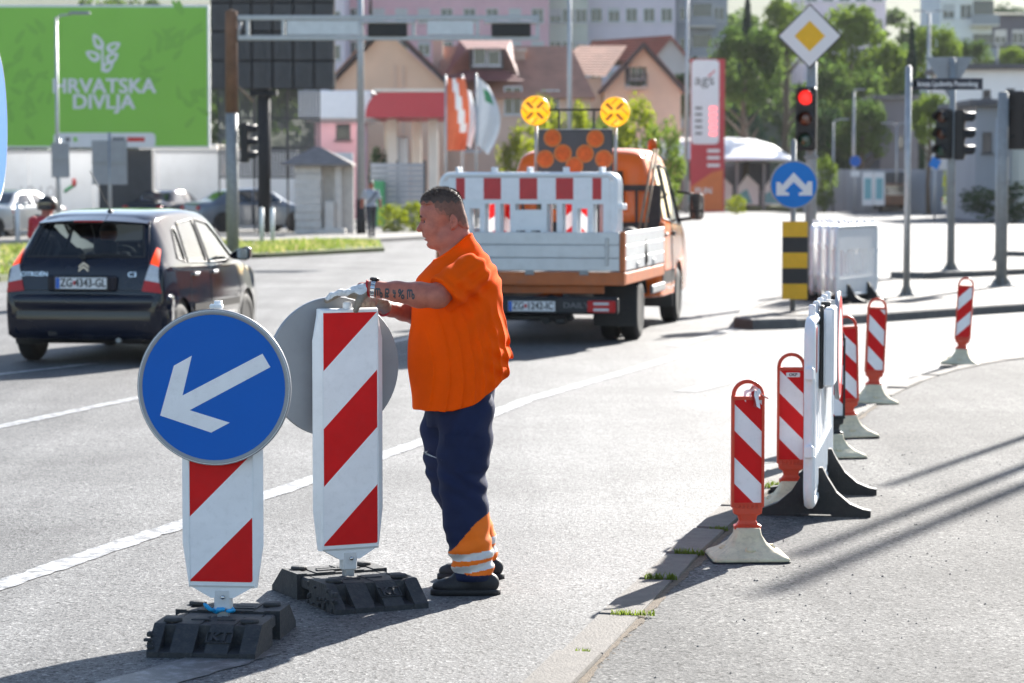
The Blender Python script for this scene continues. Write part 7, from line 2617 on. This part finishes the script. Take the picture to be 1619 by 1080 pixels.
# house B: maroon roof, peach gable with a dark balcony
D = 165.0
hB = thing("gable_house", "peach gable house with a maroon roof and dark balcony window", "house", (W(1010, 330, D).x, D, 0))
ox = hB.location.x
X = lambda px: W(px, 150, D).x - ox
Zp = lambda py: W(1000, py, D).z
xl, xr, xa_ = X(948), X(1084), X(1017)
zg, zap = Zp(142), Zp(70)
bw_ = (X(988), Zp(128), X(1022), Zp(106))
front = MB()
holed(front, (xl + .3, 0, xr - .3, zg), [(bw_[0], bw_[1], bw_[2], zg)], 0, .3)
holed(front, (bw_[0], zg, bw_[2], bw_[3]), [(bw_[0], zg, bw_[2], bw_[3])], 0, .3)
front.prism([(xl + .3, zg), (bw_[0], zg), (bw_[0], zg + (bw_[0] - xl - .3) * (zap - zg) / (xa_ - xl)), ], 0, .3, 'xz')
front.prism([(bw_[2], zg), (xr - .3, zg), (bw_[2], zg + (xr - .3 - bw_[2]) * (zap - zg) / (xr - xa_))], 0, .3, 'xz')
front.prism([(bw_[0], bw_[3]), (bw_[2], bw_[3]), (bw_[2], zg + (xr - .3 - bw_[2]) * (zap - zg) / (xr - xa_)), (xa_, zap - .2), (bw_[0], zg + (bw_[0] - xl - .3) * (zap - zg) / (xa_ - xl))], 0, .3, 'xz')
front.box(((xl + xr) / 2, 4.4, zg / 2), (xr - xl - .7, 7, zg))
front.build("wall", "render_peach", hB)
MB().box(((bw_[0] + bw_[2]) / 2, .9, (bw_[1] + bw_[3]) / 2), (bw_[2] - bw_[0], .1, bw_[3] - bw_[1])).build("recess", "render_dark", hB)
window(hB, (bw_[0] + bw_[2]) / 2 + .1, bw_[1] + .1, .9, 1.0, .6)
bl = thing("balcony", None, None); bl.parent = hB
MB().box(((bw_[0] + bw_[2]) / 2, -.45, bw_[1] - .45), (bw_[2] - bw_[0] + .1, .9, .12)).build("slab", "render_beige", bl)
for k in range(9): MB().box((bw_[0] + (bw_[2] - bw_[0]) * k / 8, -.86, bw_[1] - .02), (.05, .04, .75)).build("baluster", "barge_dark", bl)
MB().box(((bw_[0] + bw_[2]) / 2, -.86, bw_[1] + .38), (bw_[2] - bw_[0] + .1, .06, .07)).build("handrail", "barge_dark", bl)
for (a, b_) in (((xl, zg - .2), (xa_, zap)), ((xa_, zap), (xr, zg - .2))):
    MB().prism([a, b_, (b_[0], b_[1] + .22), (a[0], a[1] + .22)], -.6, 9, 'xz').build("roof_slope", "tile_maroon", hB)
    MB().prism([(a[0], a[1] - .2), (b_[0], b_[1] - .2), (b_[0], b_[1] + .12), (a[0], a[1] + .12)], -.66, -.602, 'xz').build("bargeboard", "barge_dark", hB)
MB().add([(X(862), 3, Zp(112)), (X(960), 3, Zp(118)), (X(1000), 8, Zp(62)), (X(920), 8, Zp(62))], [(0, 1, 2, 3)]).build("side_roof", "tile_terracotta", hB)
MB().box((X(910), 6, Zp(120) / 2), (X(955) - X(866), 5, Zp(120)), 0).build("side_wing", "render_beige", hB)
# house C: grey gable further back
D = 185.0
hC = thing("gable_house", "grey gabled house with a maroon roof behind the peach gable house", "house", (W(1060, 330, D).x, D, 0))
ox = hC.location.x
X = lambda px: W(px, 150, D).x - ox
Zp = lambda py: W(1000, py, D).z
MB().prism([(X(1030), 0), (X(1092), 0), (X(1092), Zp(100)), (X(1060), Zp(62)), (X(1030), Zp(95))], 0, 8, 'xz').build("wall", "render_grey", hC)
MB().prism([(X(930), Zp(95)), (X(935), Zp(65)), (X(1060), Zp(56)), (X(1060), Zp(62)), (X(1030), Zp(97))], -.4, 8, 'xz').build("roof_slope", "tile_maroon", hC)
MB().prism([(X(1060), Zp(62)), (X(1060), Zp(56)), (X(1096), Zp(100)), (X(1096), Zp(106))], -.4, 8, 'xz').build("roof_slope", "tile_maroon", hC)
# house behind the dark hoarding on the left edge of the gable
# ------------------------------------------------------------------ apartment blocks on the hill
def block(label, D, px0, px1, py0, zbase_py, m, cols, rows, seed, win=(1.1, 1.3), balc=(), top=None, storey=2.9):
    t = thing("apartment_block", label, "apartment block", (W((px0 + px1) / 2, 100, D).x, D, 0))
    ox = t.location.x
    x0, x1 = W(px0, 60, D).x - ox, W(px1, 60, D).x - ox
    z1, z0 = W(800, py0, D).z, max(0.0, W(800, zbase_py, D).z - 8)
    wins = []
    for r in range(rows):
        z = z1 - 1.0 - storey * r - win[1] - .3
        for c in range(cols):
            if (c, r) in balc: continue
            wins.append((x0 + (x1 - x0) * (c + .5) / cols, z, win[0], win[1]))
    wall_with_windows(t, x0, x1, z0, z1, 0, 11, m, [w for w in wins if w[1] > z0 + .3], seed)
    for c, r in balc:
        x = x0 + (x1 - x0) * (c + .5) / cols
        z = z1 - 1.0 - storey * r - win[1] - .9
        b_ = thing("balcony", None, None); b_.parent = t
        MB().box((x, -.6, z), (2.4, 1.2, .14)).build("slab", "render_cream", b_)
        MB().box((x, -1.17, z + .5), (2.4, .05, .85), 0).build("parapet", "render_grey", b_)
        MB().box((x, -.012, z + 1.2), (1.8, .02, 2.0)).build("glazed_door", "pane", b_)
    MB().box(((x0 + x1) / 2, 5.5, z1 + .1), (x1 - x0 + .5, 12, .2), 0, .02).build("roof_edge", "render_cream" if not top else top, t)
    return t
block("long rose apartment block above the filling station", 232, 545, 868, -62, 75, "render_rose", 9, 4, 3)
block("narrow grey-green apartment block right of the rose one", 236, 868, 929, -60, 75, "render_greygreen", 3, 4, 5)
block("pale lilac apartment block behind the peach gable house", 240, 929, 1068, -60, 65, "render_lilac", 5, 4, 7)
block("grey apartment block with balconies left of the dark spruce", 246, 1070, 1150, -60, 90, "render_grey", 3, 5, 9, balc=((1, 2), (1, 3), (1, 1)))
block("tall pale apartment block with balconies near the right edge", 228, 1486, 1568, -70, 95, "render_white", 3, 4, 11, balc=((2, 1), (2, 2), (2, 0)))
block("dark grey block at the right edge below the sky", 235, 1568, 1680, 24, 90, "render_dark", 4, 1, 12)
block("pale apartment block seen above the trees behind the diamond sign", 252, 1270, 1400, -40, 30, "render_lilac", 5, 3, 13)
block("pale block behind the dark hoarding", 225, 480, 545, -60, 40, "render_lilac", 2, 4, 15)

def flat_house(label, D, px0, px1, py0, m, wins, depth=8, roof="tile_grey", over=.4):
    t = thing("flat_house", label, "house", (W((px0 + px1) / 2, 200, D).x, D, 0))
    ox = t.location.x
    x0, x1 = W(px0, 200, D).x - ox, W(px1, 200, D).x - ox
    z1 = W(1500, py0, D).z
    ws = []
    for a, b_, c, d_ in wins:
        xa2, xb2, za2, zb2 = W(a, 200, D).x - ox, W(c, 200, D).x - ox, W(1500, d_, D).z, W(1500, b_, D).z
        ws.append(((xa2 + xb2) / 2, za2, xb2 - xa2, zb2 - za2))
    wall_with_windows(t, x0, x1, 0, z1, 0, depth, m, ws, 3, "dark_grey")
    MB().box(((x0 + x1) / 2, depth / 2 - .1, z1 + .15), (x1 - x0 + over * 2, depth + 1, .3), 0, .03).build("roof", roof, t)
    return t
flat_house("white flat-roofed house behind the street name plate", 150, 1508, 1640, 110, "render_white", [(1553, 142, 1566, 155), (1590, 140, 1604, 155)])
flat_house("grey flat-roofed house beside the thick post at the right edge", 120, 1543, 1612, 168, "render_grey", [(1553, 209, 1569, 242)])
flat_house("low green-grey building at the right edge behind the signal", 118, 1613, 1700, 178, "render_greygreen", [(1614, 190, 1630, 230)])
flat_house("dark plum house with a sloping top behind the twin-headed lamp", 165, 1391, 1452, 158, "render_dark", [(1420, 215, 1429, 235)])
flat_house("low beige building behind the white wall under the billboard", 106, 238, 330, 240, "render_beige", [(262, 247, 280, 256)], roof="render_cream")
flat_house("pink station building behind the white canopy fascia", 122, 498, 566, 190, "render_pink", [(531, 196, 554, 221)], roof="render_cream")
# yard wall on the right
D = 152.0
t = thing("yard_wall", "long low grey wall behind the far lamp posts", "wall", (W(1380, 320, D).x, D, 0))
ox = t.location.x
x = W(1270, 300, D).x - ox
while x < W(1470, 300, D).x - ox:
    MB().box((x + 1.2, .15, W(1380, 268, D).z / 2), (2.38, .3, W(1380, 268, D).z), 0, .02).build("wall_panel", "render_grey", t)
    x += 2.4
p = W(1352, 262, 145)
t = thing("no_stopping_sign", "small round purple-blue road sign on a post before the yard wall", "sign", (p.x, 145, 0))
MB().tube((0, 0, 0), (0, 0, p.z + .4), .04, .04, 8).build("post", "zinc", t)
round_sign(t, "sign_disc", (0, -.06, p.z + .25), .32, -1, "blue_sign", "red_sheet")
MB().box((0, -.06, p.z - .45), (.5, .03, .32), 0, .005).build("supplementary_plate", "print_white", t)
p = W(1478, 258, 110)
t = thing("blue_road_sign", "small tilted blue square sign beyond the twin signal heads", "sign", (p.x, 110, 0))
MB().tube((0, 0, 0), (0, 0, p.z + .3), .04, .04, 8).build("post", "zinc", t)
MB().box((0, -.06, p.z), (.42, .03, .42), 0, .005, Matrix.Translation((0, -.06, p.z)) @ Matrix.Rotation(R(25), 4, 'Y') @ Matrix.Translation((0, .06, -p.z))).build("board", "blue_light_sign", t)
for px, lab in ((1372, "left printed banner standing by the far yard wall"), (1390, "right printed banner standing by the far yard wall")):
    p = W(px, 318, 148)
    t = thing("banner", lab, "banner", (p.x, 148, 0))
    MB().box((0, 0, 1.35), (.62, .04, 1.9), 0, .01).build("cloth", "render_white", t)
    MB().box((0, -.026, 1.35), (.4, .008, 1.2), 0).build("print", "sheet_teal", t)
    MB().tube((0, .04, 0), (0, .04, 2.4), .025, .025, 6).build("stand", "zinc", t)

# ------------------------------------------------------------------ trees and bushes
leaf_mat("leaf_bright", (.085, .125, .03), (.15, .20, .05), .5)
leaf_mat("leaf_mid", (.05, .085, .028), (.10, .14, .045), .45)
leaf_mat("leaf_dark", (.028, .052, .026), (.06, .09, .04), .35)
leaf_mat("leaf_spruce", (.012, .032, .022), (.028, .055, .035), .15)
leaf_mat("leaf_yellow", (.16, .19, .03), (.26, .29, .05), .5)
mat("bark", (.10, .075, .055), .9, var=.2, vs=8)

def crown_mesh(name, seed, rx, rz, n, clumps, leaf, m, cone=False):
    rn = random.Random(seed)
    mb = MB()
    cl = []
    for i in range(clumps):
        while True:
            p = Vector((rn.uniform(-1, 1), rn.uniform(-1, 1), rn.uniform(-1, 1)))
            if .25 < p.length < 1: break
        if cone:
            h = rn.random()
            a = rn.uniform(0, 6.28)
            r = (1 - h) * (.75 + .35 * rn.random()) * (.6 + .4 * abs(math.sin(h * 22)))
            p = Vector((math.cos(a) * r, math.sin(a) * r, h * 2 - 1))
            cr = .10 + .16 * (1 - h)
        else:
            p = p.normalized() * (p.length ** .5)
            cr = rn.uniform(.18, .36)
        cl.append((p, cr))
    for i in range(n):
        p, cr = cl[rn.randrange(clumps)]
        while True:
            q = Vector((rn.uniform(-1, 1), rn.uniform(-1, 1), rn.uniform(-1, 1)))
            if q.length < 1: break
        q = q.normalized() * (q.length ** .6)
        c = p + q * cr
        c = Vector((c.x * rx, c.y * rx, c.z * rz))
        s = leaf * rn.uniform(.55, 1.25)
        d = Vector((rn.gauss(0, 1), rn.gauss(0, 1), rn.gauss(0, .6))).normalized()
        nn = (q + Vector((rn.gauss(0, .6), rn.gauss(0, .6), rn.gauss(.3, .5)))).normalized()
        u = d.cross(nn).normalized()
        v = nn.cross(u)
        mb.add([c - u * s * .5, c - v * s * .9 + u * s * .1, c + u * s * .5, c + v * s * .9], [(0, 1, 2, 3)])
    return mb.mesh(name, m)

CROWNS = {}
def tree(label, D, px, py_top, width_px, m, kind="round", base_py=None, group="trees on the slope", seed=0, name=None):
    """crown spans from its top down; trunk to the ground"""
    s = FPX / D
    top = W(px, py_top, D)
    x = top.x
    gzz = 0.0
    # ground height under the tree (hill)
    if D > 190:
        tt = max(0, (D - 190) / 260)
        ridge = 1 / (1 + math.exp((x - 84 - (D - 190) * .12) / 10))
        gzz = (3 + 38 * min(1, tt) ** 1.15) * (.18 + .82 * ridge) - 3.2
    H_ = max(.8, top.z - gzz)
    rx = width_px / s / 2
    if kind == "cone":
        rz = H_ * .46; cz = gzz + H_ * .54
    elif kind == "bush":
        rz = H_ * .5; cz = gzz + H_ * .5
    else:
        rz = min(H_ * .42, rx * 1.25); cz = top.z - rz
    key = (m, kind, seed % 3)
    if key not in CROWNS:
        CROWNS[key] = crown_mesh("crown", 100 + seed, 1, 1, 5200 if kind != "bush" else 2600, 70 if kind != "cone" else 120, .085 if kind != "cone" else .07, m, kind == "cone")
    t = thing(name or ("spruce_tree" if kind == "cone" else ("bush" if kind == "bush" else "leafy_tree")), label, "bush" if kind == "bush" else "tree", (x, D, gzz - .1), R(seed * 47), group)
    cr = link("crown", CROWNS[key], t, (0, 0, cz - gzz + .1))
    cr.scale = (rx * .84, rx * .84, rz * .84)
    tr = MB()
    hh = cz - gzz + rz * .4
    rn = random.Random(seed)
    tr.path([(0, 0, 0), (.05 * rx, .03, hh * .3), (-.04 * rx, .05 * rx, hh * .65), (0, 0, hh)], [max(.05, H_ * .022), H_ * .018, H_ * .013, H_ * .005], 8)
    if kind != "cone":
        for k in range(6):
            a = k * 1.05 + rn.random()
            z0_ = hh * rn.uniform(.35, .75)
            tr.path([(0, 0, z0_), (rx * .3 * math.cos(a), rx * .3 * math.sin(a), z0_ + rz * .25), (rx * .65 * math.cos(a), rx * .65 * math.sin(a), z0_ + rz * .5)], [H_ * .010, H_ * .007, H_ * .003], 6)
    tr.build("trunk", "bark", t)
    return t
TL = [("big dark green tree with sunlit edges behind the price totem", 168, 1180, 32, 125, "leaf_mid", "round", 1),
      ("dark spruce on the hill above the big tree by the totem", 205, 1182, -22, 74, "leaf_spruce", "cone", 2),
      ("bright green tree behind the diamond sign's left corner", 196, 1245, -10, 90, "leaf_bright", "round", 3),
      ("bright green tree right of the diamond sign", 190, 1345, 0, 120, "leaf_bright", "round", 4),
      ("leafy tree above the red traffic light's right side", 178, 1330, 85, 150, "leaf_mid", "round", 5),
      ("bright leafy tree left of the dark narrow spruce", 186, 1395, 60, 110, "leaf_bright", "round", 6),
      ("narrow dark spruce among the bright trees at the right", 180, 1442, 22, 62, "leaf_spruce", "cone", 7),
      ("bright tree right of the narrow spruce, below the pale block", 195, 1478, 30, 90, "leaf_bright", "round", 8),
      ("dark tree behind the blue round sign's upper right", 165, 1300, 165, 110, "leaf_dark", "round", 9),
      ("dark tree just left of the plum house", 162, 1365, 150, 90, "leaf_mid", "round", 10),
      ("light green bushy tree between the name post and the twin signals", 140, 1470, 140, 70, "leaf_bright", "round", 11),
      ("light green tree right of the twin signal heads", 130, 1535, 170, 44, "leaf_yellow", "round", 12),
      ("rounded tree on the hill left of the tall pale block's foot", 205, 1540, 58, 64, "leaf_mid", "round", 13),
      ("small tree at the right edge above the white flat house", 200, 1605, 66, 60, "leaf_bright", "round", 14),
      ("dark tree on the skyline at the top right corner", 300, 1598, 8, 110, "leaf_dark", "round", 15),
      ("dark conifer behind the dark hoarding's right edge", 190, 586, -30, 30, "leaf_spruce", "cone", 16),
      ("dark tree behind the right edge houses", 126, 1600, 215, 70, "leaf_dark", "round", 17),
      ("dark tree in the gap beside the peach gable house", 172, 1085, 112, 60, "leaf_dark", "round", 18)]
for lab, D_, px, pt, wpx, m_, kd, sd_ in TL:
    tree(lab, D_, px, pt, wpx, m_, kd, seed=sd_)
BL = [("yellow-green bush left of the left flashing lamp", 118, 820, 190, 60, "leaf_yellow"), ("yellow-green bush behind the left flashing lamp", 121, 862, 148, 60, "leaf_yellow"), ("tall yellow-green shrub between the flashing lamps", 122, 915, 155, 50, "leaf_yellow"),
      ("green bush between the flashing lamps, lower right", 120, 950, 172, 56, "leaf_bright"), ("bright bush behind the right flashing lamp", 123, 1005, 150, 70, "leaf_yellow"), ("bright bush right of the right flashing lamp", 121, 1045, 172, 64, "leaf_bright"),
      ("dark bush at the filling station pillars", 118, 598, 225, 30, "leaf_dark"), ("pale grassy shrub right of the walking man", 86, 622, 322, 44, "leaf_yellow"), ("pale shrub next to the grassy one behind the worker's head", 87, 655, 318, 44, "leaf_yellow"),
      ("green bush below the blue round sign's right side", 150, 1302, 240, 40, "leaf_bright"), ("low bush at the foot of the car wash canopy", 140, 1165, 308, 30, "leaf_yellow"), ("dark hedge bush by the grey flat house", 112, 1590, 285, 120, "leaf_dark"),
      ("bright bush beside the white glinting car", 128, 1512, 250, 36, "leaf_yellow")]
for i, (lab, D_, px, pt, wpx, m_) in enumerate(BL):
    tree(lab, D_, px, pt, wpx * 1.25, m_, "bush", seed=30 + i, group="bushes across the junction")
# woods covering the slope behind everything: reads as one mass
mb = MB()
rn = random.Random(77)
wood = crown_mesh("woods", 5, 1, 1, 700, 26, .15, "leaf_mid")
wv_ = np.array([v.co for v in wood.vertices]); wf_ = [tuple(p.vertices) for p in wood.polygons]
for i in range(130):
    D_ = rn.uniform(205, 330)
    px = rn.uniform(1050, 1640) if i < 80 else rn.uniform(-50, 1100)
    x = (px - 809.5) / FPX * D_
    tt = max(0, (D_ - 190) / 260)
    ridge = 1 / (1 + math.exp((x - 84 - (D_ - 190) * .12) / 10))
    gzz = (3 + 38 * min(1, tt) ** 1.15) * (.18 + .82 * ridge) - 3.2
    r = rn.uniform(2.2, 3.8)
    a = rn.uniform(0, 6.28)
    V = wv_ * np.array((r, r, r * 1.15))
    V = np.stack([V[:, 0] * math.cos(a) - V[:, 1] * math.sin(a) + x, V[:, 0] * math.sin(a) + V[:, 1] * math.cos(a) + D_, V[:, 2] + gzz + r * .9], 1)
    mb.add([tuple(p) for p in V], wf_)
tag(mb.build("woods", "leaf_mid", fix=False), "mass of green woodland covering the slope behind the houses", "woods", kind="stuff")
# posts standing to the right of the view on the lot; their shadows cross it
for lab, tip, h, r in (("lamp post on the lot beyond the right edge of the view", (1212, 947), 9.0, .085), ("second lamp post on the lot beyond the right edge", (1258, 887), 8.0, .075), ("flag mast on the lot beyond the right edge", (1400, 775), 6.4, .06)):
    p = G(*tip)
    L_ = h / math.tan(SUN_EL)
    t = thing("street_lamp", lab, "street lamp", (p.x + L_ * math.sin(SUN_AZ), p.y + L_ * math.cos(SUN_AZ), .02), group="street lamps")
    mast(t, None, h, r, r * .7)

# unseen houses and trees, added to darken the glare that the vehicles mirror
for i, (x, y, w_, h_, m_) in enumerate(((38, 72, 14, 8.5, "render_beige"), (50, 92, 13, 10, "render_white"), (30, 40, 10, 7, "render_grey"), (62, 60, 16, 9, "render_peach"), (44, 118, 16, 10, "render_cream"), (-48, 60, 16, 8, "render_beige"), (-42, 36, 13, 7, "render_cream"))):
    t = thing("added_house", "plain " + ["beige", "white", "grey", "peach", "cream", "wide beige", "small cream"][i] + " house added out of view for vehicles to reflect", "house", (x, y, 0), R(-40 if x > 0 else 40))
    wall_with_windows(t, -w_ / 2, w_ / 2, 0, h_, 0, 8, m_, [(-w_ / 2 + w_ * (k + .5) / 4, z, 1.1, 1.4) for k in range(4) for z in (1.0, 4.0) if z + 1.6 < h_], i)
    MB().prism([(-w_ / 2 - .5, h_), (w_ / 2 + .5, h_), (w_ / 2 - 1.5, h_ + 2.6), (-w_ / 2 + 1.5, h_ + 2.6)], -.4, 8.4, 'xz').build("roof", "tile_terracotta", t)
for i, (x, y, h_, r_) in enumerate(((23, 58, 9, 3.2), (28, 66, 10, 3.6), (21, 46, 8, 3.0), (34, 86, 11, 3.8), (26, 34, 9, 3.2), (40, 100, 11, 3.6), (-33, 48, 9, 3.2), (-36, 78, 10, 3.5))):
    px = 809.5 + x / y * FPX
    t = thing("leafy_tree", ["first", "second", "third", "fourth", "fifth", "sixth", "seventh", "eighth"][i] + " tree added out of view for vehicles to reflect", "tree", (x, y, 0), i * .9, "trees added beyond the view")
    cr = link("crown", CROWNS[("leaf_mid", "round", 1)] if ("leaf_mid", "round", 1) in CROWNS else list(CROWNS.values())[0], t, (0, 0, h_ * .62))
    cr.scale = (r_, r_, h_ * .40)
    MB().path([(0, 0, 0), (.1, 0, h_ * .3), (0, .1, h_ * .7)], [.2, .16, .06], 8).build("trunk", "bark", t)

# sunlit summer air over the town
hz_ = MB().box((20, 290, 28), (760, 760, 62)).build("haze", "soil")
m = bpy.data.materials.new("haze_air")
m.use_nodes = True
N = m.node_tree.nodes
N.remove(N["Principled BSDF"])
v = N.new("ShaderNodeVolumePrincipled")
v.inputs["Color"].default_value = (.93, .95, 1.0, 1)
v.inputs["Density"].default_value = .00009
v.inputs["Anisotropy"].default_value = .2
m.node_tree.links.new(v.outputs[0], N["Material Output"].inputs["Volume"])
hz_.data.materials.clear()
hz_.data.materials.append(m)
tag(hz_, "thin bright summer haze over the whole junction", "haze", kind="stuff")
